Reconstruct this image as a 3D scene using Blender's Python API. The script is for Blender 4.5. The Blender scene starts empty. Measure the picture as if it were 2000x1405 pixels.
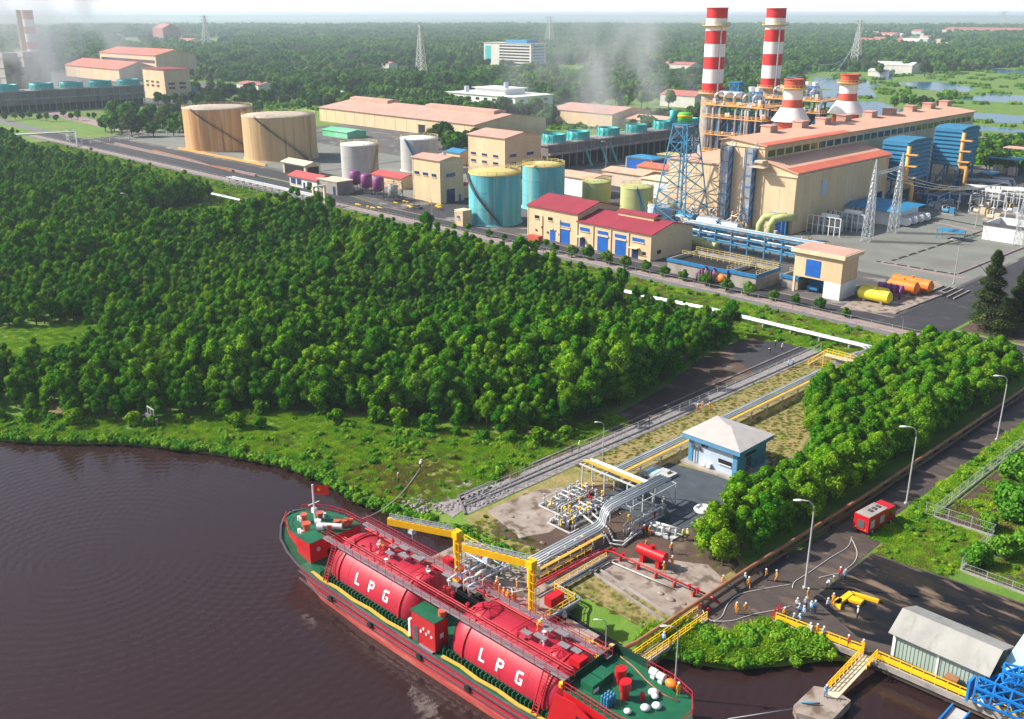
import bpy, bmesh, math, random
from mathutils import Vector, Matrix, noise
random.seed(7)
rad = math.radians
SC = bpy.context.scene
COL = SC.collection
# ------------------------------------------------------------------ camera
H = 70.0
PITCH = math.atan((702.5 - 28) / 1900.0)
YAW = 45.5
cam = bpy.data.cameras.new('camera')
cam.sensor_width = 36; cam.lens = 34.2
cam.clip_start = 0.5; cam.clip_end = 120000
camo = bpy.data.objects.new('camera', cam); COL.objects.link(camo)
camo.location = (0, 0, H)
camo.rotation_euler = (rad(90) - PITCH, 0, rad(YAW))
SC.camera = camo
# ------------------------------------------------------------------ light
SUN_EL = 39.0
SUN_DIR = Vector((-0.80, -0.60, 0)).normalized()      # horizontal direction towards the sun
SUN_DIR = Vector((SUN_DIR.x * math.cos(rad(SUN_EL)), SUN_DIR.y * math.cos(rad(SUN_EL)), math.sin(rad(SUN_EL))))
w = bpy.data.worlds.new('World'); SC.world = w; w.use_nodes = True
nt = w.node_tree; nt.nodes.clear()
sky = nt.nodes.new('ShaderNodeTexSky'); sky.sky_type = 'NISHITA'; sky.sun_disc = False
sky.sun_elevation = rad(SUN_EL); sky.sun_rotation = math.atan2(SUN_DIR.x, SUN_DIR.y)
sky.air_density = 1.0; sky.dust_density = 2.5; sky.altitude = 50
bg = nt.nodes.new('ShaderNodeBackground'); bg.inputs[1].default_value = 0.10
wo = nt.nodes.new('ShaderNodeOutputWorld')
# white haze blended into the sky colour low over the horizon
tcw = nt.nodes.new('ShaderNodeTexCoord'); sx = nt.nodes.new('ShaderNodeSeparateXYZ'); nt.links.new(tcw.outputs['Generated'], sx.inputs[0])
mrw = nt.nodes.new('ShaderNodeMapRange'); mrw.inputs[1].default_value = -0.01; mrw.inputs[2].default_value = 0.10; mrw.inputs[3].default_value = 1; mrw.inputs[4].default_value = 0; mrw.interpolation_type = 'SMOOTHSTEP'; nt.links.new(sx.outputs[2], mrw.inputs[0])
mxw = nt.nodes.new('ShaderNodeMix'); mxw.data_type = 'RGBA'; mxw.inputs[7].default_value = (8.6, 9.0, 9.4, 1); nt.links.new(mrw.outputs[0], mxw.inputs[0]); nt.links.new(sky.outputs[0], mxw.inputs[6])
nt.links.new(mxw.outputs[2], bg.inputs[0]); nt.links.new(bg.outputs[0], wo.inputs[0])
sl = bpy.data.lights.new('sun', 'SUN'); sl.energy = 5.0; sl.angle = rad(0.5); sl.color = (1.0, 0.94, 0.84)
so = bpy.data.objects.new('sun', sl); COL.objects.link(so)
so.rotation_euler = SUN_DIR.to_track_quat('Z', 'Y').to_euler(); so.location = (-100, -100, 200)
SC.view_settings.view_transform = 'Standard'; SC.view_settings.look = 'None'
SC.view_settings.exposure = 0.66; SC.view_settings.gamma = 1.0; SC.view_settings.use_curve_mapping = False
SC.render.engine = 'CYCLES'
SC.cycles.max_bounces = 6; SC.cycles.volume_bounces = 0; SC.cycles.transparent_max_bounces = 8
SC.cycles.volume_step_rate = 4.0; SC.cycles.volume_max_steps = 64
SC.render.resolution_x = 1024; SC.render.resolution_y = 719

# ------------------------------------------------------------------ survey helpers
# plan axes: +X and +Y run along the two directions of the plant's own grid; photograph pixels are only used to survey points on real planes
_c, _s = math.cos(PITCH), math.sin(PITCH)
_a = rad(90 - YAW)
UX, UY = (math.sin(_a), -math.cos(_a)), (math.cos(_a), math.sin(_a))
def hit(px, py, ax='z', val=0.0):
    a = (px - 1000) / 1900.0; b = (702.5 - py) / 1900.0
    dx, dy, dz = a, _c + b * _s, -_s + b * _c
    d = (dx * UX[0] + dy * UX[1], dx * UY[0] + dy * UY[1], dz)
    i = 'xyz'.index(ax); o = (0, 0, H)
    t = (val - o[i]) / d[i]
    return Vector(tuple(o[k] + d[k] * t for k in range(3)))
def G(px, py, z=0.0):
    v = hit(px, py, 'z', z); return v.x, v.y
def proj(X, Y, Z):
    wx = X * UX[0] + Y * UY[0]; wy = X * UX[1] + Y * UY[1]; z = Z - H
    f = wy * _c - z * _s; u = wy * _s + z * _c
    return 1000 + 1900 * wx / f, 702.5 - 1900 * u / f, f
def hz(x, y, py):
    lo, hi = -5.0, 120.0
    for _ in range(40):
        m = (lo + hi) / 2
        if proj(x, y, m)[1] > py: lo = m
        else: hi = m
    return lo

# ------------------------------------------------------------------ materials
MATS = {}
def mat(name, c1, c2=None, rough=0.7, metal=0.0, scale=0.3, stretch=(1, 1, 1), bump=0.0, bscale=3.0, lo=0.35, hi=0.65, emit=0, spec=0.4, rnd=0.0, c3=None, scale3=2.0, lo3=0.5, hi3=0.6, detail=6):
    m = bpy.data.materials.new(name); m.use_nodes = True; MATS[name] = m
    n = m.node_tree; b = n.nodes['Principled BSDF']
    b.inputs['Roughness'].default_value = rough; b.inputs['Metallic'].default_value = metal
    b.inputs['Specular IOR Level'].default_value = spec
    tc = n.nodes.new('ShaderNodeTexCoord'); mp = n.nodes.new('ShaderNodeMapping'); mp.inputs['Scale'].default_value = stretch
    n.links.new(tc.outputs['Object'], mp.inputs[0])
    if c2 is None: c2 = tuple(x * 0.8 for x in c1)
    nz = n.nodes.new('ShaderNodeTexNoise'); nz.inputs['Scale'].default_value = scale; nz.inputs['Detail'].default_value = detail; nz.inputs['Roughness'].default_value = 0.6
    n.links.new(mp.outputs[0], nz.inputs['Vector'])
    r = n.nodes.new('ShaderNodeMapRange'); r.inputs[1].default_value = lo; r.inputs[2].default_value = hi
    n.links.new(nz.outputs[0], r.inputs[0])
    mx = n.nodes.new('ShaderNodeMix'); mx.data_type = 'RGBA'
    mx.inputs[6].default_value = (*c1, 1); mx.inputs[7].default_value = (*c2, 1)
    n.links.new(r.outputs[0], mx.inputs[0]); out = mx.outputs[2]
    if c3:
        nz3 = n.nodes.new('ShaderNodeTexNoise'); nz3.inputs['Scale'].default_value = scale3; nz3.inputs['Detail'].default_value = 5
        n.links.new(mp.outputs[0], nz3.inputs['Vector'])
        r3 = n.nodes.new('ShaderNodeMapRange'); r3.inputs[1].default_value = lo3; r3.inputs[2].default_value = hi3
        n.links.new(nz3.outputs[0], r3.inputs[0])
        m3 = n.nodes.new('ShaderNodeMix'); m3.data_type = 'RGBA'; m3.inputs[7].default_value = (*c3, 1)
        n.links.new(out, m3.inputs[6]); n.links.new(r3.outputs[0], m3.inputs[0]); out = m3.outputs[2]
    if rnd:
        oi = n.nodes.new('ShaderNodeObjectInfo'); mr = n.nodes.new('ShaderNodeMapRange'); mr.inputs[3].default_value = 1 - rnd; mr.inputs[4].default_value = 1 + rnd
        n.links.new(oi.outputs['Random'], mr.inputs[0])
        hs = n.nodes.new('ShaderNodeHueSaturation'); n.links.new(mr.outputs[0], hs.inputs['Value']); n.links.new(out, hs.inputs['Color']); out = hs.outputs[0]
    n.links.new(out, b.inputs['Base Color'])
    if bump:
        nb = n.nodes.new('ShaderNodeTexNoise'); nb.inputs['Scale'].default_value = bscale; nb.inputs['Detail'].default_value = 5
        n.links.new(tc.outputs['Object'], nb.inputs['Vector'])
        bu = n.nodes.new('ShaderNodeBump'); bu.inputs['Strength'].default_value = bump; bu.inputs['Distance'].default_value = 0.3
        n.links.new(nb.outputs[0], bu.inputs['Height']); n.links.new(bu.outputs[0], b.inputs['Normal'])
    return m
def leafmat(name, c1, c2, c3, var=0.25, trans=0.25):
    m = bpy.data.materials.new(name); m.use_nodes = True; MATS[name] = m
    n = m.node_tree; n.nodes.clear()
    o = n.nodes.new('ShaderNodeOutputMaterial'); g = n.nodes.new('ShaderNodeNewGeometry'); oi = n.nodes.new('ShaderNodeObjectInfo')
    cr = n.nodes.new('ShaderNodeValToRGB'); e = cr.color_ramp.elements
    e[0].color = (*c1, 1); e[0].position = 0.0; e[1].color = (*c3, 1); e[1].position = 1.0
    k = e.new(0.55); k.color = (*c2, 1)
    n.links.new(g.outputs['Random Per Island'], cr.inputs[0])
    mr = n.nodes.new('ShaderNodeMapRange'); mr.inputs[3].default_value = 1 - var; mr.inputs[4].default_value = 1 + var
    n.links.new(oi.outputs['Random'], mr.inputs[0])
    ma = n.nodes.new('ShaderNodeMath'); ma.operation = 'MULTIPLY_ADD'; ma.inputs[1].default_value = -0.05; ma.inputs[2].default_value = 0.52
    n.links.new(oi.outputs['Random'], ma.inputs[0])
    hs = n.nodes.new('ShaderNodeHueSaturation'); n.links.new(mr.outputs[0], hs.inputs['Value']); n.links.new(ma.outputs[0], hs.inputs['Hue']); n.links.new(cr.outputs[0], hs.inputs['Color'])
    d = n.nodes.new('ShaderNodeBsdfDiffuse'); t = n.nodes.new('ShaderNodeBsdfTranslucent'); mi = n.nodes.new('ShaderNodeMixShader'); mi.inputs[0].default_value = trans
    gl = n.nodes.new('ShaderNodeBsdfGlossy'); gl.inputs['Roughness'].default_value = 0.45; gl.inputs['Color'].default_value = (1, 1, 1, 1)
    m2 = n.nodes.new('ShaderNodeMixShader'); m2.inputs[0].default_value = 0.0
    n.links.new(hs.outputs[0], d.inputs[0]); n.links.new(hs.outputs[0], t.inputs[0])
    n.links.new(d.outputs[0], mi.inputs[1]); n.links.new(t.outputs[0], mi.inputs[2])
    n.links.new(mi.outputs[0], m2.inputs[1]); n.links.new(gl.outputs[0], m2.inputs[2]); n.links.new(m2.outputs[0], o.inputs[0])
    return m
mat('cream', (.70, .53, .33), (.62, .45, .27), scale=.15, stretch=(1, 1, .3), bump=.1, c3=(.50, .36, .22), scale3=.9, lo3=.58, hi3=.8)
mat('cream_trim', (.75, .60, .40), scale=.3)
mat('cream_worn', (.66, .54, .40), (.5, .42, .33), scale=.5)
mat('salmon_roof', (.64, .38, .27), (.58, .32, .22), scale=.2, stretch=(1, .25, 1))
mat('salmon_dark', (.60, .15, .09), (.5, .12, .07), scale=.2)
mat('pink_roof', (.56, .33, .26), (.47, .26, .20), scale=.12, c3=(.36, .22, .18), scale3=.5, lo3=.56, hi3=.72)
mat('crimson_roof', (.30, .028, .05), (.24, .024, .042), scale=.2, stretch=(1, .2, 1), c3=(.17, .03, .035), scale3=.9, lo3=.58, hi3=.75)
mat('red_roof', (.50, .08, .08), (.42, .06, .06), scale=.2)
mat('blue_door', (.01, .13, .50), (.01, .10, .40), scale=.5, rough=.45)
mat('blue_glass', (.01, .04, .16), (.01, .03, .10), rough=.12, spec=.8)
mat('dark_glass', (.012, .016, .02), (.02, .02, .025), rough=.1, spec=.8)
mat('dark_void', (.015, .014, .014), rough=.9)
mat('white_paint', (.78, .78, .76), (.68, .68, .66), scale=.3)
mat('white_stack', (.82, .80, .78), (.70, .68, .65), scale=.1, stretch=(1, 1, .2))
mat('red_stack', (.62, .02, .02), (.52, .02, .02), scale=.1, stretch=(1, 1, .2))
mat('rust_red', (.55, .08, .04), (.48, .10, .06), scale=.3)
mat('tan_mast', (.62, .42, .22), scale=.3)
mat('grey_concrete', (.36, .33, .30), (.22, .20, .19), scale=.25, bump=.15)
mat('dark_concrete', (.21, .19, .19), (.12, .108, .108), scale=.12, stretch=(1, 1, .15), bump=.15)
mat('pale_concrete', (.38, .35, .31), (.27, .245, .22), scale=.4, bump=.15, c3=(.22, .20, .18), scale3=.5, lo3=.56, hi3=.7)
mat('steel', (.50, .53, .55), (.38, .41, .44), metal=.35, rough=.4, scale=.5)
mat('steel_pipe', (.46, .50, .52), (.34, .38, .41), metal=.3, rough=.32, scale=.3)
mat('white_pipe', (.56, .575, .57), (.40, .41, .41), rough=.4, scale=.4)
mat('dark_steel', (.10, .10, .11), (.06, .06, .07), rough=.6)
mat('grating', (.24, .22, .24), (.16, .14, .16), rough=.7, scale=8)
mat('blue_steel', (.02, .20, .46), (.015, .14, .34), rough=.5, scale=.8)
mat('cyan_steel', (.05, .24, .42), (.04, .18, .33), rough=.5, scale=.8)
mat('teal_fan', (.05, .46, .44), (.03, .33, .34), rough=.5, scale=1.0, stretch=(1, 1, .1))
mat('tank_brown', (.46, .19, .04), (.66, .46, .24), rough=.55, scale=.22, stretch=(1, 1, .04), c3=(.26, .085, .02), scale3=.5, lo3=.55, hi3=.75)
mat('tank_brown_pale', (.50, .32, .13), (.58, .42, .24), rough=.55, scale=.22, stretch=(1, 1, .04), c3=(.34, .17, .06), scale3=.5, lo3=.55, hi3=.75)
mat('tank_roof_pale', (.50, .43, .36), (.36, .29, .22), scale=.15)
mat('tank_grey', (.46, .455, .44), (.36, .36, .35), scale=.3, stretch=(1, 1, .15))
mat('tank_blue', (.13, .47, .52), (.06, .34, .42), scale=.35, stretch=(1, 1, .06), c3=(.34, .48, .36), scale3=.5, lo3=.5, hi3=.7)
mat('tank_yellow_roof', (.60, .46, .13), (.50, .42, .17), scale=.2)
mat('tank_green', (.46, .48, .20), (.38, .42, .16), scale=.3, stretch=(1, 1, .15))
mat('green_top', (.12, .50, .06), scale=.4)
mat('purple', (.24, .045, .20), (.18, .035, .16), rough=.5)
mat('yellow', (.95, .55, .006), (.88, .47, .006), rough=.45, scale=1)
mat('yellow_tank', (.85, .68, .03), (.75, .58, .03), rough=.4)
mat('orange', (.85, .22, .02), (.75, .18, .02), rough=.5)
mat('pipe_orange', (.80, .42, .12), (.7, .34, .1), rough=.5)
mat('ship_red', (.44, .012, .038), (.36, .014, .034), rough=.48, scale=.4, spec=.4, c3=(.24, .03, .03), scale3=1.1, lo3=.6, hi3=.8)
mat('ship_red_deck', (.50, .014, .032), (.36, .012, .024), rough=.5, scale=.8)
mat('ship_boot', (.40, .06, .05), (.52, .16, .13), rough=.6, scale=.5, stretch=(.3, 1, 2), lo=.45, hi=.7, c3=(.16, .03, .02), scale3=.8, lo3=.55, hi3=.75)
mat('ship_green', (.006, .085, .04), (.008, .12, .055), rough=.5, scale=.6, c3=(.05, .09, .06), scale3=1.5, lo3=.62, hi3=.8)
mat('ship_green_dark', (.006, .05, .03), rough=.5)
mat('ship_yellow', (.62, .40, .04), (.45, .28, .06), scale=1.0)
mat('hull_red', (.50, .012, .030), (.42, .014, .028), rough=.45, scale=.5, stretch=(1.6, 1, .25), c3=(.26, .04, .03), scale3=.9, lo3=.6, hi3=.78)
mat('bright_red', (.52, .010, .018), (.44, .010, .015), rough=.35)
mat('black_rubber', (.02, .02, .02), rough=.7)
mat('white_gloss', (.82, .82, .82), rough=.3)
mat('silver', (.55, .57, .60), metal=.6, rough=.3)
mat('brown_pipe', (.36, .16, .075), (.24, .10, .05), rough=.65, scale=1)
mat('dark_pipe', (.12, .05, .04), rough=.7)
mat('hut_blue', (.09, .28, .48), (.08, .24, .42), scale=.4)
mat('hut_pale', (.46, .54, .64), (.40, .48, .57), scale=.4)
mat('hut_roof', (.44, .415, .395), (.39, .365, .35), scale=.5)
mat('shed_wall', (.36, .45, .39), (.29, .38, .33), scale=.4, stretch=(1, 1, .1))
mat('shed_roof', (.35, .345, .32), (.26, .255, .24), scale=.35, stretch=(1, .2, 1), c3=(.25, .22, .18), scale3=1.0, lo3=.58, hi3=.75)
mat('pale_blue_sheet', (.42, .66, .74), (.36, .58, .68), scale=.2)
mat('frame_blue', (.01, .22, .62), (.01, .17, .50), rough=.5)
mat('roof_blue', (.03, .24, .44), (.025, .19, .37), rough=.5)
mat('filter_blue', (.04, .20, .34), (.03, .15, .27), rough=.6, scale=.4)
mat('green_tarp', (.05, .45, .16), (.25, .6, .4), scale=.1)
mat('far_white', (.62, .60, .56), (.5, .48, .45))
mat('far_red', (.45, .16, .12), (.35, .12, .1))
mat('bark', (.10, .075, .05), (.06, .045, .03), rough=.95, scale=3)
mat('skin', (.42, .24, .15)); mat('cloth_orange', (.85, .33, .02)); mat('cloth_blue', (.30, .55, .80)); mat('cloth_navy', (.02, .03, .08))
mat('cloth_red', (.55, .02, .03)); mat('cloth_white', (.75, .77, .78)); mat('cloth_hivis', (.60, .85, .12)); mat('boot', (.02, .02, .02)); mat('cloth_teal', (.03, .15, .22))
mat('hose', (.55, .52, .47), rough=.6)
mat('flag_red', (.75, .02, .01)); mat('flag_yellow', (.9, .7, .02))
# ground
mat('grass_ground', (.075, .17, .014), (.13, .22, .025), rough=.95, scale=.12, bump=.5, bscale=1.5, c3=(.21, .155, .07), scale3=.06, lo3=.55, hi3=.72)
mat('dry_grass', (.30, .22, .09), (.17, .17, .045), rough=.95, scale=.35, bump=.5, bscale=2.5, c3=(.33, .25, .13), scale3=.9, lo3=.55, hi3=.7)
mat('soil', (.10, .062, .045), (.06, .038, .03), rough=.95, scale=.3, bump=.3, bscale=3, c3=(.22, .16, .11), scale3=.15, lo3=.55, hi3=.7)
mat('asphalt', (.042, .041, .048), (.028, .028, .034), rough=.85, scale=.08, bump=.1, c3=(.09, .085, .09), scale3=.3, lo3=.6, hi3=.75)
mat('gravel', (.19, .20, .175), (.15, .155, .14), rough=.95, scale=.1, bump=.4, bscale=4, c3=(.15, .145, .13), scale3=.06, lo3=.55, hi3=.7)
mat('yard', (.105, .098, .095), (.065, .062, .062), rough=.9, scale=.05, bump=.2, c3=(.22, .2, .18), scale3=.15, lo3=.55, hi3=.65)
mat('pink_path', (.34, .215, .21), (.24, .18, .18), rough=.9, scale=.5)
mat('grey_path', (.17, .155, .165), (.12, .115, .12), rough=.9, scale=.5)
mat('wet_black', (.006, .008, .013), (.022, .018, .016), rough=.8, spec=.15, scale=.22, stretch=(.45, 1.5, 1), lo=.45, hi=.58, c3=(.17, .12, .085), scale3=.38, lo3=.54, hi3=.64)
mat('stained_slab', (.085, .064, .055), (.04, .032, .03), rough=.7, scale=.3, stretch=(.7, 1.3, 1), c3=(.17, .12, .09), scale3=.3, lo3=.54, hi3=.70)
mat('pale_slab', (.34, .29, .25), (.22, .17, .14), rough=.85, scale=.35, c3=(.12, .085, .06), scale3=.45, lo3=.52, hi3=.62)
mat('blue_gravel', (.07, .085, .10), (.045, .058, .072), rough=.9, scale=.4, bump=.4, bscale=5)
mat('stone', (.30, .27, .27), (.20, .18, .18), rough=.95, scale=.9, bump=.8, bscale=2)
mat('far_field', (.10, .15, .04), (.06, .11, .025), rough=.95, scale=.01, c3=(.20, .17, .10), scale3=.006, lo3=.58, hi3=.7)
leafmat('leaf', (.012, .085, .003), (.05, .20, .008), (.16, .38, .018), var=.32)
leafmat('leaf_grove', (.018, .09, .004), (.07, .22, .008), (.20, .40, .02))
leafmat('leaf_shrub', (.02, .09, .01), (.055, .17, .015), (.13, .28, .03))
leafmat('leaf_bright', (.05, .17, .012), (.10, .28, .018), (.22, .42, .04))
leafmat('leaf_dark', (.025, .055, .016), (.055, .095, .025), (.12, .15, .05))
leafmat('leaf_far', (.014, .070, .012), (.040, .14, .018), (.12, .26, .03), var=.4)
leafmat('leaf_straw', (.12, .16, .02), (.22, .23, .05), (.34, .30, .10), var=.15)
leafmat('grass_blade', (.10, .26, .010), (.20, .42, .018), (.38, .55, .05), var=.25)
# water
def watermat(name, base, rough, ripple):
    m = bpy.data.materials.new(name); m.use_nodes = True; MATS[name] = m
    n = m.node_tree; b = n.nodes['Principled BSDF']
    b.inputs['Base Color'].default_value = (*base, 1); b.inputs['Roughness'].default_value = rough; b.inputs['IOR'].default_value = 1.33
    tc = n.nodes.new('ShaderNodeTexCoord')
    prev = None
    def bump(h, st, dist):
        nonlocal prev
        bu = n.nodes.new('ShaderNodeBump'); bu.inputs['Strength'].default_value = st; bu.inputs['Distance'].default_value = dist
        n.links.new(h, bu.inputs['Height'])
        if prev: n.links.new(prev, bu.inputs['Normal'])
        prev = bu.outputs[0]
    for sc, st, d, strch in ripple:
        mp = n.nodes.new('ShaderNodeMapping'); mp.inputs['Scale'].default_value = strch; mp.inputs['Rotation'].default_value = (0, 0, .6)
        n.links.new(tc.outputs['Object'], mp.inputs[0])
        nz = n.nodes.new('ShaderNodeTexNoise'); nz.inputs['Scale'].default_value = sc; nz.inputs['Detail'].default_value = 3
        n.links.new(mp.outputs[0], nz.inputs['Vector']); bump(nz.outputs[0], st, d)
    if name == 'river_water':
        for cx, cy, sc, dd in ((-125, 40, .42, 0.05), (-118, 66, .5, 0.04)):
            mp = n.nodes.new('ShaderNodeMapping'); mp.inputs['Location'].default_value = (-cx * 1.0, -cy * 1.0, 0); mp.vector_type = 'POINT'
            n.links.new(tc.outputs['Object'], mp.inputs[0])
            wv = n.nodes.new('ShaderNodeTexWave'); wv.wave_type = 'RINGS'; wv.rings_direction = 'Z'; wv.inputs['Scale'].default_value = sc * .5; wv.inputs['Distortion'].default_value = 2.2; wv.inputs['Detail'].default_value = 2; wv.inputs['Detail Scale'].default_value = .5
            n.links.new(mp.outputs[0], wv.inputs['Vector']); bump(wv.outputs['Fac'], .28, dd)
    n.links.new(prev, b.inputs['Normal'])
    return m
watermat('river_water', (.028, .014, .014), .05, [(1.0, .5, .04, (1, 2.2, 1)), (3.5, .35, .02, (1, 2, 1)), (.2, .5, .06, (1, 1.6, 1))])
watermat('pond_water', (.03, .12, .24), .12, [(.5, .2, .05, (1, 1, 1))])

# ------------------------------------------------------------------ mesh builder
class M:
    def __init__(s): s.v = []; s.f = []; s.m = []; s.k = 0; s.sm = []
    def mi(s, k): s.k = k; return s
    def add(s, vs, fs, smooth=False):
        o = len(s.v); s.v += [tuple(v) for v in vs]
        for f in fs: s.f.append(tuple(i + o for i in f)); s.m.append(s.k); s.sm.append(smooth)
        return s
    def box(s, x0, x1, y0, y1, z0, z1):
        return s.add([(x0, y0, z0), (x1, y0, z0), (x1, y1, z0), (x0, y1, z0), (x0, y0, z1), (x1, y0, z1), (x1, y1, z1), (x0, y1, z1)],
                     [(0, 3, 2, 1), (4, 5, 6, 7), (0, 1, 5, 4), (1, 2, 6, 5), (2, 3, 7, 6), (3, 0, 4, 7)])
    def beam(s, p, q, w, h=None, up=(0, 0, 1)):
        p = Vector(p); q = Vector(q); d = (q - p)
        if d.length < 1e-6: return s
        d.normalize(); h = h or w; u = Vector(up)
        if abs(d.dot(u)) > .98: u = Vector((1, 0, 0))
        a = d.cross(u).normalized() * w / 2; b = a.cross(d).normalized() * h / 2
        return s.add([p - a - b, p + a - b, p + a + b, p - a + b, q - a - b, q + a - b, q + a + b, q - a + b],
                     [(0, 1, 2, 3), (7, 6, 5, 4), (0, 4, 5, 1), (1, 5, 6, 2), (2, 6, 7, 3), (3, 7, 4, 0)])
    def cone(s, p, q, r0, r1, n=12, caps=True):
        p = Vector(p); q = Vector(q); d = (q - p).normalized(); u = Vector((0, 0, 1)) if abs(d.z) < .95 else Vector((1, 0, 0))
        a = d.cross(u).normalized(); b = d.cross(a).normalized(); vs = []
        for c, r in ((p, r0), (q, r1)):
            for i in range(n):
                t = 2 * math.pi * i / n; vs.append(c + (a * math.cos(t) + b * math.sin(t)) * r)
        fs = [(i, (i + 1) % n, n + (i + 1) % n, n + i) for i in range(n)]
        s.add(vs, fs, True)
        if caps:
            if r0 > 1e-4: s.add(vs[:n], [tuple(range(n - 1, -1, -1))])
            if r1 > 1e-4: s.add(vs[n:], [tuple(range(n))])
        return s
    def cyl(s, p, q, r, n=12, caps=True): return s.cone(p, q, r, r, n, caps)
    def tube(s, pts, r, n=8):
        pts = [Vector(p) for p in pts]; rings = []; N = len(pts); prev_a = None
        for i, p in enumerate(pts):
            d = ((pts[min(i + 1, N - 1)] - pts[max(i - 1, 0)])).normalized()
            if prev_a is None:
                u = Vector((0, 0, 1)) if abs(d.z) < .95 else Vector((1, 0, 0)); a = d.cross(u).normalized()
            else: a = (prev_a - d * prev_a.dot(d)).normalized()
            prev_a = a; b = d.cross(a)
            rings += [p + (a * math.cos(2 * math.pi * k / n) + b * math.sin(2 * math.pi * k / n)) * r for k in range(n)]
        fs = [(i * n + k, i * n + (k + 1) % n, (i + 1) * n + (k + 1) % n, (i + 1) * n + k) for i in range(N - 1) for k in range(n)]
        fs2 = [tuple(range(n - 1, -1, -1)), tuple((N - 1) * n + k for k in range(n))]
        s.add(rings, fs + fs2, True); return s
    def prism(s, pts, z0, z1):
        n = len(pts); vs = [(x, y, z0) for x, y in pts] + [(x, y, z1) for x, y in pts]
        return s.add(vs, [tuple(range(n - 1, -1, -1)), tuple(range(n, 2 * n))] + [(i, (i + 1) % n, n + (i + 1) % n, n + i) for i in range(n)])
    def lathe(s, prof, c, n=24, smooth=True, a0=0, a1=2 * math.pi):
        full = abs(a1 - a0 - 2 * math.pi) < 1e-6; k = n if full else n + 1; vs = []
        for r, z in prof:
            for i in range(k):
                t = a0 + (a1 - a0) * i / n; vs.append((c[0] + r * math.cos(t), c[1] + r * math.sin(t), c[2] + z))
        fs = [(j * k + i, j * k + (i + 1) % k, (j + 1) * k + (i + 1) % k, (j + 1) * k + i) for j in range(len(prof) - 1) for i in range(n)]
        return s.add(vs, fs, smooth)
    def sph(s, c, r, n=12, m=8, sc=(1, 1, 1), h=(-math.pi / 2, math.pi / 2)):
        vs = []
        for j in range(m + 1):
            t = h[0] + (h[1] - h[0]) * j / m
            for i in range(n):
                a = 2 * math.pi * i / n
                vs.append((c[0] + r * sc[0] * math.cos(t) * math.cos(a), c[1] + r * sc[1] * math.cos(t) * math.sin(a), c[2] + r * sc[2] * math.sin(t)))
        return s.add(vs, [(j * n + i, j * n + (i + 1) % n, (j + 1) * n + (i + 1) % n, (j + 1) * n + i) for j in range(m) for i in range(n)], True)
    def rail(s, pts, h=1.1, post=1.6, r=.04, mids=1):
        """handrail: posts and bars along a polyline"""
        for p, q in zip(pts[:-1], pts[1:]):
            p = Vector(p); q = Vector(q); L = (q - p).length; n = max(1, int(round(L / post)))
            for i in range(n + 1):
                a = p.lerp(q, i / n); s.beam(a, a + Vector((0, 0, h)), r * 1.6)
            for j in range(mids + 1):
                z = h * (j + 1) / (mids + 1); s.beam(p + Vector((0, 0, z)), q + Vector((0, 0, z)), r * 1.5)
        return s
    def obj(s, name, mats, parent=None, loc=None):
        me = bpy.data.meshes.new(name)
        L = Vector(loc) if loc else (parent['_w'] if parent and '_w' in parent else Vector((0, 0, 0)))
        L = Vector(L)
        me.from_pydata([(v[0] - L.x, v[1] - L.y, v[2] - L.z) for v in s.v], [], s.f)
        if isinstance(mats, str): mats = [mats]
        for m in mats: me.materials.append(MATS[m])
        if len(mats) > 1: me.polygons.foreach_set('material_index', s.m)
        me.polygons.foreach_set('use_smooth', s.sm)
        me.update()
        o = bpy.data.objects.new(name, me); COL.objects.link(o)
        if parent: o.parent = parent
        else: o.location = L
        WL[o.name] = L
        if parent is not None: o['_w'] = tuple(L)
        return o
WL = {}
def tag(o, label, cat, group=None, kind=None):
    if label: o['label'] = label
    if cat: o['category'] = cat
    if group: o['group'] = group
    if kind: o['kind'] = kind
    return o
def thing(name, label, cat, loc=(0, 0, 0), group=None):
    o = bpy.data.objects.new(name, None); COL.objects.link(o); o.location = loc; o['_w'] = tuple(loc); o.empty_display_size = .5
    return tag(o, label, cat, group)
def struct(mb, name, mats, loc=(0, 0, 0)):
    o = mb.obj(name, mats, None, loc); o['kind'] = 'structure'; return o
def solo(mb, name, mats, label, cat, loc, group=None, kind=None):
    return tag(mb.obj(name, mats, None, loc), label, cat, group, kind)
def dup(root, loc, rz=0.0, sc=1.0, label=None, group=None, data=None):
    def cp(o, par):
        c = o.copy(); COL.objects.link(c); c.parent = par
        for ch in o.children: cp(ch, c)
        return c
    r = cp(root, None); r.location = loc; r.rotation_euler = (0, 0, rz)
    r.scale = (sc, sc, sc) if not isinstance(sc, tuple) else sc
    if label: r['label'] = label
    if group: r['group'] = group
    return r
def place(root, loc, rz=0, sc=1.0):
    root.location = loc; root.rotation_euler = (0, 0, rz); root.scale = (sc, sc, sc) if not isinstance(sc, tuple) else sc; return root
def inpoly(x, y, P):
    c = False; j = len(P) - 1
    for i in range(len(P)):
        if (P[i][1] > y) != (P[j][1] > y) and x < (P[j][0] - P[i][0]) * (y - P[i][1]) / (P[j][1] - P[i][1]) + P[i][0]: c = not c
        j = i
    return c
def dseg(x, y, P):
    best = 1e9
    for i in range(len(P)):
        a = P[i]; b = P[(i + 1) % len(P)]; dx, dy = b[0] - a[0], b[1] - a[1]; L = dx * dx + dy * dy
        t = max(0, min(1, ((x - a[0]) * dx + (y - a[1]) * dy) / L)) if L else 0
        d = math.hypot(x - a[0] - t * dx, y - a[1] - t * dy)
        if d < best: best = d
    return best
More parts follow.
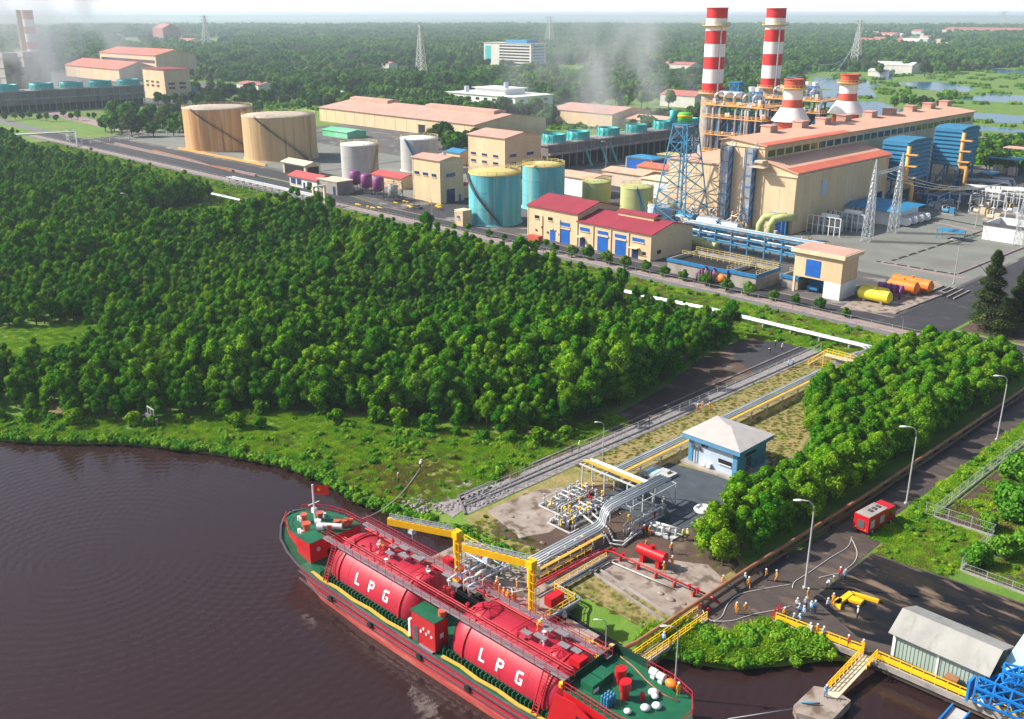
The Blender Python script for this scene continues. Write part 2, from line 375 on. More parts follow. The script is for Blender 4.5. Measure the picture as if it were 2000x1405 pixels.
# ================================================================== GROUND, WATER, ROADS
SHORE = [(-700, -120), (-420, -60), (-300, -20), (-230, 12), (-200, 32), (-176.8, 46.3), (-168, 53), (-160.3, 61), (-152, 66.5), (-144, 71), (-132, 76.5), (-122, 78.3), (-113, 78), (-106, 79), (-98.7, 81), (-92, 81.5), (-84, 82), (-72, 80), (-66, 79.2), (-58.5, 79.3), (-55.6, 81), (-50, 84), (-46, 89), (-42, 95), (-34, 98), (-20, 99), (60, 100), (320, 90)]
RIVER = SHORE + [(320, -700), (-700, -700)]
def axis(lo, hi, step, far):
    a = [lo + i * step for i in range(int((hi - lo) / step) + 1)]
    d = step; x = a[-1]
    while x < far[1]: d *= 1.25; x += d; a.append(min(x, far[1]))
    d = step; x = a[0]
    while x > far[0]: d *= 1.25; x -= d; a.insert(0, max(x, far[0]))
    return a
def ground_z(x, y):
    if y > 150 or x < -720 or x > 330: return 0.0
    d = dseg(x, y, SHORE_SEG)
    if inpoly(x, y, RIVER): return -0.6 - min(2.6, d * 0.9)
    return 0.0 if d > 1.5 else -0.6 * (1 - d / 1.5)
SHORE_SEG = SHORE + list(reversed(SHORE))[1:-1]
xs = axis(-240, 40, 1.5, (-70000, 40000)); ys = axis(-30, 140, 1.5, (-900, 70000))
t = M(); vs = [(x, y, ground_z(x, y)) for y in ys for x in xs]; nx = len(xs)
t.add(vs, [(j * nx + i, j * nx + i + 1, (j + 1) * nx + i + 1, (j + 1) * nx + i) for j in range(len(ys) - 1) for i in range(nx - 1)], True)
struct(t, 'ground', 'grass_ground')
t = M(); t.add([(-900, -800, -1.3), (400, -800, -1.3), (400, 102, -1.3), (-900, 102, -1.3)], [(0, 1, 2, 3)])
struct(t, 'river', 'river_water')
def sheet(name, pts, z, m):
    t = M(); t.add([(x, y, z) for x, y in pts], [tuple(range(len(pts)))]); return struct(t, name, m)
def rc(x0, x1, y0, y1): return [(x0, y0), (x1, y0), (x1, y1), (x0, y1)]
sheet('perimeter_road', [(-640, 219), (-40, 219), (-40, 226), (-300, 226), (-330, 231), (-640, 232)], .03, 'asphalt')
sheet('pink_footpath', rc(-640, -30, 215.2, 218), .05, 'pink_path')
sheet('grey_footpath', rc(-640, -30, 211.8, 214.6), .05, 'grey_path')
t = M()
t.box(-640, -97, 218.0, 218.3, 0, .15); t.box(-97, -30, 218.0, 218.3, 0, .15); t.box(-300, -98, 226, 226.3, 0, .15); t.box(-640, -330, 232, 232.3, 0, .15); t.box(-82, -30, 226, 226.3, 0, .15)
struct(t, 'road_kerb', 'pink_path')
sheet('plant_yard', [(-600, 232.3), (-330, 232.3), (-300, 226.3), (-97, 226.3), (-97, 500), (-400, 500), (-400, 392), (-560, 392), (-560, 330), (-600, 320)], .02, 'yard')
sheet('side_road', [(-97, 226), (-83, 226), (-83, 420), (-97, 420)], .04, 'asphalt')
sheet('switchyard_gravel', [(-163, 263), (-98, 263), (-98, 372), (-163, 372)], .05, 'gravel')
sheet('right_soil', [(-82, 228), (-10, 228), (-10, 420), (-82, 420)], .03, 'soil')
t = M(); pts = [(-82, 227), (-60, 227), (-60, 235), (-82, 262)]
sheet('verge_mulch', [(-82, 228), (-66, 228), (-66, 250), (-82, 262)], .045, 'soil')
sheet('tank_yard', rc(-590, -395, 250, 320), .045, 'gravel'); sheet('tank_apron', rc(-392, -300, 240, 320), .045, 'gravel')
sheet('yard_lane', rc(-590, -300, 234.5, 246), .05, 'asphalt')
sheet('plant_lane', rc(-395, -200, 319, 332), .05, 'asphalt')
sheet('workshop_apron', rc(-240, -140, 227, 262), .045, 'yard')
sheet('cross_lane', rc(-292, -268, 227, 420), .06, 'asphalt')
# left access roads
sheet('access_road', [(-1200, 245), (-640, 224), (-640, 232), (-1200, 262)], .05, 'grey_path')
sheet('access_road_upper', [(-1200, 300), (-600, 262), (-600, 272), (-1200, 330)], .05, 'pink_path')
sheet('far_plant_yard', [(-1500, 330), (-780, 300), (-780, 400), (-900, 520), (-1500, 560)], .03, 'yard')
# riverside plots
sheet('dirt_track', [(-106, 96), (-99.4, 90), (-99.2, 190), (-114, 190), (-112, 165), (-107.5, 148), (-104.5, 125)], .03, 'soil')
sheet('drain_gravel', [(-100.6, 87), (-96.2, 85), (-95.8, 190), (-98.8, 190)], .05, 'stone')
sheet('hardstand', [(-109, 174), (-99.5, 168), (-99.5, 190), (-109, 190)], .06, 'asphalt')
sheet('dry_ground', [(-95.8, 84), (-58.4, 82), (-58.4, 102), (-66, 106), (-70, 130), (-88, 190), (-95.8, 190)], .02, 'dry_grass')
sheet('bare_soil', [(-90, 84), (-60, 90), (-60, 102), (-67, 108), (-88, 108), (-95, 96)], .035, 'soil')
sheet('concrete_pad', [(-95, 88), (-86, 86), (-84, 90), (-85.5, 101), (-91, 104), (-94.5, 98)], .05, 'pale_slab')
sheet('vessel_pad', [(-72.5, 86), (-59, 86), (-58.6, 97), (-63, 99), (-68, 96), (-73, 91.5)], .055, 'pale_slab')
sheet('grass_plot', [(-73.5, 81.5), (-58.6, 81.5), (-58.6, 86), (-73.5, 86)], .05, 'dry_grass')
sheet('hut_gravel', [(-86, 103.5), (-73.5, 101.5), (-69, 108), (-70, 122.5), (-76, 122.8), (-86, 121)], .06, 'blue_gravel')
sheet('mooring_track', [(-123, 81), (-104, 82), (-101, 92), (-110, 95), (-118, 93), (-123, 88)], .03, 'dry_grass')
sheet('riprap_ground', [(-106, 84), (-97, 83), (-99.8, 94), (-104, 95)], .05, 'stone')
sheet('jetty_road', [(-58, 86), (-50, 84.5), (-48.8, 94), (-49.4, 121), (-51.6, 124), (-50.8, 214), (-57, 214), (-56.2, 112), (-59.2, 100)], .04, 'stained_slab')
sheet('compound_soil', [(-46.8, 134), (-10, 134), (-10, 205), (-46.8, 205)], .03, 'soil')
sheet('compound_strip', [(-38.6, 122), (-10, 122), (-10, 134), (-38.6, 134)], .03, 'soil')
t = M()
for x0, x1 in ((-101.6, -101.2), (-99.2, -98.9)): t.box(x0, x1, 88, 190, 0, .22)
t.beam((-101.4, 88, .1), (-96.4, 85, .1), .3, .4)
solo(t, 'drain_edging', 'dark_concrete', 'low dark concrete edging of the drain beside the dirt track', 'kerb', (-100, 139, 0))
t = M()
for k in range(9):
    x = -73 + k * 1.75; y = 88.6 - k * .55
t.beam((-73.5, 86.5, .1), (-59, 84.2, .1), .35, .35); t.beam((-73, 87.6, .1), (-59, 85.6, .1), .35, .35)
solo(t, 'drain_channel', 'grey_concrete', 'narrow concrete drain channel along the dry grass plot', 'drain', (-66, 86, 0))

# far ponds and fields
def blob(pts, z, m, name): return sheet(name, pts, z, m)
PONDS = [[(1588, 150), (1700, 160), (1722, 168), (1650, 178), (1590, 172)], [(1600, 178), (1700, 172), (1715, 190), (1640, 196), (1600, 190)], [(1610, 195), (1720, 200), (1780, 222), (1700, 228), (1600, 212)],
         [(1745, 162), (1830, 160), (1905, 172), (1890, 180), (1800, 176)], [(1865, 195), (1935, 183), (2040, 190), (2040, 206), (1950, 200)], [(1860, 218), (1935, 222), (2040, 230), (2040, 242), (1930, 240), (1880, 232)],
         [(1895, 244), (1960, 250), (2040, 258), (2040, 264), (1915, 256)], [(1895, 132), (1960, 135), (2030, 142), (2030, 148), (1960, 145)], [(1705, 145), (1740, 148), (1745, 156), (1712, 156)], [(70, 95), (120, 92), (135, 98), (80, 103)]]
PW = []
for q in PONDS:
    pts = [G(*p) for p in q]; PW.append(pts); blob(pts, .06, 'pond_water', 'pond')
CANAL = [G(*p) for p in [(560, 152), (760, 136), (760, 140), (560, 157)]]
blob(CANAL, .05, 'pink_path', 'far_track')
for q in ([(1900, 262), (2050, 270), (2050, 282), (1920, 278)],):
    blob([G(*p) for p in q], .07, 'pink_path', 'brick_yard')

# ================================================================== VEGETATION
def crown_mb(rng, R, z0, z1, nl, ls, lumps=9, tuft=True, core=True):
    """crown of many small leaf quads gathered in clumps"""
    t = M(); cz = (z0 + z1) / 2; hz_ = (z1 - z0) / 2; cl = []; cs = []
    for i in range(lumps):
        a = rng.uniform(0, 2 * math.pi); rr = R * math.sqrt(rng.random()) * .72; zz = rng.uniform(-.6, .85)
        k = math.sqrt(max(.05, 1 - (zz * .9) ** 2)) * (1 - .3 * max(0, zz))
        cl.append(Vector((rr * k * math.cos(a), rr * k * math.sin(a), cz + zz * hz_ * .8)))
    cl.append(Vector((0, 0, z1 - R * .3)))
    for i in range(nl):
        c = rng.choice(cl); d = Vector((rng.gauss(0, 1), rng.gauss(0, 1), rng.gauss(0.25, 1))).normalized()
        cr = R * rng.uniform(.34, .5) * (1.0 - .3 * max(0, (c.z - cz) / hz_)); p = c + Vector((d.x * cr, d.y * cr, d.z * cr * .95))
        s_ = ls * rng.uniform(.6, 1.3); up = (d + Vector((rng.uniform(-.7, .7), rng.uniform(-.7, .7), rng.uniform(-.3, .8)))).normalized()
        a = up.cross(Vector((rng.uniform(-1, 1), rng.uniform(-1, 1), rng.uniform(-1, 1)))).normalized() * s_; b = up.cross(a).normalized() * s_ * .55
        t.add([p - a, p + b, p + a * 1.1, p - b], [(0, 1, 2, 3)])
    if core:
        for c in cl:
            n = 6; r = R * .36; vs = []; o = [Vector((rng.uniform(.75, 1.1), 0, 0)) for _ in range(40)]
            t.sph(c, r, 6, 4, (rng.uniform(.8, 1.1), rng.uniform(.8, 1.1), .9))
    return t
def trunk_mb(rng, h, r, R, nb=4, lean=.1):
    t = M(); lx, ly = rng.uniform(-lean, lean) * h, rng.uniform(-lean, lean) * h
    t.cone((0, 0, -.2), (lx * .6, ly * .6, h * .6), r, r * .65, 7); t.cone((lx * .6, ly * .6, h * .6), (lx, ly, h), r * .65, r * .3, 6)
    for i in range(nb):
        a = rng.uniform(0, 6.28); z = h * rng.uniform(.35, .75); k = z / h
        t.cone((lx * k, ly * k, z), (lx * k + math.cos(a) * R * .7, ly * k + math.sin(a) * R * .7, z + R * .7), r * .45, r * .15, 5)
    return t
def tree_proto(name, cat, label, seed, R, z0, z1, nl, ls, leaf, lumps=9, trunk=.14):
    rng = random.Random(seed); root = thing(name, label, cat)
    trunk_mb(rng, z1 * .75, trunk, R).obj('trunk', 'bark', root)
    c = crown_mb(rng, R, z0, z1, nl, ls, lumps).obj('crown', leaf, root)
    return root
def scatter(name, pts, sources, label, mats=None, kind='stuff'):
    """one object of uncountable growth: instances of grown meshes on scattered points; source = list of lists of meshes-objects"""
    me = bpy.data.meshes.new(name); me.from_pydata([(p[0], p[1], p[2]) for p in pts], [], [])
    for nm, ty, k in (('scl', 'FLOAT', 3), ('rot', 'FLOAT', 4)):
        at = me.attributes.new(nm, ty, 'POINT'); at.data.foreach_set('value', [p[k] for p in pts])
    at = me.attributes.new('idx', 'INT', 'POINT'); at.data.foreach_set('value', [int(p[5]) for p in pts])
    o = bpy.data.objects.new(name, me); COL.objects.link(o)
    ng = bpy.data.node_groups.new(name, 'GeometryNodeTree')
    ng.interface.new_socket('Geometry', in_out='INPUT', socket_type='NodeSocketGeometry'); ng.interface.new_socket('Geometry', in_out='OUTPUT', socket_type='NodeSocketGeometry')
    N = ng.nodes; L = ng.links; gi = N.new('NodeGroupInput'); go = N.new('NodeGroupOutput')
    jn = N.new('GeometryNodeJoinGeometry')
    for src in reversed(sources):
        j2 = N.new('GeometryNodeJoinGeometry')
        for ob in src:
            oi = N.new('GeometryNodeObjectInfo'); oi.inputs['Object'].default_value = ob; oi.inputs['As Instance'].default_value = False; oi.transform_space = 'ORIGINAL'
            L.new(oi.outputs['Geometry'], j2.inputs[0])
        g2 = N.new('GeometryNodeGeometryToInstance'); L.new(j2.outputs[0], g2.inputs[0]); L.new(g2.outputs[0], jn.inputs[0])
    ip = N.new('GeometryNodeInstanceOnPoints'); ip.inputs['Pick Instance'].default_value = True
    def attr(nm, ty):
        a = N.new('GeometryNodeInputNamedAttribute'); a.data_type = ty; a.inputs[0].default_value = nm; return a.outputs[0]
    L.new(gi.outputs[0], ip.inputs['Points']); L.new(jn.outputs[0], ip.inputs['Instance'])
    L.new(attr('idx', 'INT'), ip.inputs['Instance Index'])
    cx = N.new('ShaderNodeCombineXYZ'); L.new(attr('rot', 'FLOAT'), cx.inputs[2]); L.new(cx.outputs[0], ip.inputs['Rotation'])
    L.new(attr('scl', 'FLOAT'), ip.inputs['Scale']); L.new(ip.outputs[0], go.inputs[0])
    md = o.modifiers.new('growth', 'NODES'); md.node_group = ng
    o['kind'] = kind; o['label'] = label
    return o
def poisson(poly, d, rng, jit=.45):
    x0 = min(p[0] for p in poly); x1 = max(p[0] for p in poly); y0 = min(p[1] for p in poly); y1 = max(p[1] for p in poly); out = []
    j = 0; y = y0
    while y < y1:
        x = x0 + (d / 2 if j % 2 else 0)
        while x < x1:
            a, b = x + rng.uniform(-jit, jit) * d, y + rng.uniform(-jit, jit) * d
            if inpoly(a, b, poly): out.append((a, b))
            x += d
        y += d * .87; j += 1
    return out
def visible(x, y, z=3, m=60):
    px, py, f = proj(x, y, z); return f > 5 and -m < px < 2000 + m and py > -20 and py < 1405 + m
def fbm(x, y, s): return noise.fractal(Vector((x / s, y / s, .37)), 1.0, 2.0, 4)
rng = random.Random(11)
# --- the big riverside forest
FOREST = [(-181, 52), (-170, 58), (-160, 70), (-154, 84), (-140, 94), (-127, 103), (-117, 107), (-108, 112), (-106, 128), (-109, 148), (-111, 165), (-113, 187), (-130, 190.5), (-290, 190), (-300, 187), (-600, 184), (-600, -60), (-330, -20), (-240, 18), (-205, 38)]
GLADE = [(-246, 58), (-222, 44), (-206, 54), (-206, 72), (-216, 84), (-232, 84)]
PF = ['acacia_tree'] * 6
FLAB = 'bushy green tree crowded into the riverside forest in front of the storage tanks'
protos = [tree_proto('acacia_tree', 'tree', FLAB, 100 + i, 1.8 + .22 * (i % 3), .2, 5.0 + .6 * i, 2600, .165, ['leaf', 'leaf', 'leaf_shrub', 'leaf', 'leaf_grove', 'leaf', 'leaf'][i], 10) for i in range(7)]
CLEARING = [(-358, 190), (-350, 150), (-332, 122), (-332, 85), (-322, 85), (-322, 118), (-338, 146), (-312, 158), (-298, 168), (-296, 190)]; CLEAR2 = [(-134, 186), (-114, 184), (-112, 192), (-134, 192)]
fp = [p for p in poisson(FOREST, 2.75, rng) if not (inpoly(p[0], p[1], GLADE) or inpoly(p[0], p[1], CLEARING) or (inpoly(p[0], p[1], CLEAR2) and p[1] > 185) or rng.random() < .05)]
def forest_scale(x, y):
    return max(.5, 1.0 + .6 * fbm(x, y, 30) + rng.uniform(-.2, .3))
fp = [p for p in fp if visible(p[0], p[1], 4, 160)]
fp.sort(key=lambda p: proj(p[0], p[1], 4)[2])
nf = [p for p in fp if visible(p[0], p[1], 4, 0)][:300]; nfs = set(nf)
for i, (x, y) in enumerate(nf):
    k = i % 7; s_ = forest_scale(x, y); z = min(0, ground_z(x, y))
    if i < 7: place(protos[i], (x, y, z), rng.uniform(0, 6.28), s_); protos[i]['group'] = 'nearest trees of the riverside forest'
    else: dup(protos[k], (x, y, z), rng.uniform(0, 6.28), s_, group='nearest trees of the riverside forest')
srcs = [[p.children[0], p.children[1]] for p in protos]
scatter('riverside_forest', [(x, y, 0, forest_scale(x, y), rng.uniform(0, 6.28), rng.randrange(7)) for x, y in fp if (x, y) not in nfs], srcs, 'dense green forest filling the land between river and perimeter road')
# --- grove on the right
GROVE = [(-82, 196), (-81, 180), (-81.5, 165), (-79, 154), (-76, 147), (-70, 143), (-67.5, 134), (-67.5, 121), (-66.8, 112), (-66, 104), (-64, 100), (-61.5, 99), (-59.4, 106), (-59, 150), (-60, 202), (-66, 207), (-78, 205)]
GLAB = 'full crowned green tree in the grove between the dry plot and the brown pipe'
gp = [tree_proto('grove_tree', 'tree', GLAB, 200 + i, 2.3 + .2 * (i % 3), .1, 6.2 + .4 * i, 3600, .18, 'leaf_grove', 18, .16) for i in range(5)]
pts = poisson(GROVE, 3.0, rng)
pts.sort(key=lambda p: proj(p[0], p[1], 3)[2]); n = 0
for i, (x, y) in enumerate(pts[:290]):
    s_ = 1.0 + rng.uniform(-.15, .15) + .1 * fbm(x, y, 15)
    if i < 5: place(gp[i], (x, y, 0), rng.uniform(0, 6.28), s_); gp[i]['group'] = 'trees of the right hand grove'
    else: dup(gp[i % 5], (x, y, 0), rng.uniform(0, 6.28), s_, group='trees of the right hand grove')
# --- shrub prototypes
def shrub_proto(name, label, seed, R, h, nl, ls, leaf, cat='shrub'):
    rg = random.Random(seed); root = thing(name, label, cat)
    t = M()
    for i in range(5):
        a = i * 1.26; t.cone((0, 0, -.1), (math.cos(a) * R * .4, math.sin(a) * R * .4, h * .6), .06, .02, 5)
    t.obj('stem', 'bark', root)
    crown_mb(rg, R, .1, h, nl, ls, 9).obj('foliage', leaf, root); return root
sh = shrub_proto('round_shrub', 'clipped round shrub on the verge', 300, 1.9, 3.6, 1500, .22, 'leaf_shrub')
sp = [(955, 464), (985, 472), (1016, 478), (1047, 487), (1081, 495), (1117, 503), (1150, 507), (1186, 516), (1220, 525), (1259, 532), (1297, 541), (1336, 549), (1379, 560), (1417, 570), (1461, 579), (1511, 588), (1555, 595), (1601, 604), (1650, 620)]
ssc = [.75, .7, .85, .85, .9, 1.05, 1.25, 1.15, 1.1, 1.0, .9, .9, 1.1, 1.0, 1.1, .8, .8, .85, .7]
o_ = ['first', 'second', 'third', 'fourth', 'fifth', 'sixth', 'seventh', 'eighth', 'ninth', 'tenth', 'eleventh', 'twelfth', 'thirteenth', 'fourteenth', 'fifteenth', 'sixteenth', 'seventeenth', 'eighteenth', 'nineteenth']
for i, ((px, py), s_) in enumerate(zip(sp, ssc)):
    x, y = G(px, py); lab = 'round green shrub by the perimeter road, %s of the row counted from the blue tanks' % o_[i]
    if i == 0: place(sh, (x, y, 0), 0, s_); sh['label'] = lab; sh['group'] = 'row of round shrubs along the perimeter road'
    else: dup(sh, (x, y, 0), i * 1.3, s_, lab, 'row of round shrubs along the perimeter road')
# compound bushes, lower right
bu = shrub_proto('leafy_bush', '', 310, 2.2, 3.2, 1800, .24, 'leaf_bright', 'bush')
bl = [((1912, 1108), 1.0, 'rounded green bush at the corner of the low wall behind the blackened dock'), ((1952, 1085), .95, 'bright green bush between the rounded corner bush and the right frame edge'), ((1965, 1010), 1.6, 'large green bush mass behind the mesh fence at the right edge'),
      ((1995, 1085), 1.0, 'small bright bush cut by the right edge of the photo'), ((1990, 940), 1.5, 'dark leafy bush inside the fenced compound, highest on the right edge'), ((1925, 1035), .8, 'low bush hugging the inside of the mesh fence corner')]
for i, (p, s_, lab) in enumerate(bl):
    x, y = G(*p)
    if i == 0: place(bu, (x, y, 0), 0, s_); bu['label'] = lab; bu['group'] = 'bushes in the right hand compound'
    else: dup(bu, (x, y, 0), i * 2.1, s_, lab, 'bushes in the right hand compound')
# --- conifers right edge
def casuarina(seed, h, R):
    rg = random.Random(seed); root = thing('feathery_conifer', '', 'tree')
    trunk_mb(rg, h * .9, .3, R, 8).obj('trunk', 'bark', root); t = M()
    for i in range(11000):
        k = rg.random() ** .8; z = h * (.08 + .92 * k); rr = R * (1 - k) ** .7 * (.75 + .35 * math.sin(z * 2.2 + rg.random())) + .15
        a = rg.uniform(0, 6.28); q = rr * math.sqrt(rg.uniform(.25, 1)); p = Vector((q * math.cos(a), q * math.sin(a), z - q * .15))
        d = Vector((math.cos(a), math.sin(a), rg.uniform(-.5, .7))).normalized() * rg.uniform(.35, .7); b = Vector((-math.sin(a), math.cos(a), rg.uniform(-.4, .4))) * .2
        t.add([p - b, p + b, p + d + b * .3, p + d - b * .3], [(0, 1, 2, 3)])
    t.obj('crown', 'leaf_dark', root); return root
for i, (px, py, h, R, lab) in enumerate([(1925, 645, 19, 4.6, 'tall dark feathery conifer with a pointed top beside the side road'), (1985, 640, 14, 4.2, 'shorter feathery conifer right of the tall one, at the frame edge'), (1955, 655, 9, 3.6, 'low bushy conifer growing between the two taller ones')]):
    c_ = casuarina(400 + i, h, R); x, y = G(px, py); place(c_, (x, y, 0)); c_['label'] = lab; c_['group'] = 'conifers at the road corner'
# --- bank weeds: dense low growth nobody could count
weed = [shrub_proto('weed_clump', 'low leafy weed clump on the river bank among the grass', 320 + i, .8, .75, 300, .11, ['leaf_bright', 'leaf_bright', 'leaf_straw'][i]) for i in range(3)]
for i, (x, y) in enumerate([(-128, 90), (-120, 86), (-112, 96)]): place(weed[i], (x, y, 0), i, 1.2); weed[i]['group'] = 'weed clumps on the bank'
BANK = [(-182, 46), (-176.8, 47.2), (-168, 54), (-160.3, 62), (-152, 67.5), (-144, 72), (-132, 77.5), (-122, 79.3), (-113, 79), (-106, 80), (-102, 82), (-101, 100), (-101.6, 130), (-106, 130), (-108, 112), (-117, 107), (-127, 103), (-140, 94), (-154, 84), (-160, 70), (-181, 52)]
def tuft(i, m_):
    rg = random.Random(340 + i); t = M()
    for k in range(420):
        a, q = rg.uniform(0, 6.28), 1.05 * math.sqrt(rg.random()); p = Vector((q * math.cos(a), q * math.sin(a), 0)); h_ = rg.uniform(.18, .5) * (1.1 - .4 * q); b = Vector((rg.gauss(0, 1), rg.gauss(0, 1), 0)).normalized() * .055; l_ = Vector((rg.gauss(0, .18), rg.gauss(0, .18), h_)); t.add([p - b, p + b, p + l_ + b * .3, p + l_ - b * .3], [(0, 1, 2, 3)])
    o = solo(t, 'grass_tuft', m_, 'tuft of long grass on the bank', 'grass', (0, 0, 0), None, 'stuff'); o.location = (-124 + 4 * i, 92, 0); return o
weed += [tuft(0, 'grass_blade'), tuft(1, 'leaf_straw')]
W = []
for x, y in poisson(BANK, .75, rng):
    dry = math.exp(-((x + 112) ** 2 / 60 + (y - 86.5) ** 2 / 28)); k = fbm(x, y, 9)
    if rng.random() < .9 * dry: 
        W.append((x, y, min(0, ground_z(x, y)), rng.uniform(.4, .7), rng.uniform(0, 6.28), 4))
        continue
    W.append((x, y, min(0, ground_z(x, y)) - .05, (.75 + .5 * k) * rng.uniform(.6, 1.35), rng.uniform(0, 6.28), (0 if rng.random() < .5 else 1) if (rng.random() < .05 + .35 * max(0, k)) else (4 if rng.random() < .12 else 3)))
for P_, d, a, b, dr in (([(-58.6, 80.8), (-50, 84.5), (-46.5, 89), (-43, 94.5), (-49.5, 93.5), (-52, 87), (-58, 85.5)], .6, .9, 1.9, 0), ([(-600, 198), (-90, 200), (-62, 208), (-62, 211.5), (-600, 211.5)], 1.6, .7, 1.3, .3),
                ([(-600, 198), (-118, 198), (-114, 196), (-114, 188), (-600, 188)], 1.7, .7, 1.2, .3), (rc(-50.6, -47.8, 122, 214), .7, .5, 1.2, 0), (rc(-48.6, -39.2, 117.6, 133.4), .6, .4, .8, .2), ([(-115, 187), (-98, 192), (-64, 206), (-62, 214), (-115, 200)], 1.5, .7, 1.3, .2),
                ([(-96, 108), (-89, 108), (-89, 190), (-96, 190)], .9, .2, .45, .88), ([(-86, 125), (-70, 125), (-84, 180), (-86, 180)], .8, .2, .45, .9), ([(-73, 81.3), (-59, 81.3), (-59, 85.6), (-73, 86)], .6, .2, .45, .85), (CLEARING, 1.3, .6, 1.3, .1), (CLEAR2, 1.2, .6, 1.2, .1), (rc(-94, -81, 82.5, 87), .8, .2, .55, .7), (GLADE, 1.3, .5, 1.0, 5),
                ([(-185, 34), (-178, 44), (-182, 50), (-215, 34), (-205, 24)], .9, .7, 1.4, 0), (rc(-38, -20, 122.5, 133), .9, .3, .8, .4), (rc(-46, -20, 136, 200), 1.5, .4, 1.3, .3), (rc(-66, -60, 98, 104), 1.0, .2, .4, .7)):
    for x, y in poisson(P_, d, rng):
        if visible(x, y, 0, 30): W.append((x, y, min(0, ground_z(x, y)) - .05, rng.uniform(a, b), rng.uniform(0, 6.28), rng.choice((0, 1)) if dr > 8 else 3 if dr > 2 else (4 if rng.random() < dr else rng.choice((3, 3, 3, 3, 3, 3, 0)))))
for i in range(len(SHORE) - 1):          # fringe overhanging the water
    (x0, y0), (x1, y1) = SHORE[i], SHORE[i + 1]
    if x0 < -260 or x1 > -40 or (-86 < x0 < -60): continue
    L = math.hypot(x1 - x0, y1 - y0); n = int(L / .35)
    for k in range(n):
        q = k / n; x = x0 + (x1 - x0) * q + rng.uniform(-.9, .5); y = y0 + (y1 - y0) * q + rng.uniform(-1.3, .8); W.append((x, y, -.95, rng.uniform(.8, 1.6), rng.uniform(0, 6.28), rng.choice((0, 1))))
scatter('bank_undergrowth', W, [list(w_.children) or [w_] for w_ in weed], 'rank green grass and weeds covering the river bank and verges')
# --- shrubs at forest edge
eb = shrub_proto('bank_bush', 'leafy bush at the foot of the forest on the river bank', 330, 2.0, 2.8, 1100, .26, 'leaf_grove', 'bush')
ebp = [(-163, 64.5), (-158, 71), (-155, 78), (-152, 84), (-146, 80), (-138, 91), (-133, 97), (-124, 101), (-119, 103), (-110, 108), (-106, 111), (-104.8, 116), (-149, 77), (-170, 57), (-178, 52), (-183, 48), (-160, 66.5), (-143, 92), (-130, 99), (-114, 105)]
for i, (x, y) in enumerate(ebp):
    s_ = rng.uniform(.6, 1.15)
    if i == 0: place(eb, (x, y, 0), 0, s_); eb['group'] = 'bushes along the foot of the forest'
    else: dup(eb, (x, y, 0), i * 1.7, s_, group='bushes along the foot of the forest')
# --- broad trees inside and round the plant
BL = 'broad green crowned tree standing among the trees round the plant'
br = [tree_proto('broad_tree', 'tree', BL, 500 + i, 4.2 + .5 * i, 2.0, 9.5 + i, 1500, .62, ['leaf_far', 'leaf', 'leaf_dark', 'leaf_far'][i], 14, .35) for i in range(4)]
bpts = []
_W = 'first second third fourth fifth sixth seventh eighth ninth tenth eleventh twelfth thirteenth'.split()
def ORD(i, n): return 'leftmost' if i == 0 else 'rightmost' if i == n - 1 else (_W[i] + ' from left') if i < n / 2 else (_W[n - 1 - i] + ' from right')
def cluster(px0, py0, px1, py1, n, grp, lab, s0=.7, s1=1.1):
    for i in range(n):
        px = px0 + (px1 - px0) * (i + .5) / n + rng.uniform(-3, 3); py = py0 + (py1 - py0) * rng.random(); bpts.append((*G(px, py), rng.uniform(s0, s1), grp, ORD(i, n) + ' ' + lab))
cluster(205, 245, 362, 268, 20, 'trees left of the brown tanks', 'dark broad tree in the clump left of the rust brown tanks', .9, 1.5)
cluster(380, 185, 640, 205, 26, 'trees behind the brown tanks', 'green broad tree in the belt behind the rust brown tanks', .8, 1.3)
cluster(845, 290, 960, 305, 8, 'trees in front of the warehouse', 'round tree standing in front of the long pink roofed warehouse', .9, 1.3)
cluster(960, 240, 1085, 250, 8, 'trees beside the white office', 'green tree between the long warehouse and the white office block', 1.0, 1.5)
cluster(630, 170, 960, 185, 24, 'trees behind the warehouse', 'green tree in the belt behind the long pink roofed warehouse', .9, 1.5)
cluster(640, 205, 700, 212, 5, 'trees left of the warehouse', 'tree between brown tanks and long warehouse', .9, 1.3)
cluster(1090, 180, 1350, 215, 20, 'trees behind the cooling towers', 'tree half veiled by vapour behind the teal cooling fans', .8, 1.3)
cluster(1740, 205, 1860, 215, 7, 'trees on the pond banks', 'small tree on the bank between the ponds', .6, .9)
cluster(1700, 130, 1900, 150, 16, 'trees beyond the ponds', 'tree in the belt beyond the ponds', 1.0, 1.6)
cluster(5, 228, 195, 240, 12, 'trees on the left lawn', 'small tree on the lawn below the left cooling tower', .35, .6)
cluster(1925, 300, 2010, 310, 5, 'trees at the right edge behind the blue filter house', 'leafy tree at the right edge behind the blue filter house', .7, .9)
cluster(300, 205, 420, 212, 7, 'trees beside the far tan tower building', 'tree at the foot of the far tan tower building', .7, 1.1)
for i, (x, y, s_, grp, lab) in enumerate(bpts):
    if i < 4: place(br[i], (x, y, 0), rng.uniform(0, 6.28), s_); br[i]['label'] = lab; br[i]['group'] = grp
    else: dup(br[i % 4], (x, y, 0), rng.uniform(0, 6.28), s_, lab, grp)
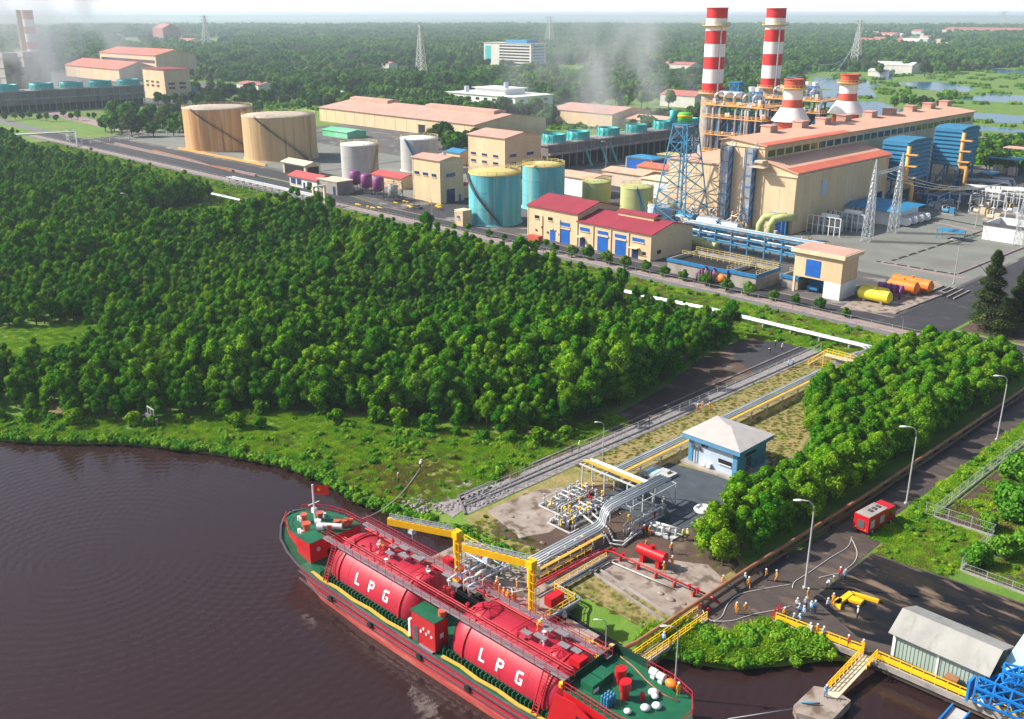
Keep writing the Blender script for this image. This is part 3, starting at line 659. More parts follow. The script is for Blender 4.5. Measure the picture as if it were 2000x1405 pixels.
# --- far woodland
def clump_proto(seed, leaf, W_, n, hmin, hmax, ls):
    rg = random.Random(seed); t = M()
    for i in range(n):
        x, y = rg.uniform(-W_, W_), rg.uniform(-W_, W_); h = rg.uniform(hmin, hmax); R = rg.uniform(2.2, 3.6)
        t.cone((x, y, 0), (x, y, h * .7), .25, .12, 4); t.sph((x, y, h - R * .9), R * .82, 7, 5, (1, 1, 1.05))
        for k in range(75):
            d = Vector((rg.gauss(0, 1), rg.gauss(0, 1), rg.gauss(.35, 1))).normalized(); p = Vector((x, y, h - R * .9)) + d * R * rg.uniform(.75, 1.1)
            a = d.cross(Vector((rg.uniform(-1, 1), rg.uniform(-1, 1), rg.uniform(-1, 1)))).normalized() * ls; b = (d + Vector((0, 0, rg.uniform(-.5, 1)))).cross(a).normalized() * ls * .8
            t.add([p - a, p + b, p + a, p - b], [(0, 1, 2, 3)])
    return solo(t, 'tree_clump', leaf, 'small dark clump of trees in the far fields', 'tree clump', (0, 0, 0), 'tree clumps out in the far fields', 'stuff')
cps = [clump_proto(600, 'leaf_far', 9, 14, 6, 10, .75), clump_proto(601, 'leaf_far', 9, 12, 5, 9, .75), clump_proto(602, 'leaf_dark', 9, 9, 4, 8, .7), clump_proto(603, 'leaf_grove', 8, 10, 2.5, 4.5, .6)]
for i, (px, py) in enumerate([(700, 160), (500, 178), (1500, 120), (1850, 190)]): cps[i].location = (*G(px, py), 0)
FAR = []
PLANTBOX = [(-1330, 300), (-780, 190), (-60, 190), (-60, 480), (-420, 480), (-600, 330), (-700, 300), (-780, 440), (-1330, 560)]
BLDG = [rc(-650, -400, 360, 460), rc(-660, -490, 520, 590), rc(-1020, -900, 960, 1090), rc(-1300, -780, 360, 540), rc(-560, -440, 560, 700)]
TOWN = [G(*p) for p in [(1700, 72), (1860, 70), (1880, 100), (1780, 104), (1690, 84)]]; TOWN2 = [G(*p) for p in [(200, 74), (470, 70), (470, 95), (250, 98)]]
d0 = 15.0; yy = 250.0
import itertools
def far_points():
    r = 430.0
    while r < 5200:
        step = 14.0 * (1 + r / 2500.0); n = int(r * 1.25 / step)
        for k in range(n):
            th = -.62 + 1.24 * (k + rng.uniform(.1, .9)) / n; rr = r + rng.uniform(0, step)
            wx, wy = rr * math.sin(th), rr * math.cos(th)
            yield wx * UX[0] + wy * UX[1], wx * UY[0] + wy * UY[1], rr, step / 14.0
        r += step
for x, y, r, st in far_points():
    if inpoly(x, y, PLANTBOX) or any(inpoly(x, y, b) for b in BLDG): continue
    if any(inpoly(x, y, p_) for p_ in PW): continue
    px, py, f = proj(x, y, 0)
    if inpoly(x, y, TOWN) or inpoly(x, y, TOWN2):
        if rng.random() < .93: continue
    if y < 205 and x > -1300: 
        if x > -720: continue
    k = fbm(x, y, 170)
    mid = 130 < py
    pondz = px > 1560 and 140 < py < 290
    if pondz:
        if rng.random() < .62: continue
        FAR.append((x, y, 0, st * rng.uniform(.3, .5), rng.uniform(0, 6.28), 3)); continue
    if mid:
        if k < -.05 and rng.random() < .7: 
            FAR.append((x, y, -.5, st * rng.uniform(.4, .7), rng.uniform(0, 6.28), 3)); continue
        FAR.append((x, y, 0, st * rng.uniform(.55, .95), rng.uniform(0, 6.28), rng.choice((0, 1, 1, 2, 3))))
    else:
        # long dark and light plantation strips
        band = math.sin(y / 95.0 + .4 * fbm(x, y, 300)) + .35 * math.sin(x / 160.0)
        if band < -.55 and rng.random() < .75: FAR.append((x, y, -1, st * rng.uniform(.5, .7), rng.uniform(0, 6.28), 3)); continue
        FAR.append((x, y, 0, st * rng.uniform(.85, 1.15), rng.uniform(0, 6.28), rng.choice((0, 0, 1, 2))))
print('far clumps', len(FAR), 'weeds', len(W), 'forest', len(fp))
scatter('far_woodland', FAR, [[c] for c in cps], 'endless dark green woodland and scrub reaching to the horizon')
# ================================================================== THE PLANT
RV = Vector((UX[0], UY[0], 0))           # plan direction that reads as rightwards in the photograph
def face_box(t, x0, x1, y0, y1, face, a, z, w_, h_, d=.12):
    """a shallow box standing proud of one wall; a = distance along the wall from its left end as seen from outside"""
    if face == 'S': t.box(x0 + a, x0 + a + w_, y0 - d, y0 + .02, z, z + h_)
    elif face == 'E': t.box(x1 - .02, x1 + d, y0 + a, y0 + a + w_, z, z + h_)
def building(name, label, cat, x0, x1, y0, y1, h, wall='cream', roof='salmon_roof', kind='gx', rise=1.6, over=.5, feats=(), group=None, trim='cream_trim', root=None):
    root = root or thing(name, label, cat, ((x0 + x1) / 2, (y0 + y1) / 2, 0), group)
    t = M(); cx, cy = (x0 + x1) / 2, (y0 + y1) / 2
    if kind == 'gx':                     # ridge along x, gables face +x / -x
        for xa, xb in ((x0, x1),):
            t.add([(x, y, z) for x in (xa, xb) for y, z in ((y0, 0), (y1, 0), (y1, h), (cy, h + rise), (y0, h))], [(0, 1, 2, 3, 4), (9, 8, 7, 6, 5), (0, 4, 9, 5), (1, 6, 7, 2), (4, 3, 8, 9), (3, 2, 7, 8)])
    elif kind == 'gy':
        t.add([(x, y, z) for y in (y0, y1) for x, z in ((x0, 0), (x1, 0), (x1, h), (cx, h + rise), (x0, h))], [(4, 3, 2, 1, 0), (5, 6, 7, 8, 9), (0, 5, 9, 4), (1, 2, 7, 6), (4, 9, 8, 3), (3, 8, 7, 2)])
    else: t.box(x0, x1, y0, y1, 0, h)
    t.obj('wall', wall, root)
    r = M(); o = over; th = .28
    if kind == 'gx':
        k = rise / (y1 - y0) * 2
        for ya, yb, za, zb in ((y0 - o, cy, h - o * k, h + rise), (cy, y1 + o, h + rise, h - o * k)):
            r.add([(x, y, z) for x in (x0 - o, x1 + o) for y, z in ((ya, za + .03), (yb, zb + .03), (yb, zb + th), (ya, za + th))], [(3, 2, 1, 0), (4, 5, 6, 7), (0, 1, 5, 4), (1, 2, 6, 5), (2, 3, 7, 6), (3, 0, 4, 7)])
    elif kind == 'gy':
        k = rise / (x1 - x0) * 2
        for xa, xb, za, zb in ((x0 - o, cx, h - o * k, h + rise), (cx, x1 + o, h + rise, h - o * k)):
            r.add([(x, y, z) for y in (y0 - o, y1 + o) for x, z in ((xa, za + .03), (xb, zb + .03), (xb, zb + th), (xa, za + th))], [(0, 1, 2, 3), (7, 6, 5, 4), (4, 5, 1, 0), (5, 6, 2, 1), (6, 7, 3, 2), (7, 4, 0, 3)])
    elif kind == 'hip':
        d = min(x1 - x0, y1 - y0) / 2; o_ = over
        if x1 - x0 >= y1 - y0: a, b = (x0 + d, cy, h + rise), (x1 - d, cy, h + rise)
        else: a, b = (cx, y0 + d, h + rise), (cx, y1 - d, h + rise)
        c = [(x0 - o_, y0 - o_, h + .03), (x1 + o_, y0 - o_, h + .03), (x1 + o_, y1 + o_, h + .03), (x0 - o_, y1 + o_, h + .03)]
        if x1 - x0 >= y1 - y0: r.add(c + [a, b], [(3, 2, 1, 0), (0, 1, 5, 4), (1, 2, 5), (2, 3, 4, 5), (3, 0, 4)])
        else: r.add(c + [a, b], [(3, 2, 1, 0), (0, 1, 4), (1, 2, 5, 4), (2, 3, 5), (3, 0, 4, 5)])
    elif kind == 'flat':
        r.box(x0 - o, x1 + o, y0 - o, y1 + o, h + .03, h + .35)
    r.obj('roof', roof, root)
    if trim:
        tr = M(); z0_ = h - .55
        tr.box(x0 - .18, x1 + .18, y0 - .18, y0 - .01, z0_, z0_ + .4); tr.box(x1 + .01, x1 + .18, y0 - .01, y1 + .18, z0_, z0_ + .4)
        tr.box(x0 - .12, x0 + .3, y0 - .12, y0 - .01, 0, z0_); tr.box(x1 - .3, x1 + .12, y0 - .12, y0 - .01, 0, z0_); tr.box(x1 + .01, x1 + .12, y1 - .3, y1 + .1, 0, z0_)
        tr.obj('trim', trim, root)
    for ft in feats:
        nm, face, a, z, w_, hh, mt = ft[:7]
        b = M(); face_box(b, x0, x1, y0, y1, face, a, z, w_, hh, ft[7] if len(ft) > 7 else .1)
        fo = b.obj(nm, mt, root)
        if nm == 'window' and w_ > 1.0:
            b = M(); face_box(b, x0, x1, y0, y1, face, a - .15, z - .25, w_ + .3, .2, .28); b.obj('sill', 'cream_trim', fo)
        if nm == 'roller_door':
            b = M(); face_box(b, x0, x1, y0, y1, face, a - .25, z + hh, w_ + .5, .3, .3); b.obj('lintel', 'cream_trim', fo)
    return root
def win_row(face, a0, step, n, z, w_, h_, m='blue_glass'): return [('window', face, a0 + i * step, z, w_, h_, m) for i in range(n)]

# --- workshop with crimson roofs
wr = thing('workshop', 'long cream workshop with two crimson roofs and blue roller doors facing the row of shrubs', 'workshop', (-200, 240, 0))
building('w', None, None, -225.7, -203.6, 229.3, 249.6, 10.2, 'cream', 'crimson_roof', 'gx', 2.6, .5, [('window', 'S', 3.2, 6.4, 2.0, 1.0, 'dark_glass'), ('window', 'S', 9.2, 6.6, 2.0, 1.0, 'dark_glass'), ('roller_door', 'S', 10.2, 0, 2.3, 3.6, 'blue_door'), ('roller_door', 'S', 14.4, 0, 4.4, 4.6, 'blue_door'), ('window', 'S', 14.3, 5.6, 4.6, 1.2, 'blue_door')], root=wr)
building('w', None, None, -203.5, -174.2, 229.3, 250.0, 8.0, 'cream', 'crimson_roof', 'gx', 2.4, .5, [('window', 'S', 1.0, 5.3, 4.0, 1.1, 'blue_door'), ('window', 'S', 8.4, 5.3, 4.2, 1.1, 'blue_door'), ('window', 'S', 15.4, 5.3, 4.4, 1.1, 'blue_door'), ('window', 'S', 22.2, 5.3, 4.6, 1.1, 'blue_door'),
    ('roller_door', 'S', 8.4, 0, 4.2, 4.7, 'blue_door'), ('roller_door', 'S', 15.6, 0, 4.2, 4.7, 'blue_door'), ('door', 'S', 1.0, 0, 2.2, 3.0, 'blue_glass'), ('door', 'S', 22.2, 0, 2.4, 3.1, 'blue_glass'), ('window', 'S', 26.3, 1.6, 1.2, 1.0, 'dark_glass'), ('window', 'E', 3.2, 1.7, 1.8, 1.2, 'dark_glass')], root=wr)
t = M(); t.box(-194, -180, 237.7, 241.7, 9.9, 11.3); t.obj('roof_monitor', 'cream', wr)
t = M(); t.add([(x, y, z) for x in (-194.5, -179.5) for y, z in ((237.2, 11.31), (242.2, 11.31), (239.7, 12.1))], [(0, 1, 2), (5, 4, 3), (0, 2, 5, 3), (2, 1, 4, 5), (0, 3, 4, 1)]); t.obj('monitor_roof', 'crimson_roof', wr)
for x in (-203.5, -196.8, -189.6, -182.6, -219.0, -211): t = M(); t.box(x - .1, x + .1, 229.0, 229.2, 0, 7.6); t.obj('drainpipe', 'cream_trim', wr)
t = M()
for i in range(5): t = M(); t.box(-222 + i * 2.6, -221.5 + i * 2.6, 229.0, 229.35, 2.2 + (i % 2) * 1.3, 2.8 + (i % 2) * 1.3); t.obj('wall_vent', 'dark_steel', wr)
t = M(); t.box(-203, -200.8, 227.6, 229.2, 3.3, 3.5); t.box(-181.8, -178.4, 227.6, 229.2, 3.3, 3.5); t.obj('door_canopy', 'cream_trim', wr)

# --- turbine hall
th = thing('turbine_hall', 'huge cream turbine hall with long salmon roof and a row of roof vents', 'turbine hall', (-180, 380, 0))
t = M(); X0, X1, XA = -195.2, -177.4, -164.6; Y0, Y1, YA = 294.0, 470.0, 361.0
t.add([(x, y, z) for y in (Y0, Y1) for x, z in ((X0, 0), (X1, 0), (X1, 28), (X1 - 14, 29.6), (X0, 28.6))], [(4, 3, 2, 1, 0), (5, 6, 7, 8, 9), (0, 5, 9, 4), (1, 2, 7, 6), (4, 9, 8, 3), (3, 8, 7, 2)])
t.add([(x, y, z) for y in (Y0 - .05, YA) for x, z in ((X1 + .02, 0), (XA, 0), (XA, 20.2), (X1 + .02, 23.2))], [(3, 2, 1, 0), (4, 5, 6, 7), (0, 4, 7, 3), (1, 2, 6, 5), (3, 7, 6, 2), (0, 1, 5, 4)])
t.box(-217, X0 - .05, Y0 + .3, 330, 0, 20)
t.obj('wall', 'cream', th)
t = M()
def slab(t, y0, y1, p, q, th_=.4):
    t.add([(x, y, z) for y in (y0, y1) for x, z in (p, q, (q[0], q[1] + th_), (p[0], p[1] + th_))], [(3, 2, 1, 0), (4, 5, 6, 7), (0, 1, 5, 4), (1, 2, 6, 5), (2, 3, 7, 6), (3, 0, 4, 7)])
slab(t, Y0 - .7, Y1 + .7, (X1 - 14, 29.62), (X1 + .9, 28.0)); slab(t, Y0 - .7, Y1 + .7, (X0 - .8, 28.6), (X1 - 14, 29.62))
slab(t, Y0 - .7, YA + .7, (X1 + .1, 23.3), (XA + .8, 20.1)); t.box(-217.5, X0 - .2, Y0 - .2, 330.5, 20.02, 20.4)
t.obj('roof', 'salmon_roof', th)
t = M()
for ya, yb in ((Y0 - .6, 352), ): slab(t, ya, yb, (X1 - 2.2, 28.78), (X1 + .95, 28.42), .06)
slab(t, Y0 - .65, YA + .6, (XA - 3.6, 21.62), (XA + .85, 20.52), .06)
t.obj('roof_strip', 'salmon_dark', th)
t = M()
for px, py in ((1502, 257), (1563, 249), (1608, 241), (1648, 235), (1699, 227), (1737, 221), (1778, 215), (1814, 209), (1846, 205)):
    v = hit(px, py, 'x', X1 - 14); y = v.y
    t = M(); t.box(X1 - 16, X1 - 12, y - 2.5, y + 2.5, 29.5, 32.0); t.box(X1 - 16.3, X1 - 11.7, y - 2.8, y + 2.8, 32.01, 32.25); t.obj('roof_vent', 'pink_roof', th)
t = M()
n = 30
for i in range(n):
    y = Y0 + 2 + i * (Y1 - Y0 - 4) / n; t.box(X1 - .01, X1 + .12, y, y + 4.4, 24.3, 26.4)
t.obj('strip_window', 'dark_glass', th)
t = M()
for i in range(1, 12): y = Y0 + i * 5.7; t.box(XA - .01, XA + .07, y - .06, y + .06, 0, 20)
for i in range(1, 9): t.box(-217 + i * 5.8, -216.9 + i * 5.8, Y0 - .11, Y0 - .04, 0, 19.9)
t.box(XA - .01, XA + .5, Y0 - .4, YA + .3, 19.2, 19.75); t.box(X0, X1, Y0 - .35, Y0 - .02, 27.2, 27.7); t.box(X1, XA + .4, Y0 - .45, Y0 - .07, 18.9, 19.5)
t.obj('cladding_joint', 'cream_trim', th)
t = M(); t.box(XA, XA + .25, 311, 314.6, 11.0, 16.2); t.obj('wall_louvre', 'hut_pale', th)
t = M(); t.box(XA, XA + .2, 352, 358, 0, 7); t.obj('roller_door', 'blue_glass', th)
for xx in (-192.6, -183.2):
    d = M(); d.box(xx, xx + 2.8, 291.6, 293.6, 2, 27); d.obj('intake_duct', 'silver', th)
    f = M()
    for dx in (-.15, 2.95):
        for dy in (291.3, 293.8): f.beam((xx + dx, dy, 0), (xx + dx, dy, 27.3), .25)
    for k in range(7):
        z = 3 + k * 3.8; f.beam((xx - .15, 291.3, z), (xx + 2.95, 291.3, z), .16); f.beam((xx + 2.95, 291.3, z), (xx + 2.95, 293.8, z + 3.8), .2)
    f.obj('duct_frame', 'blue_steel', th)
t = M(); t.box(-180.2, -174.5, 289.5, 293.9, 21.3, 21.7); t.rail([(-180, 289.7, 21.7), (-174.7, 289.7, 21.7), (-174.7, 293.7, 21.7)], 1.1); t.box(-179, -176, 290.5, 293.9, 22.9, 23.6); t.obj('service_platform', 'cream_worn', th)

# --- striped stacks
def stripe_stack(name, label, x, y, base, segs, r, ring=None, prof=None, group=None):
    root = thing(name, label, 'chimney', (x, y, 0), group)
    z = base
    for hgt, m_, r0, r1 in segs:
        t = M(); t.lathe([(r0, z), (r1, z + hgt)], (x, y, 0), 28); t.obj('band', m_, root); z += hgt
    t = M(); t.lathe([(segs[-1][3], z), (segs[-1][3] + .25, z), (segs[-1][3] + .25, z + .4), (segs[-1][3] - .5, z + .4), (segs[-1][3] - .6, z - 3)], (x, y, 0), 28); t.lathe([(segs[-1][3] - .6, z - 3), (0.01, z - 3)], (x, y, 0), 28); t.obj('rim', 'rust_red', root)
    if ring:
        for zr in ring:
            t = M(); t.lathe([(r, zr - .5), (r + 1.5, zr), (r + 1.5, zr + .25), (r, zr + .25)], (x, y, 0), 28)
            for k in range(20):
                a = k * math.pi / 10; t.beam((x + (r + 1.4) * math.cos(a), y + (r + 1.4) * math.sin(a), zr), (x + (r + 1.4) * math.cos(a), y + (r + 1.4) * math.sin(a), zr + 1.3), .1)
            t.lathe([(r + 1.35, zr + 1.2), (r + 1.45, zr + 1.2), (r + 1.45, zr + 1.32), (r + 1.35, zr + 1.32), (r + 1.35, zr + 1.2)], (x, y, 0), 28); t.obj('platform_ring', 'tank_yellow_roof', root)
    return root
s1 = (-247, 362.7); s2 = (-247.5, 409.6)
z_tops = [hz(s1[0], s1[1], py) for py in (240, 190, 178, 163, 134, 110, 86, 60, 51, 36, 17)]
def segs_from(zs, cols, r): return [(zs[i + 1] - zs[i], cols[i], r, r) for i in range(len(zs) - 1)]
R1 = 4.35
def main_stack(p, label):
    zz = [z_tops[1]] + z_tops[3:]
    cols = ['red_stack', 'white_stack', 'red_stack', 'white_stack', 'red_stack', 'white_stack', 'white_stack', 'red_stack', 'white_stack']
    zz = [hz(s1[0], s1[1], py) for py in (180, 162, 135, 111, 86, 60, 36, 17)]
    cols = ['red_stack', 'white_stack', 'red_stack', 'white_stack', 'red_stack', 'white_stack', 'red_stack']
    sg = segs_from(zz, cols, R1); sg = [(zz[0] - 20, 'pale_concrete', R1 + .3, R1)] + sg
    root = stripe_stack('striped_chimney', label, p[0], p[1], 20, sg, R1, ring=[hz(s1[0], s1[1], 51), zz[0] - .5], group='red and white main chimneys')
    t = M(); t.lathe([(R1 + .7, 0), (R1 + .3, 20.02)], (p[0], p[1], 0), 12, False); t.obj('plinth', 'pale_concrete', root)
    a = math.atan2(-p[1], -p[0]); t = M(); lx, ly = p[0] + (R1 + .25) * math.cos(a + .5), p[1] + (R1 + .25) * math.sin(a + .5)
    t.box(lx - .2, lx + .2, ly - .2, ly + .2, 20, 66)
    for k in range(46): t.beam((lx - .3, ly - .3, 20 + k), (lx + .3, ly + .3, 20 + k), .12)
    t.obj('ladder', 'steel', root); return root
main_stack(s1, 'tall red and white striped chimney, left of the two and nearer the blue lattice mast')
main_stack(s2, 'tall red and white striped chimney, right of the two, behind the boiler steelwork')
def bypass(p, label):
    r = 3.7; root = stripe_stack('bypass_stack', label, p[0], p[1], 24, [(6.2, 'rust_red', 5.4, 5.4), (.6, 'white_stack', 7.6, 7.4), (4.6, 'white_stack', 7.2, 4.3), (3.0, 'rust_red', r + .3, r), (3.6, 'white_stack', r, r), (3.8, 'rust_red', r, r)], r, ring=[42.6], group='short striped bypass stacks')
    t = M(); t.box(p[0] - 5, p[0] + 5, p[1] - 5, p[1] + 5, 0, 24); t.obj('duct_base', 'rust_red', root); return root
bypass((-204.5, 356), 'short flared red and white stack above the hall roof, the left and nearer one')
bypass((-204.5, 401), 'short flared red and white stack above the hall roof, the right and farther one')

# --- lattice helper
def lattice(t, c, w0, w1, z0, z1, n, r=.25, diag=True, cross=True):
    rg = []
    for k in range(n + 1):
        q = k / n; w_ = w0 + (w1 - w0) * q; z = z0 + (z1 - z0) * q
        rg.append([Vector((c[0] + sx * w_ / 2, c[1] + sy * w_ / 2, z)) for sx, sy in ((-1, -1), (1, -1), (1, 1), (-1, 1))])
    for k in range(n):
        for i in range(4):
            j = (i + 1) % 4; t.beam(rg[k][i], rg[k + 1][i], r * 1.3); t.beam(rg[k + 1][i], rg[k + 1][j], r * .8)
            if cross: t.beam(rg[k][i], rg[k + 1][j], r * .75); t.beam(rg[k][j], rg[k + 1][i], r * .75)
    return rg
# --- blue lattice mast
mx, my = -203.0, 283.5
ms = thing('lattice_mast', 'blue steel lattice mast with green and yellow tank top in front of the turbine hall', 'mast', (mx, my, 0))
t = M(); lattice(t, (mx, my), 14.5, 6.0, 0, 34, 6, .28); 
for k in range(6):
    z = 2 + k * 5.5; t.beam((mx, my, z), (mx + (14.5 - k * 1.4) / 2, my - (14.5 - k * 1.4) / 2, z + 3.6), .25)
t.beam((mx, my, 0), (mx, my, 34), .5); t.obj('lattice_frame', 'cyan_steel', ms)
t = M(); t.box(mx - 3.3, mx + 3.3, my - 3.3, my + 3.3, 34.1, 34.5); t.rail([(mx - 3.2, my - 3.2, 34.5), (mx + 3.2, my - 3.2, 34.5), (mx + 3.2, my + 3.2, 34.5), (mx - 3.2, my + 3.2, 34.5), (mx - 3.2, my - 3.2, 34.5)], 1.1); t.obj('top_platform', 'cyan_steel', ms)
t = M(); t.lathe([(0, 34.6), (2.6, 34.6), (2.6, 37.4), (2.2, 38.0), (0, 38.1)], (mx - 1.2, my + 1, 0), 20); t.obj('green_drum', 'green_top', ms)
t = M(); t.lathe([(2.64, 36.6), (2.7, 36.6), (2.7, 37.3), (2.64, 37.3)], (mx - 1.2, my + 1, 0), 20); t.obj('drum_band', 'yellow', ms)
t = M(); t.lathe([(0, 34.6), (1.3, 34.6), (1.3, 38.6), (0, 38.8)], (mx - 4.6, my - 1, 0), 16); t.obj('teal_drum', 'teal_fan', ms)

# --- boiler steelwork between hall and stacks
def hrsg(cx, cy, label, seed):
    rg = random.Random(seed); root = thing('boiler_tower', label, 'boiler structure', (cx, cy, 0), 'boiler towers beside the striped chimneys')
    x0, x1, y0, y1 = cx - 14, cx + 13, cy - 7, cy + 7
    t = M(); t.box(x0 + 2, x1 - 3, y0 + 2, y1 - 2, 2, 30); t.obj('boiler_casing', 'dark_steel', root)
    t = M()
    for i in range(6):
        for y in (y0, y1): t.beam((x0 + i * 5.4, y, 0), (x0 + i * 5.4, y, 34 + (i % 2) * 3), .55)
    for z in (8, 15, 22, 29, 34):
        for y in (y0, y1): t.beam((x0, y, z), (x1, y, z), .5)
        for x in (x0, x1): t.beam((x, y0, z), (x, y1, z), .5)
    for i in range(5):
        for z in (8, 15, 22): t.beam((x0 + i * 5.4, y0, z), (x0 + (i + 1) * 5.4, y0, z + 7), .3)
    t.obj('steel_frame', 'blue_steel', root)
    for z in (15.2, 22.2, 29.2):
        t = M(); t.box(x0 - 1.5, x1 + 1, y0 - 2, y0 - .3, z, z + .3); t.rail([(x0 - 1.4, y0 - 1.9, z + .3), (x1 + .9, y0 - 1.9, z + .3)], 1.2, 2.5, .09); t.box(x1 + .3, x1 + 1.6, y0, y1, z, z + .3); t.rail([(x1 + 1.5, y0 - 1.5, z + .3), (x1 + 1.5, y1, z + .3)], 1.2, 2.5, .09); t.obj('gallery', 'pipe_orange', root)
    t = M(); t.box(x0 - 2, x1 + 1, y0 - 2, y1 + 1, 34.2, 34.6); t.rail([(x0 - 2, y0 - 2, 34.6), (x1 + 1, y0 - 2, 34.6), (x1 + 1, y1 + 1, 34.6)], 1.3, 2.5, .1); t.obj('top_deck', 'pipe_orange', root)
    t = M()
    for i in range(8): x = rg.uniform(x0, x1); t.tube([(x, y0 - .8, rg.uniform(2, 12)), (x, y0 - .8, 33), (x + .8, y0 + .6, 35.5), (x + 2.5, y0 + 3, 36)], rg.uniform(.35, .6), 8)
    for i in range(5):
        x = x0 + 3 + i * 4.6; t.tube([(x, y0 + 1, 34.5), (x, y0 + 1, 38), (x + .7, y0 + 1.5, 39), (x + 2.2, y0 + 3, 39), (x + 3, y0 + 4, 38), (x + 3, y0 + 4, 34.5)], .5, 8)
    t.obj('steam_pipe', 'silver', root)
    t = M(); t.cyl((x0 + 2, cy, 38.2), (x0 + 12, cy, 38.2), 1.5, 16); t.sph((x0 + 2, cy, 38.2), 1.5, 12, 8); t.sph((x0 + 12, cy, 38.2), 1.5, 12, 8); t.obj('steam_drum', 'silver', root)
    t = M()
    for q, r_ in ((x0 + 14, 1.3), (x0 + 17.5, 1.5)): t.cyl((q, y1 - 3, 34.6), (q, y1 - 3, 41.5), r_, 14)
    t.obj('silencer', 'white_paint', root)
    t = M(); lattice(t, (x0 + 8, cy + 2), 4, 4, 34.6, 43, 3, .3); lattice(t, (x0 + 20, cy - 2), 3.4, 3.4, 34.6, 40, 2, .3); t.box(x0 + 5.6, x0 + 10.4, cy - .4, cy + 4.4, 43.0, 43.4); t.obj('vent_frame', 'blue_steel', root)
    t = M()
    for i in range(26):
        x, y, z = rg.uniform(x0, x1), rg.uniform(y0 - 1.5, y0), rg.choice((2, 9, 16, 23, 30, 35)); s_ = rg.uniform(.5, 1.4); t.box(x, x + s_, y, y + s_, z, z + s_ * rg.uniform(.8, 2))
    t.obj('junction_box', 'cream_worn', root)
    t = M(); t.box(x1 - 3, x1 + 8, cy - 4, cy + 4, 6, 20); t.obj('inlet_duct', 'rust_red', root)
    return root
hrsg(-229, 361, 'orange railed boiler tower of blue steel between the left striped chimney and the hall', 1)
hrsg(-229, 407, 'orange railed boiler tower of pipes and blue steel beside the right striped chimney', 2)

# --- storage tanks
def tank(label, pxc, pyb, hw, pyt, wall, roofm, stair=None, railm='tank_yellow_roof', group=None, rz=None, lab_cat='storage tank', dome=.5, stairm='dark_steel', base=None, hgt=None):
    f = hit(pxc, pyb); fl = Vector((f.x, f.y, 0)); dr = fl.normalized(); r = 5
    for _ in range(8): c = fl + dr * r; r = hw / 1900 * proj(c.x, c.y, 5)[2]
    c = fl + dr * r; h = hgt or hz(c.x, c.y, pyt); x, y = c.x, c.y
    root = thing('storage_tank', label, lab_cat, (x, y, 0), group)
    t = M(); t.lathe([(r, 0), (r, h)], (x, y, 0), 48); t.obj('shell', wall, root)
    t = M(); t.lathe([(r + .12, h - .25), (r + .12, h + .05), (r * .6, h + dome * .7), (.01, h + dome)], (x, y, 0), 48); t.obj('roof', roofm, root)
    t = M()
    k_ = max(12, int(r * 2))
    for k in range(k_):
        a = 2 * math.pi * k / k_; t.beam((x + (r - .1) * math.cos(a), y + (r - .1) * math.sin(a), h), (x + (r - .1) * math.cos(a), y + (r - .1) * math.sin(a), h + 1.15), .12)
    for z in (.6, 1.1): t.lathe([(r - .16, h + z), (r - .04, h + z), (r - .04, h + z + .1), (r - .16, h + z + .1), (r - .16, h + z)], (x, y, 0), 48)
    t.obj('railing', railm, root)
    t = M()
    for q in (.33, .66): t.lathe([(r + .01, h * q), (r + .07, h * q), (r + .07, h * q + .12), (r + .01, h * q + .12)], (x, y, 0), 48)
    t.lathe([(r + .6, 0), (r + .6, .25), (r, .3)], (x, y, 0), 48); t.obj('weld_ring', wall, root)
    if stair:
        s0, s1_ = stair; to = Vector((-x, -y, 0)).normalized(); rt = Vector((-to.y, to.x, 0)); t = M(); n = 34
        def P_(s, z, rr):
            d = rt * s + to * math.sqrt(max(0, 1 - s * s)); return (x + d.x * rr, y + d.y * rr, z)
        for i in range(n):
            q0, q1 = i / n, (i + 1) / n; a = math.asin(s0) + (math.asin(s1_) - math.asin(s0)) * q0; b = math.asin(s0) + (math.asin(s1_) - math.asin(s0)) * q1
            for rr, dz, w_ in ((r + .2, 0, .35), (r + .95, 0, .25), (r + .95, 1.1, .12)):
                t.beam(P_(math.sin(a), h * (1 - q0) + dz, rr), P_(math.sin(b), h * (1 - q1) + dz, rr), w_)
            t.beam(P_(math.sin(a), h * (1 - q0), r), P_(math.sin(a), h * (1 - q0), r + 1.0), .2, .12); t.beam(P_(math.sin(a), h * (1 - q0), r + .95), P_(math.sin(a), h * (1 - q0) + 1.1, r + .95), .08)
        t.obj('stair', stairm, root)
    return root, x, y, r, h
tank('large rust streaked brown tank with a diagonal stair, left of the pair', 433, 297, 66, 209, 'tank_brown', 'tank_roof_pale', (-.72, .78), group='rust brown oil tanks')
tank('large paler brown tank with a diagonal stair, right of the pair', 551, 317, 70, 224, 'tank_brown_pale', 'tank_roof_pale', (-.62, .70), group='rust brown oil tanks')
_, wx, wy, wr_, wh = tank('pale grey round tank behind the purple vessels', 705, 355, 36, 281, 'tank_grey', 'white_paint', (.95, .45), group='pale grey water tanks', stairm='ship_yellow')
tank('pale grey round tank half hidden behind the tall cream tower building', 821, 338, 37, 269, 'tank_grey', 'white_paint', (-.7, .2), group='pale grey water tanks', stairm='blue_steel')
_, bx1, by1, br1, bh1 = tank('pale blue storage tank with yellow top, the nearer of the two by the road', 967, 443, 51, 336, 'tank_blue', 'tank_yellow_roof', (-.97, .25), group='pale blue storage tanks', stairm='dark_steel', dome=.9)
_, bx2, by2, br2, bh2 = tank('pale blue storage tank with yellow top, the farther one behind', 1061, 412, 41, 321, 'tank_blue', 'tank_yellow_roof', None, group='pale blue storage tanks', dome=.9)
tank('olive green tank with yellow rails, left of the two behind the workshop', 1164, 405, 28, 354, 'tank_green', 'tank_green', None, group='olive green tanks', dome=.2)
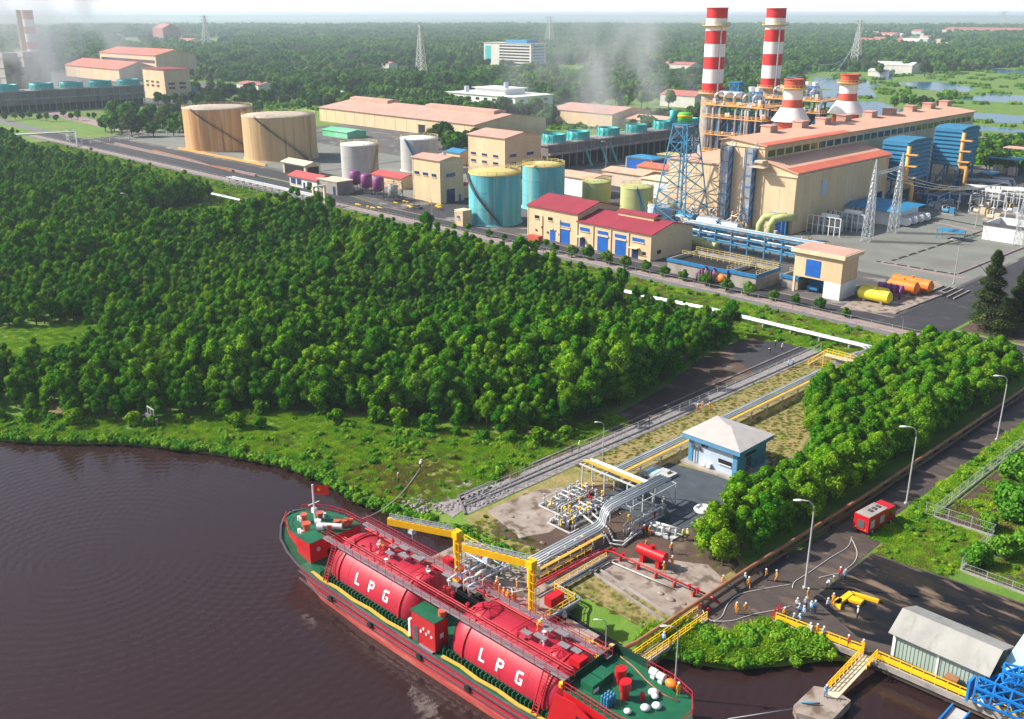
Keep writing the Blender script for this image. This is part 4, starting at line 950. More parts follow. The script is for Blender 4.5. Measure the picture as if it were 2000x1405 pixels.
tank('olive green tank with a blue stair, right of the two behind the workshop', 1242, 425, 32, 364, 'tank_green', 'tank_green', (0, .5), group='olive green tanks', stairm='blue_steel', dome=.2)
tank('small light blue open tank beside the lattice mast', 1288, 435, 24, 402, 'hut_pale', 'hut_pale', None, dome=.1)
t = M(); p = Vector((bx1, by1, bh1 + .8)); q = Vector((bx2, by2, bh2 + .8)); d = (q - p).normalized(); a = p + d * (br1 - .5); b = q - d * (br2 - .5); t.beam(a, b, 1.2, .2)
nrm = Vector((-d.y, d.x, 0)) * .6; t.rail([a + nrm, b + nrm], 1.1, 1.5, .07); t.rail([a - nrm, b - nrm], 1.1, 1.5, .07)
solo(t, 'tank_footbridge', 'tank_yellow_roof', 'yellow railed footbridge joining the tops of the two blue tanks', 'footbridge', tuple((a + b) / 2))
for i, (px, py) in enumerate(((695, 372), (717, 379), (740, 385))):
    x, y = G(px, py); root = thing('chemical_vessel', ['leftmost', 'middle', 'rightmost'][i] + ' of the three purple upright vessels in front of the grey tank', 'vessel', (x, y, 0), 'purple upright vessels')
    t = M(); t.lathe([(.01, 2.0), (1.6, 2.6), (2.35, 3.0), (2.35, 7.6), (1.6, 8.2), (.01, 8.5)], (x, y, 0), 20); t.obj('shell', 'purple', root)
    for k in range(4):
        a = k * math.pi / 2 + .6; t = M(); t.beam((x + 2 * math.cos(a), y + 2 * math.sin(a), 0), (x + 2 * math.cos(a), y + 2 * math.sin(a), 3), .25); t.obj('leg', 'dark_steel', root)
x, y = G(768, 392); root = thing('filter_vessel', 'grey upright vessel with pipes beside the purple vessels', 'vessel', (x, y, 0))
t = M(); t.lathe([(.01, 1.2), (2, 1.8), (2, 6), (.01, 6.6)], (x, y, 0), 20); t.obj('shell', 'tank_grey', root); t = M(); lattice(t, (x, y), 5.5, 5.5, 0, 7.2, 2, .15); t.obj('support_frame', 'dark_steel', root)
t = M()
rg = random.Random(5)
for i in range(14):
    px, py = rg.uniform(690, 860), rg.uniform(398, 412); x, y = G(px, py); t.tube([(x, y, 0), (x, y, 1.2), (x + rg.uniform(1, 4), y, 1.2)], .22, 6)
solo(t, 'dosing_pipework', 'yellow', 'yellow low pipework at the foot of the purple vessels', 'pipework', (*G(780, 404), 0))

# --- cream tower buildings with salmon roofs
building('tower_building', 'tall cream tower building with three blue windows across its front, left of the blue tanks', 'building', -306.4, -289.8, 245.7, 257.5, 16.6, 'cream', 'pink_roof', 'gx', 1.0, .6,
         [('window', 'S', 1.0, 10.2, 3.0, 1.1, 'blue_glass'), ('window', 'S', 6.2, 10.2, 3.2, 1.1, 'blue_glass'), ('window', 'S', 11.6, 10.2, 2.8, 1.1, 'blue_glass'), ('window', 'E', 3.2, 10.0, 4.6, 1.4, 'blue_glass'), ('roller_door', 'E', 3.2, 0, 4.2, 5.4, 'blue_glass'), ('door', 'E', 9.4, 0, 1.3, 2.6, 'blue_door')])
bh = 18.0
building('tower_building', 'tall cream tower building with double rows of small blue windows, behind the blue tanks', 'building', -339.7, -315.6, 305.7, 328.7, bh, 'cream', 'pink_roof', 'gx', 1.8, .7,
         [('window', 'S', 1.6 + 7.4 * i, z, 3.4, 1.0, 'blue_glass') for i in range(3) for z in (9.2, 6.0)] + [('window', 'E', 3 + 11 * i, z, 4.2, 1.3, 'blue_glass') for i in range(2) for z in (9.4, 5.8)])
hc = hz(-827, 394.8, 137)
building('tower_building', 'far cream tower building with a dark red roof beside the left cooling tower', 'building', -867.9, -827, 394.8, 418.1, hc, 'cream', 'crimson_roof', 'flat', 0, .8,
         [('window', 'S', 5 + 10 * i, z, 5, 1.5, 'dark_glass') for i in range(3) for z in (hc * .42, hc * .55)] + [('window', 'E', 3 + 10 * i, z, 6, 1.8, 'dark_glass') for i in range(2) for z in (hc * .36, hc * .5)])
x, y = G(355, 188); building('blue_annex', 'low blue roofed annex at the foot of the far cream tower building', 'shed', x - 14, x + 14, y - 4, y + 10, 6.5, 'roof_blue', 'roof_blue', 'gx', 1.2, .4, trim=None)

# --- long warehouse
wl = building('long_warehouse', 'very long cream warehouse with a pale pink roof behind the grey tanks', 'warehouse', -590, -430, 392, 452, 9.0, 'cream', 'pink_roof', 'gx', 4.0, .8,
         [('roller_door', 'S', 108, 0, 6.5, 5.6, 'dark_glass')] + [('cladding_joint', 'S', 8 + 11 * i, 0, .15, 8.3, 'cream_worn') for i in range(14)])
for xa, xb in ((-588, -545), (-505, -440)): t = M(); t.add([(x, y, z) for x in (xa, xb) for y, z in ((417, 12.6), (427, 12.6), (427, 14.6), (422, 15.2), (417, 14.6))], [(0, 1, 2, 3, 4), (9, 8, 7, 6, 5), (0, 4, 9, 5), (1, 6, 7, 2), (4, 3, 8, 9), (3, 2, 7, 8)]); t.obj('roof_monitor', 'pink_roof', wl)
x, y = G(652, 268); building('green_shed', 'low open shed with a bright green sheet cover left of the grey tanks', 'shed', x - 12, x + 14, y, y + 14, 3.6, 'green_tarp', 'green_tarp', 'gx', .9, .5, trim=None)
# --- gatehouse group by the road
building('guard_house', 'low pale building with red roof and blue glass beside the pipe rack at the road', 'building', -369, -348, 223.8 + 4, 236, 4.6, 'white_paint', 'red_roof', 'gx', 1.3, .8, [('window', 'S', 1, 1.2, 3.6, 2.4, 'blue_glass'), ('window', 'S', 5.6, 1.2, 3.4, 2.4, 'blue_glass'), ('door', 'S', 10.4, 0, 1.4, 2.6, 'blue_glass'), ('window', 'S', 13.4, 1.2, 3.6, 2.0, 'dark_glass')])
building('guard_annex', 'grey flat roofed block joined to the right of the red roofed guard house', 'building', -347.7, -334, 228, 236, 5.2, 'grey_concrete', 'cream_worn', 'flat', 0, .3, [('door', 'S', 10.8, 0, 1.6, 3.4, 'blue_glass'), ('window', 'S', 2, 1.5, 3.6, 1.2, 'blue_glass')], trim=None)
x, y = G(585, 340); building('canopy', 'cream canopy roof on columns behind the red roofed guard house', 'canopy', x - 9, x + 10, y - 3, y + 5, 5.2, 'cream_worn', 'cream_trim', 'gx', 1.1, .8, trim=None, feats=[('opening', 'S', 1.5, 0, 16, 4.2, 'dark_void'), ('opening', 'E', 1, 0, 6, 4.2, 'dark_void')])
x, y = G(790, 372); building('pump_house', 'low red roofed pump house behind the purple vessels', 'building', x - 22, x - 2, y, y + 9, 4.5, 'cream', 'red_roof', 'gx', 1.2, .6)
x, y = G(893, 385); building('side_shed', 'low maroon roofed shed between the tower building and the blue tank', 'shed', x - 4, x + 4, y - 2, y + 8, 4.5, 'cream', 'crimson_roof', 'gx', 1.0, .5)
x, y = G(885, 322); building('blue_roof_shed', 'small blue roofed shed between the two tall cream tower buildings', 'shed', x - 5, x + 5, y, y + 9, 6, 'cream', 'roof_blue', 'gx', 1.2, .6)
x, y = G(905, 440); building('valve_hut', 'tiny cream hut touching the left of the nearer blue tank', 'hut', x - 2, x + 2, y - 2, y + 2, 5.2, 'cream', 'cream_trim', 'flat', 0, .2, [('window', 'S', 1, 2.6, 1.5, 1.0, 'blue_door')])
# low buildings between olive tanks and hall
def low(px, py, w_, d_, h, roof, label, wall='cream_worn', kind='gx', nm='utility_building', feats=()):
    x, y = G(px, py); return building(nm, label, 'building', x - w_, x, y, y + d_, h, wall, roof, kind, 1.0, .6, feats)
low(1152, 388, 22, 13, 7.5, 'salmon_roof', 'white walled building with salmon roof behind the left olive tank', 'white_paint', feats=[('window', 'S', 4, 3, 1.6, 1.2, 'blue_glass')])
low(1255, 372, 22, 12, 6, 'salmon_roof', 'low salmon roofed building between the two olive tanks')
low(1308, 365, 18, 12, 7, 'salmon_dark', 'cream building with a terracotta roof left of the lattice mast', 'cream', feats=[('door', 'S', 6, 0, 2, 3.4, 'dark_glass')])
low(1310, 400, 15, 10, 8.5, 'cream_trim', 'white open fronted building left of the lattice mast base', 'white_paint', 'flat', feats=[('opening', 'S', 8, 1, 5, 4, 'cream_worn'), ('door', 'S', 3, 0, 2, 3, 'dark_glass')])
low(1272, 345, 15, 11, 7.6, 'roof_blue', 'bright blue shed near the cooling towers', 'blue_door', 'hip')
low(1330, 330, 14, 9, 5.5, 'tank_yellow_roof', 'yellow edged plant room at the foot of the cooling towers', 'cream_worn', 'flat', 'plant_room')
# --- buildings behind
xo, yo = -545.8, 539.7; ho_ = hz(xo, yo, 191)
ob = building('white_office', 'white flat roofed office block with rows of windows behind the warehouse', 'office block', -625, xo, yo, yo + 42, ho_, 'white_paint', 'white_paint', 'flat', 0, 1.0,
    [('window', 'S', 6 + 9.5 * i, z, 4.2, 1.8, 'dark_glass') for i in range(8) for z in (ho_ * .62, ho_ * .2)] + [('window', 'E', 5 + 9 * i, z, 4.2, 1.8, 'dark_glass') for i in range(4) for z in (ho_ * .62, ho_ * .2)], trim=None)
t = M(); t.box(-600, -565, yo + 8, yo + 30, ho_ + .36, ho_ + 4.6); t.box(-602, -563, yo + 6, yo + 32, ho_ + 4.62, ho_ + 5.0); t.obj('penthouse', 'white_paint', ob)
t = M(); t.cyl((-570, yo + 14, ho_ + 5), (-570, yo + 14, ho_ + 9.5), 2, 12); t.cyl((-612, yo + 10, ho_ + .4), (-612, yo + 10, ho_ + 5), 2, 12); t.obj('water_tank', 'hut_pale', ob)
xo, yo = G(1037, 133); ho_ = hz(xo, yo, 86)
tb = building('office_tower', 'pale multi storey tower block standing alone in the distant woodland', 'tower block', xo - 95, xo, yo, yo + 30, ho_, 'far_white', 'far_white', 'flat', 0, 1, [('window_band', 'S', 32, 3 + k * (ho_ - 4) / 7, 60, 2.0, 'dark_glass') for k in range(7)] + [('window_band', 'E', 4, 3 + k * (ho_ - 4) / 7, 22, 2.0, 'roof_blue') for k in range(7)] + [('glass_bay', 'S', 3, 4, 12, ho_ - 8, 'teal_fan')], trim=None)
t = M(); t.box(xo - 55, xo - 12, yo + 4, yo + 26, ho_ + .4, ho_ + 4.5); t.obj('roof_hall', 'roof_blue', tb)
def farb(px, py, w_, d_, h, roof, label, wall='far_white', name='house'):
    x, y = G(px, py); return building(name, label, 'house', x - w_, x, y, y + d_, h, wall, roof, 'gx', h * .35, .5, trim=None)
far_list = [((1195, 252), 55, 40, 9, 'pink_roof', 'long pink roofed hall veiled by vapour behind the cooling fans', 'cream'), ((1290, 258), 40, 26, 6, 'salmon_roof', 'low salmon roofed building just behind the rightmost cooling fans', 'cream'), ((505, 180), 40, 22, 6, 'far_red', 'small red roofed house in the trees above the brown tanks', 'far_white'),
 ((660, 195), 30, 14, 5, 'far_white', 'small white roofed house left of the warehouse roof', 'far_white'), ((1350, 140), 46, 20, 8, 'far_red', 'red roofed row house left of the striped chimneys', 'far_white'), ((1356, 212), 34, 20, 9, 'far_red', 'pale house with red roof right behind the left striped chimney', 'far_white'), ((1780, 145), 50, 22, 10, 'far_white', 'white farmhouse by the ponds', 'far_white'), ((1735, 150), 26, 16, 6, 'far_white', 'small white outbuilding left of the farmhouse by the ponds', 'far_white'),
 ((320, 82), 60, 50, 34, 'far_red', 'pinkish block rising over the far woodland at upper left', 'far_red'), ((370, 90), 110, 40, 12, 'far_red', 'long red roofed row in the far woodland at upper left', 'far_white'), ((480, 87), 120, 40, 9, 'far_white', 'long white roofed shed in the far woodland left of the pylon', 'far_white'), ((225, 82), 50, 30, 14, 'far_white', 'white box shaped house on the far bare field', 'far_white'), ((300, 96), 120, 60, 8, 'pink_roof', 'low pink building on the far bare field', 'far_white'),
 ((1330, 62), 90, 40, 14, 'far_white', 'pale far house on the skyline left of the chimneys', 'far_white'), ((760, 136), 26, 14, 7, 'far_red', 'tiny red roofed hut near the middle pylon', 'far_white'), ((1990, 75), 240, 90, 22, 'far_red', 'broad red roofed building at the far upper right edge', 'far_white')]
for p, w_, d_, h, rf, lab, wl_ in far_list: farb(p[0], p[1], w_, d_, h, rf, lab, wl_)
rg = random.Random(9); VX = sorted(rg.uniform(1690, 1930) for _ in range(34)); _VL = 'first second third fourth fifth sixth seventh eighth ninth tenth eleventh twelfth thirteenth fourteenth fifteenth sixteenth last'.split()
for i in range(34):
    px, py = VX[i], rg.uniform(66, 96)
    if px > 1860: py = rg.uniform(60, 80)
    o = farb(px, py, rg.uniform(25, 60), rg.uniform(20, 40), rg.uniform(7, 16), rg.choice(('far_red', 'far_white', 'pink_roof')), _VL[i // 2] + (' pale', ' low')[i % 2] + ' house of the distant village above the ponds'); o['group'] = 'houses of the distant village'

# --- cooling towers
def cooling(x0, x1, y0, y1, h, fans, r, label, gap, fh, name, braces=False):
    root = thing(name, label, 'cooling tower', ((x0 + x1) / 2, (y0 + y1) / 2, 0))
    t = M(); t.box(x0, x1, y0, y1, gap, h); t.obj('casing', 'dark_concrete', root)
    t = M(); t.box(x0 - .6, x1 + .6, y0 - .6, y1 + .6, h + .02, h + .7); t.box(x1 + .02, x1 + 1.6, y0, y1, h * .62, h * .62 + .9); t.obj('parapet', 'grey_concrete', root)
    t = M(); t.box(x0 + 1.5, x1 - 1.5, y0 + 1, y1 - 1, 0, gap - .02); t.obj('basin', 'dark_void', root)  # black block filling the open gap; its shade is put into the colour
    t = M(); n = int((y1 - y0) / 5)
    for i in range(n + 1):
        y = y0 + (y1 - y0 - .5) * i / n; t.box(x1 - .6, x1 - .1, y, y + .5, 0, gap - .01); t.box(x1 + .01, x1 + .18, y, y + .35, gap, h)
    for i in range(4): x = x0 + (x1 - x0 - .5) * i / 3; t.box(x, x + .5, y0 + .1, y0 + .6, 0, gap - .01)
    t.obj('column', 'grey_concrete', root)
    t = M(); t.rail([(x1 + .4, y0 - .4, h + .7), (x1 + .4, y1, h + .7)], 1.1, 3, .06); t.rail([(x0 - .4, y0 - .4, h + .7), (x1 + .4, y0 - .4, h + .7)], 1.1, 3, .06); t.obj('railing', 'steel', root)
    for p in fans:
        v = hit(p[0], p[1], 'z', h + .7); x, y = (x0 + x1) / 2, v.y
        t = M(); t.lathe([(r * 1.05, h + .7), (r * .97, h + .7 + fh * .5), (r * 1.0, h + .7 + fh), (r * .93, h + .7 + fh), (r * .9, h + .9)], (x, y, 0), 28)
        for k in range(14):
            a = k * math.pi / 7; t.beam((x + r * 1.06 * math.cos(a), y + r * 1.06 * math.sin(a), h + .7), (x + r * 1.03 * math.cos(a), y + r * 1.03 * math.sin(a), h + .7 + fh), .22)
        fo = t.obj('fan_stack', 'teal_fan', root)
        t = M()
        for k in range(6):
            a = k * math.pi / 3; t.beam((x, y, h + fh * .8), (x + r * .85 * math.cos(a), y + r * .85 * math.sin(a), h + fh * .8), .9, .1)
        t.cyl((x, y, h + .8), (x, y, h + fh * .9), .5, 8); t.obj('fan_blades', 'dark_steel', fo)
    if braces:
        for px in (1110, 1175, 1215): t = M(); v = hit(px, 318, 'z', 0); t.cyl((x1 + 7, v.y - 1, 0), (x1 + .2, v.y + 1, gap + 2.4), .55, 8); t.obj('riser_pipe', 'teal_fan', root)
    return root
cooling(-333, -321.3, 339.5, 458, 11, [(1066, 276), (1121, 271), (1175, 263), (1228, 256), (1278, 249), (1325, 243)], 5.5, 'long dark concrete cooling tower with six teal fan rings in the centre of the plant', 6.2, 4.0, 'cooling_tower', True)
hL = hz(-798, 361, 168)
cooling(-816, -797, 215, 362, hL, [(25, 180), (85, 175), (142, 172), (197, 169), (250, 166)], 8.4, 'long dark concrete cooling tower with five teal fan rings at the left edge', hL * .35, 4.6, 'cooling_tower')
# --- left plant behind the cooling tower
x, y = G(235, 160); x2, _ = G(70, 150); h2 = hz(x, y, 136)
building('far_turbine_hall', 'far turbine hall with orange red roof behind the left cooling tower', 'turbine hall', x - 150, x, y, y + 45, h2, 'cream', 'salmon_dark', 'gx', 7, 1, [('cladding_joint', 'S', 12 * i + 4, 0, .5, h2 - 1, 'cream_worn') for i in range(12)])
building('far_turbine_hall', 'taller farther hall with long orange red roof behind the far turbine hall', 'turbine hall', x - 190, x - 35, y + 60, y + 110, h2 + 12, 'cream', 'salmon_dark', 'gx', 6, 1, [('strip_window', 'S', 4, h2 + 3, 148, 3.5, 'dark_glass')])
x, y = G(80, 196); t = M(); rl = thing('far_chimney', 'hazy striped chimney at the upper left corner behind the tan mast', 'chimney', (x, y, 0)); zt = hz(x, y, 20); r_ = 10 / 1900 * proj(x, y, 40)[2]
zb = [0] + [hz(x, y, q) for q in (112, 96, 82, 66, 52, 38, 20)]
for i in range(len(zb) - 1):
    t = M(); t.lathe([(r_, zb[i]), (r_, zb[i + 1])], (x, y, 0), 24); t.obj('band', 'far_white' if i == 0 else ('rust_red', 'white_stack')[i % 2], rl)
x, y = G(62, 190); t = M(); zt = hz(x, y, 20); t.cone((x, y, 0), (x, y, zt), 3.2, 2.2, 10); solo(t, 'tan_mast', 'tan_mast', 'slim tan mast in front of the hazy striped chimney at upper left', 'mast', (x, y, 0))
for i, (px, wpx, pt, lab) in enumerate(((14, 30, 104, 'grey boiler block at the upper left frame edge'), (52, 40, 101, 'grey boiler block directly around the hazy chimney base'))):
    x, y = G(px, 198); hh = hz(x, y, pt); ww = wpx / 1900 * proj(x, y, 20)[2]; rb = thing('boiler_block', lab, 'boiler structure', (x, y, 0), 'grey boiler blocks at upper left')
    t = M(); t.box(x - ww / 2, x + ww / 2, y, y + 20, 0, hh); t.obj('casing', 'grey_concrete', rb); t = M()
    for k in range(5):
        z = hh * (k + .5) / 5; t.box(x - ww / 2 - .8, x + ww / 2 + .8, y - .8, y - .02, z, z + .6)
    t.rail([(x - ww / 2, y, hh), (x + ww / 2, y, hh)], 1.6, 4, .15); t.obj('gallery', 'steel', rb)

# --- pylons
def pylon(x, y, h, label, w0=9, arm=9):
    root = thing('pylon', label, 'pylon', (x, y, 0), 'transmission pylons in the woodland'); t = M(); lattice(t, (x, y), w0, 2.0, 0, h, 9, .42); t.obj('lattice_frame', 'far_white', root)
    t = M()
    for q in (.78, .87, .96):
        for sgn in (-1, 1):
            e = Vector((x + RV.x * sgn * arm, y + RV.y * sgn * arm, h * q)); t.beam((x, y, h * q - 1), e, .5); t.beam((x, y, h * q + 1.2), e, .5)
    t.obj('crossarm', 'far_white', root); return root
PY = []
for px, py, pt, lab in ((823, 146, 50, 'lattice pylon in the middle of the woodland above the warehouse'), (1670, 128, 38, 'lattice pylon standing in the trees above the ponds'), (405, 100, 30, 'hazy lattice pylon at upper left beyond the tan tower building'), (1955, 62, 22, 'thin far pylon near the upper right corner'), (1073, 92, 32, 'faint far pylon behind the pale tower block')):
    x, y = G(px, py); h = hz(x, y, pt); f = proj(x, y, 10)[2]; pylon(x, y, h, lab, f * 17 / 1900, f * 9 / 1900)
t = M()
a0 = Vector((*G(1670, 128), 50)); 
for q in range(4):
    b0 = Vector((-240, 420, 34 + q * 2)); P_ = [a0.lerp(b0, k / 14) + Vector((0, 0, -18 * (1 - (2 * k / 14 - 1) ** 2))) for k in range(15)]; t.tube([p + Vector((q * 2.5, 0, q * 3)) for p in P_], .16, 4)
solo(t, 'power_lines', 'steel', 'sagging power lines crossing from the pond pylon to the boilers', 'power line', tuple(a0))
# ================================================================== SWITCHYARD SIDE OF THE PLANT
def filter_house(pc, pl, pr, ptop, label, xw):
    c = hit(pc, ptop, 'x', xw); zt = c.z; y0 = c.y
    xl = hit(pl, ptop - 6, 'y', y0).x; yr = hit(pr, ptop - 8, 'x', xw).y
    root = thing('filter_house', label, 'filter house', (xw, y0, 0), 'blue intake filter houses'); zb = zt - 14.5
    t = M(); t.box(xl, xw, y0, yr, zb, zt); t.obj('casing', 'filter_blue', root)
    t = M(); n = 9
    for k in range(n):
        z = zb + (zt - zb) * (k + .3) / n; t.box(xl - .1, xw + .5, y0 - .5, y0 - .01, z, z + .75); t.box(xw + .01, xw + .5, y0, yr, z, z + .75)
    t.obj('weather_louvre', 'roof_blue', root)
    t = M(); t.tube([(xl - .2, (y0 + yr) / 2, zt - .1), (xw + .2, (y0 + yr) / 2, zt - .1)], .1, 4)
    N = 8; pts = [(y0 + (yr - y0) * k / N, zt + .9 * min(1, 1.6 * math.sin(math.pi * k / N)) + .05) for k in range(N + 1)]
    vs = [(x, y, z) for x in (xl - .4, xw + .6) for y, z in pts]; t.add(vs, [(k, k + 1, N + 2 + k, N + 1 + k) for k in range(N)] + [tuple(range(N + 1)), tuple(range(2 * N + 1, N, -1))]); t.obj('roof', 'filter_blue', root)
    t = M()
    for x in (xl, (xl + xw) / 2, xw - .6):
        for y in (y0, yr - .6): t.box(x, x + .6, y, y + .6, 0, zb - .01)
    for x in (xl, xw - .6): t.beam((x + .3, y0 + .3, 0), (x + .3, yr - .3, zb - .5), .35)
    t.obj('leg', 'blue_steel', root)
    t = M(); t.tube([(xw + 1.4, y0 - 1.2, zt - 1), (xw + 1.4, y0 - 1.2, zb + 1), (xw + 1.6, y0 - 1.2, zb), (xw + 4.2, y0 - 1.2, zb), (xw + 4.4, y0 - 1.2, zb - 1), (xw + 4.4, y0 - 1.2, 0)], .75, 10)
    for k in range(3): z = zb + 2 + k * 4.2; t.box(xw + .6, xw + 5.2, y0 - 2.4, y0 - .6, z, z + .4)
    t.obj('orange_duct', 'pipe_orange', root)
    return root
filter_house(1773, 1726, 1820, 280, 'blue louvred intake filter house with an orange duct, left and nearer of the two', -160.0)
filter_house(1880, 1828, 1914, 254, 'blue louvred intake filter house with an orange duct, right and farther of the two', -158.0)
# gantry towers
def gtower(px, py, pt, label):
    x, y = G(px, py); h = hz(x, y, pt); root = thing('gantry_tower', label, 'lattice tower', (x, y, 0), 'grey lattice gantry towers'); t = M(); lattice(t, (x, y), 2.9, 1.1, 0, h * .82, 9, .15); lattice(t, (x, y), 1.1, .2, h * .82, h, 3, .12); t.obj('lattice_frame', 'steel', root); return x, y, h
ga = gtower(1693, 472, 312, 'grey lattice gantry tower left of the blue hipped roof'); gb = gtower(1744, 455, 298, 'grey lattice gantry tower in front of the blue hipped roof')
gc = gtower(1990, 480, 330, 'grey lattice gantry tower at the right frame edge')
t = M(); A = Vector((ga[0], ga[1], ga[2] * .8)); B = Vector((gb[0], gb[1], gb[2] * .8)); n = 9
for o_ in ((0, 0, 0), (0, 0, 1.0), (.9, 0, .5)): t.beam(A + Vector(o_), B + Vector(o_), .2)
for k in range(n): a = A.lerp(B, k / n); b = A.lerp(B, (k + 1) / n); t.beam(a, b + Vector((0, 0, 1)), .13); t.beam(a + Vector((0, 0, 1)), b + Vector((.9, 0, .5)), .13)
solo(t, 'gantry_beam', 'steel', 'grey lattice crossbeam joining the two nearer gantry towers', 'gantry beam', tuple(A))
for j in range(3):
    t = M(); a = A.lerp(B, .25 + .25 * j); b = Vector((gc[0] - 12, gc[1] + 6 + j * 3, gc[2] * .7)); t.tube([a.lerp(b, k / 12) - Vector((0, 0, 3 * (1 - (2 * k / 12 - 1) ** 2))) for k in range(13)], .09, 4)
    solo(t, 'overhead_conductor', 'white_pipe', ['nearest', 'middle', 'farthest'][j] + ' of the three wires strung right from the gantry crossbeam', 'wire', tuple(a), 'wires strung from the gantry')
# transformers with white posts
def trafo(px, py, label, n=7, s_=1.0, grp='white framed transformers'):
    x, y = G(px, py); root = thing('transformer', label, 'transformer', (x, y, 0), grp)
    t = M(); t.box(x - 4 * s_, x + 3 * s_, y + 2, y + 7 * s_, .4, 4.6 * s_); t.obj('tank', 'tank_grey', root)
    t = M(); t.cyl((x - 3 * s_, y + 3, 5.8 * s_), (x + 3 * s_, y + 3, 5.8 * s_), .8 * s_, 12); t.obj('oil_conservator', 'white_paint', root)
    t = M()
    for k in range(6): t.box(x - 4 * s_ + k * 1.1, x - 3.6 * s_ + k * 1.1, y + .9, y + 1.98, .5, 3.9 * s_)
    t.obj('radiator_fins', 'steel', root)
    t = M()
    for k in range(3):
        q = x - 2 + k * 1.8; t.cone((q, y + 4.5, 4.6 * s_), (q + .3, y + 4.2, 7.6 * s_), .32, .14, 8)
    t.obj('bushings', 'dark_steel', root)
    t = M()
    for k in range(n):
        q = x - 6 + 12 * k / (n - 1); t.beam((q, y - 1.2, 0), (q, y - 1.2, 6.2), .22)
    t.beam((x - 6, y - 1.2, 6.2), (x + 6, y - 1.2, 6.2), .2); t.beam((x - 6, y - 1.2, 3.2), (x + 6, y - 1.2, 3.2), .14); t.obj('post_frame', 'white_paint', root)
    return root
trafo(1610, 458, 'transformer behind white posts at the foot of the hall annex, leftmost'); trafo(1655, 450, 'transformer behind white posts, second from the hall annex corner')
trafo(1930, 405, 'white framed transformer at right beyond the gravel yard, left of two', 6); trafo(1985, 402, 'white framed transformer at the right frame edge beyond the gravel yard', 6)
x, y = G(1622, 425); t = M(); t.tube([(x - 6, y + 4, 7.6), (x + 2, y + 4, 7.6), (x + 5, y + 3, 6)], 1.2, 10); solo(t, 'bus_duct', 'silver', 'silver enclosed duct coming out of the hall annex above the transformers', 'duct', (x, y, 0))
bb = building('control_room', 'white walled control room under a broad blue hipped roof', 'building', -166, -146.5, 331, 350, 5.2, 'white_paint', 'roof_blue', 'hip', 2.4, 2.0, [('window', 'S', 6, 1.8, 1.2, 1.6, 'blue_glass'), ('window', 'S', 11, 1.8, 1.2, 1.6, 'blue_glass'), ('door', 'E', 3, 0, 1.4, 2.6, 'blue_glass')], trim=None)
for i in range(4):
    x, y = G(1770 + i * 12.5, 444 - i * 3.4); root = thing('cooler_unit', 'white rounded cooler box, %s of four right of the blue hipped roof' % ['nearest', 'second', 'third', 'farthest'][i], 'cooler', (x, y, 0), 'white cooler boxes')
    t = M(); t.box(x - 3.6, x + .4, y, y + 1.9, .5, 3.0); t.sph((x + .4, y + .95, 1.75), 1.0, 10, 6, (.9, 1, 1.25)); t.obj('housing', 'white_gloss', root)
    t = M(); t.box(x - 3.4, x, y + .2, y + 1.7, 0, .5); t.obj('skid', 'dark_steel', root)
x, y = G(1858, 470); root = thing('car_port', 'small flat blue canopy standing alone on the gravel yard', 'canopy', (x, y, 0))
t = M(); t.box(x - 5, x + 3, y - 1, y + 4, 2.9, 3.1); t.obj('roof', 'roof_blue', root)
for a, b in ((-4.7, -.7), (2.7, -.7), (2.7, 3.7), (-4.7, 3.7)): t = M(); t.beam((x + a, y + b, 0), (x + a, y + b, 2.9), .15); t.obj('post', 'blue_steel', root)
x, y = G(1960, 474); root = thing('walled_pen', 'roofless white walled enclosure at the right frame edge', 'enclosure', (x, y, 0)); t = M()
t.box(x - 7, x + 12, y, y + .4, 0, 5.5); t.box(x - 7, x - 6.6, y + .41, y + 14, 0, 5.5); t.box(x - 6.59, x + 12, y + 13.6, y + 14, 0, 5.5); t.box(x + 11.6, x + 12, y + .41, y + 13.59, 0, 5.5); t.obj('wall', 'white_paint', root)
t = M(); t.box(x - 7.3, x + 12.3, y - .3, y - .01, 4.9, 5.8); t.box(x - 6.5, x + 11.5, y + .5, y + 13.5, 0.1, 2.4); t.obj('dark_inside', 'dark_steel', root)  # dark band along the front wall top, dark block between the walls
# yard trenches and kerbs
def strip(t, a, b, w_, z0, z1): t.beam((*a, (z0 + z1) / 2), (*b, (z0 + z1) / 2), w_, z1 - z0)
t = M(); strip(t, G(1742, 510), G(1935, 447), .9, .02, .12); strip(t, G(1712, 511), G(1868, 537), .9, .02, .13); strip(t, G(1800, 420), G(1945, 448), 1.2, .02, .12)
solo(t, 'cable_trench', 'dark_void', 'dark cable trench crossing the gravel yard', 'trench', (*G(1800, 500), 0))
t = M()
for k in range(9): a = Vector((*G(1742, 510), .2)).lerp(Vector((*G(1935, 447), .2)), (k + .5) / 11); t.box(a.x - .6, a.x + .6, a.y - .35, a.y + .35, .13, .22)
for k in range(6): a = Vector((*G(1712, 511), .2)).lerp(Vector((*G(1868, 537), .2)), (k + .5) / 6); t.box(a.x - .35, a.x + .35, a.y - .6, a.y + .6, .14, .23)
solo(t, 'trench_covers', 'pale_concrete', 'pale concrete covers along the cable trench', 'trench covers', (*G(1800, 505), 0))
t = M(); strip(t, G(1870, 536), G(2020, 476), .5, .03, .4); solo(t, 'yard_kerb', 'pink_path', 'pinkish kerb along the right edge of the gravel yard', 'kerb', (*G(1930, 510), 0))
t = M(); strip(t, G(1720, 514), G(1885, 545), 1.6, .02, .11); strip(t, G(1815, 432), G(1990, 470), 1.6, .02, .11); struct(t, 'yard_path', 'pink_path')
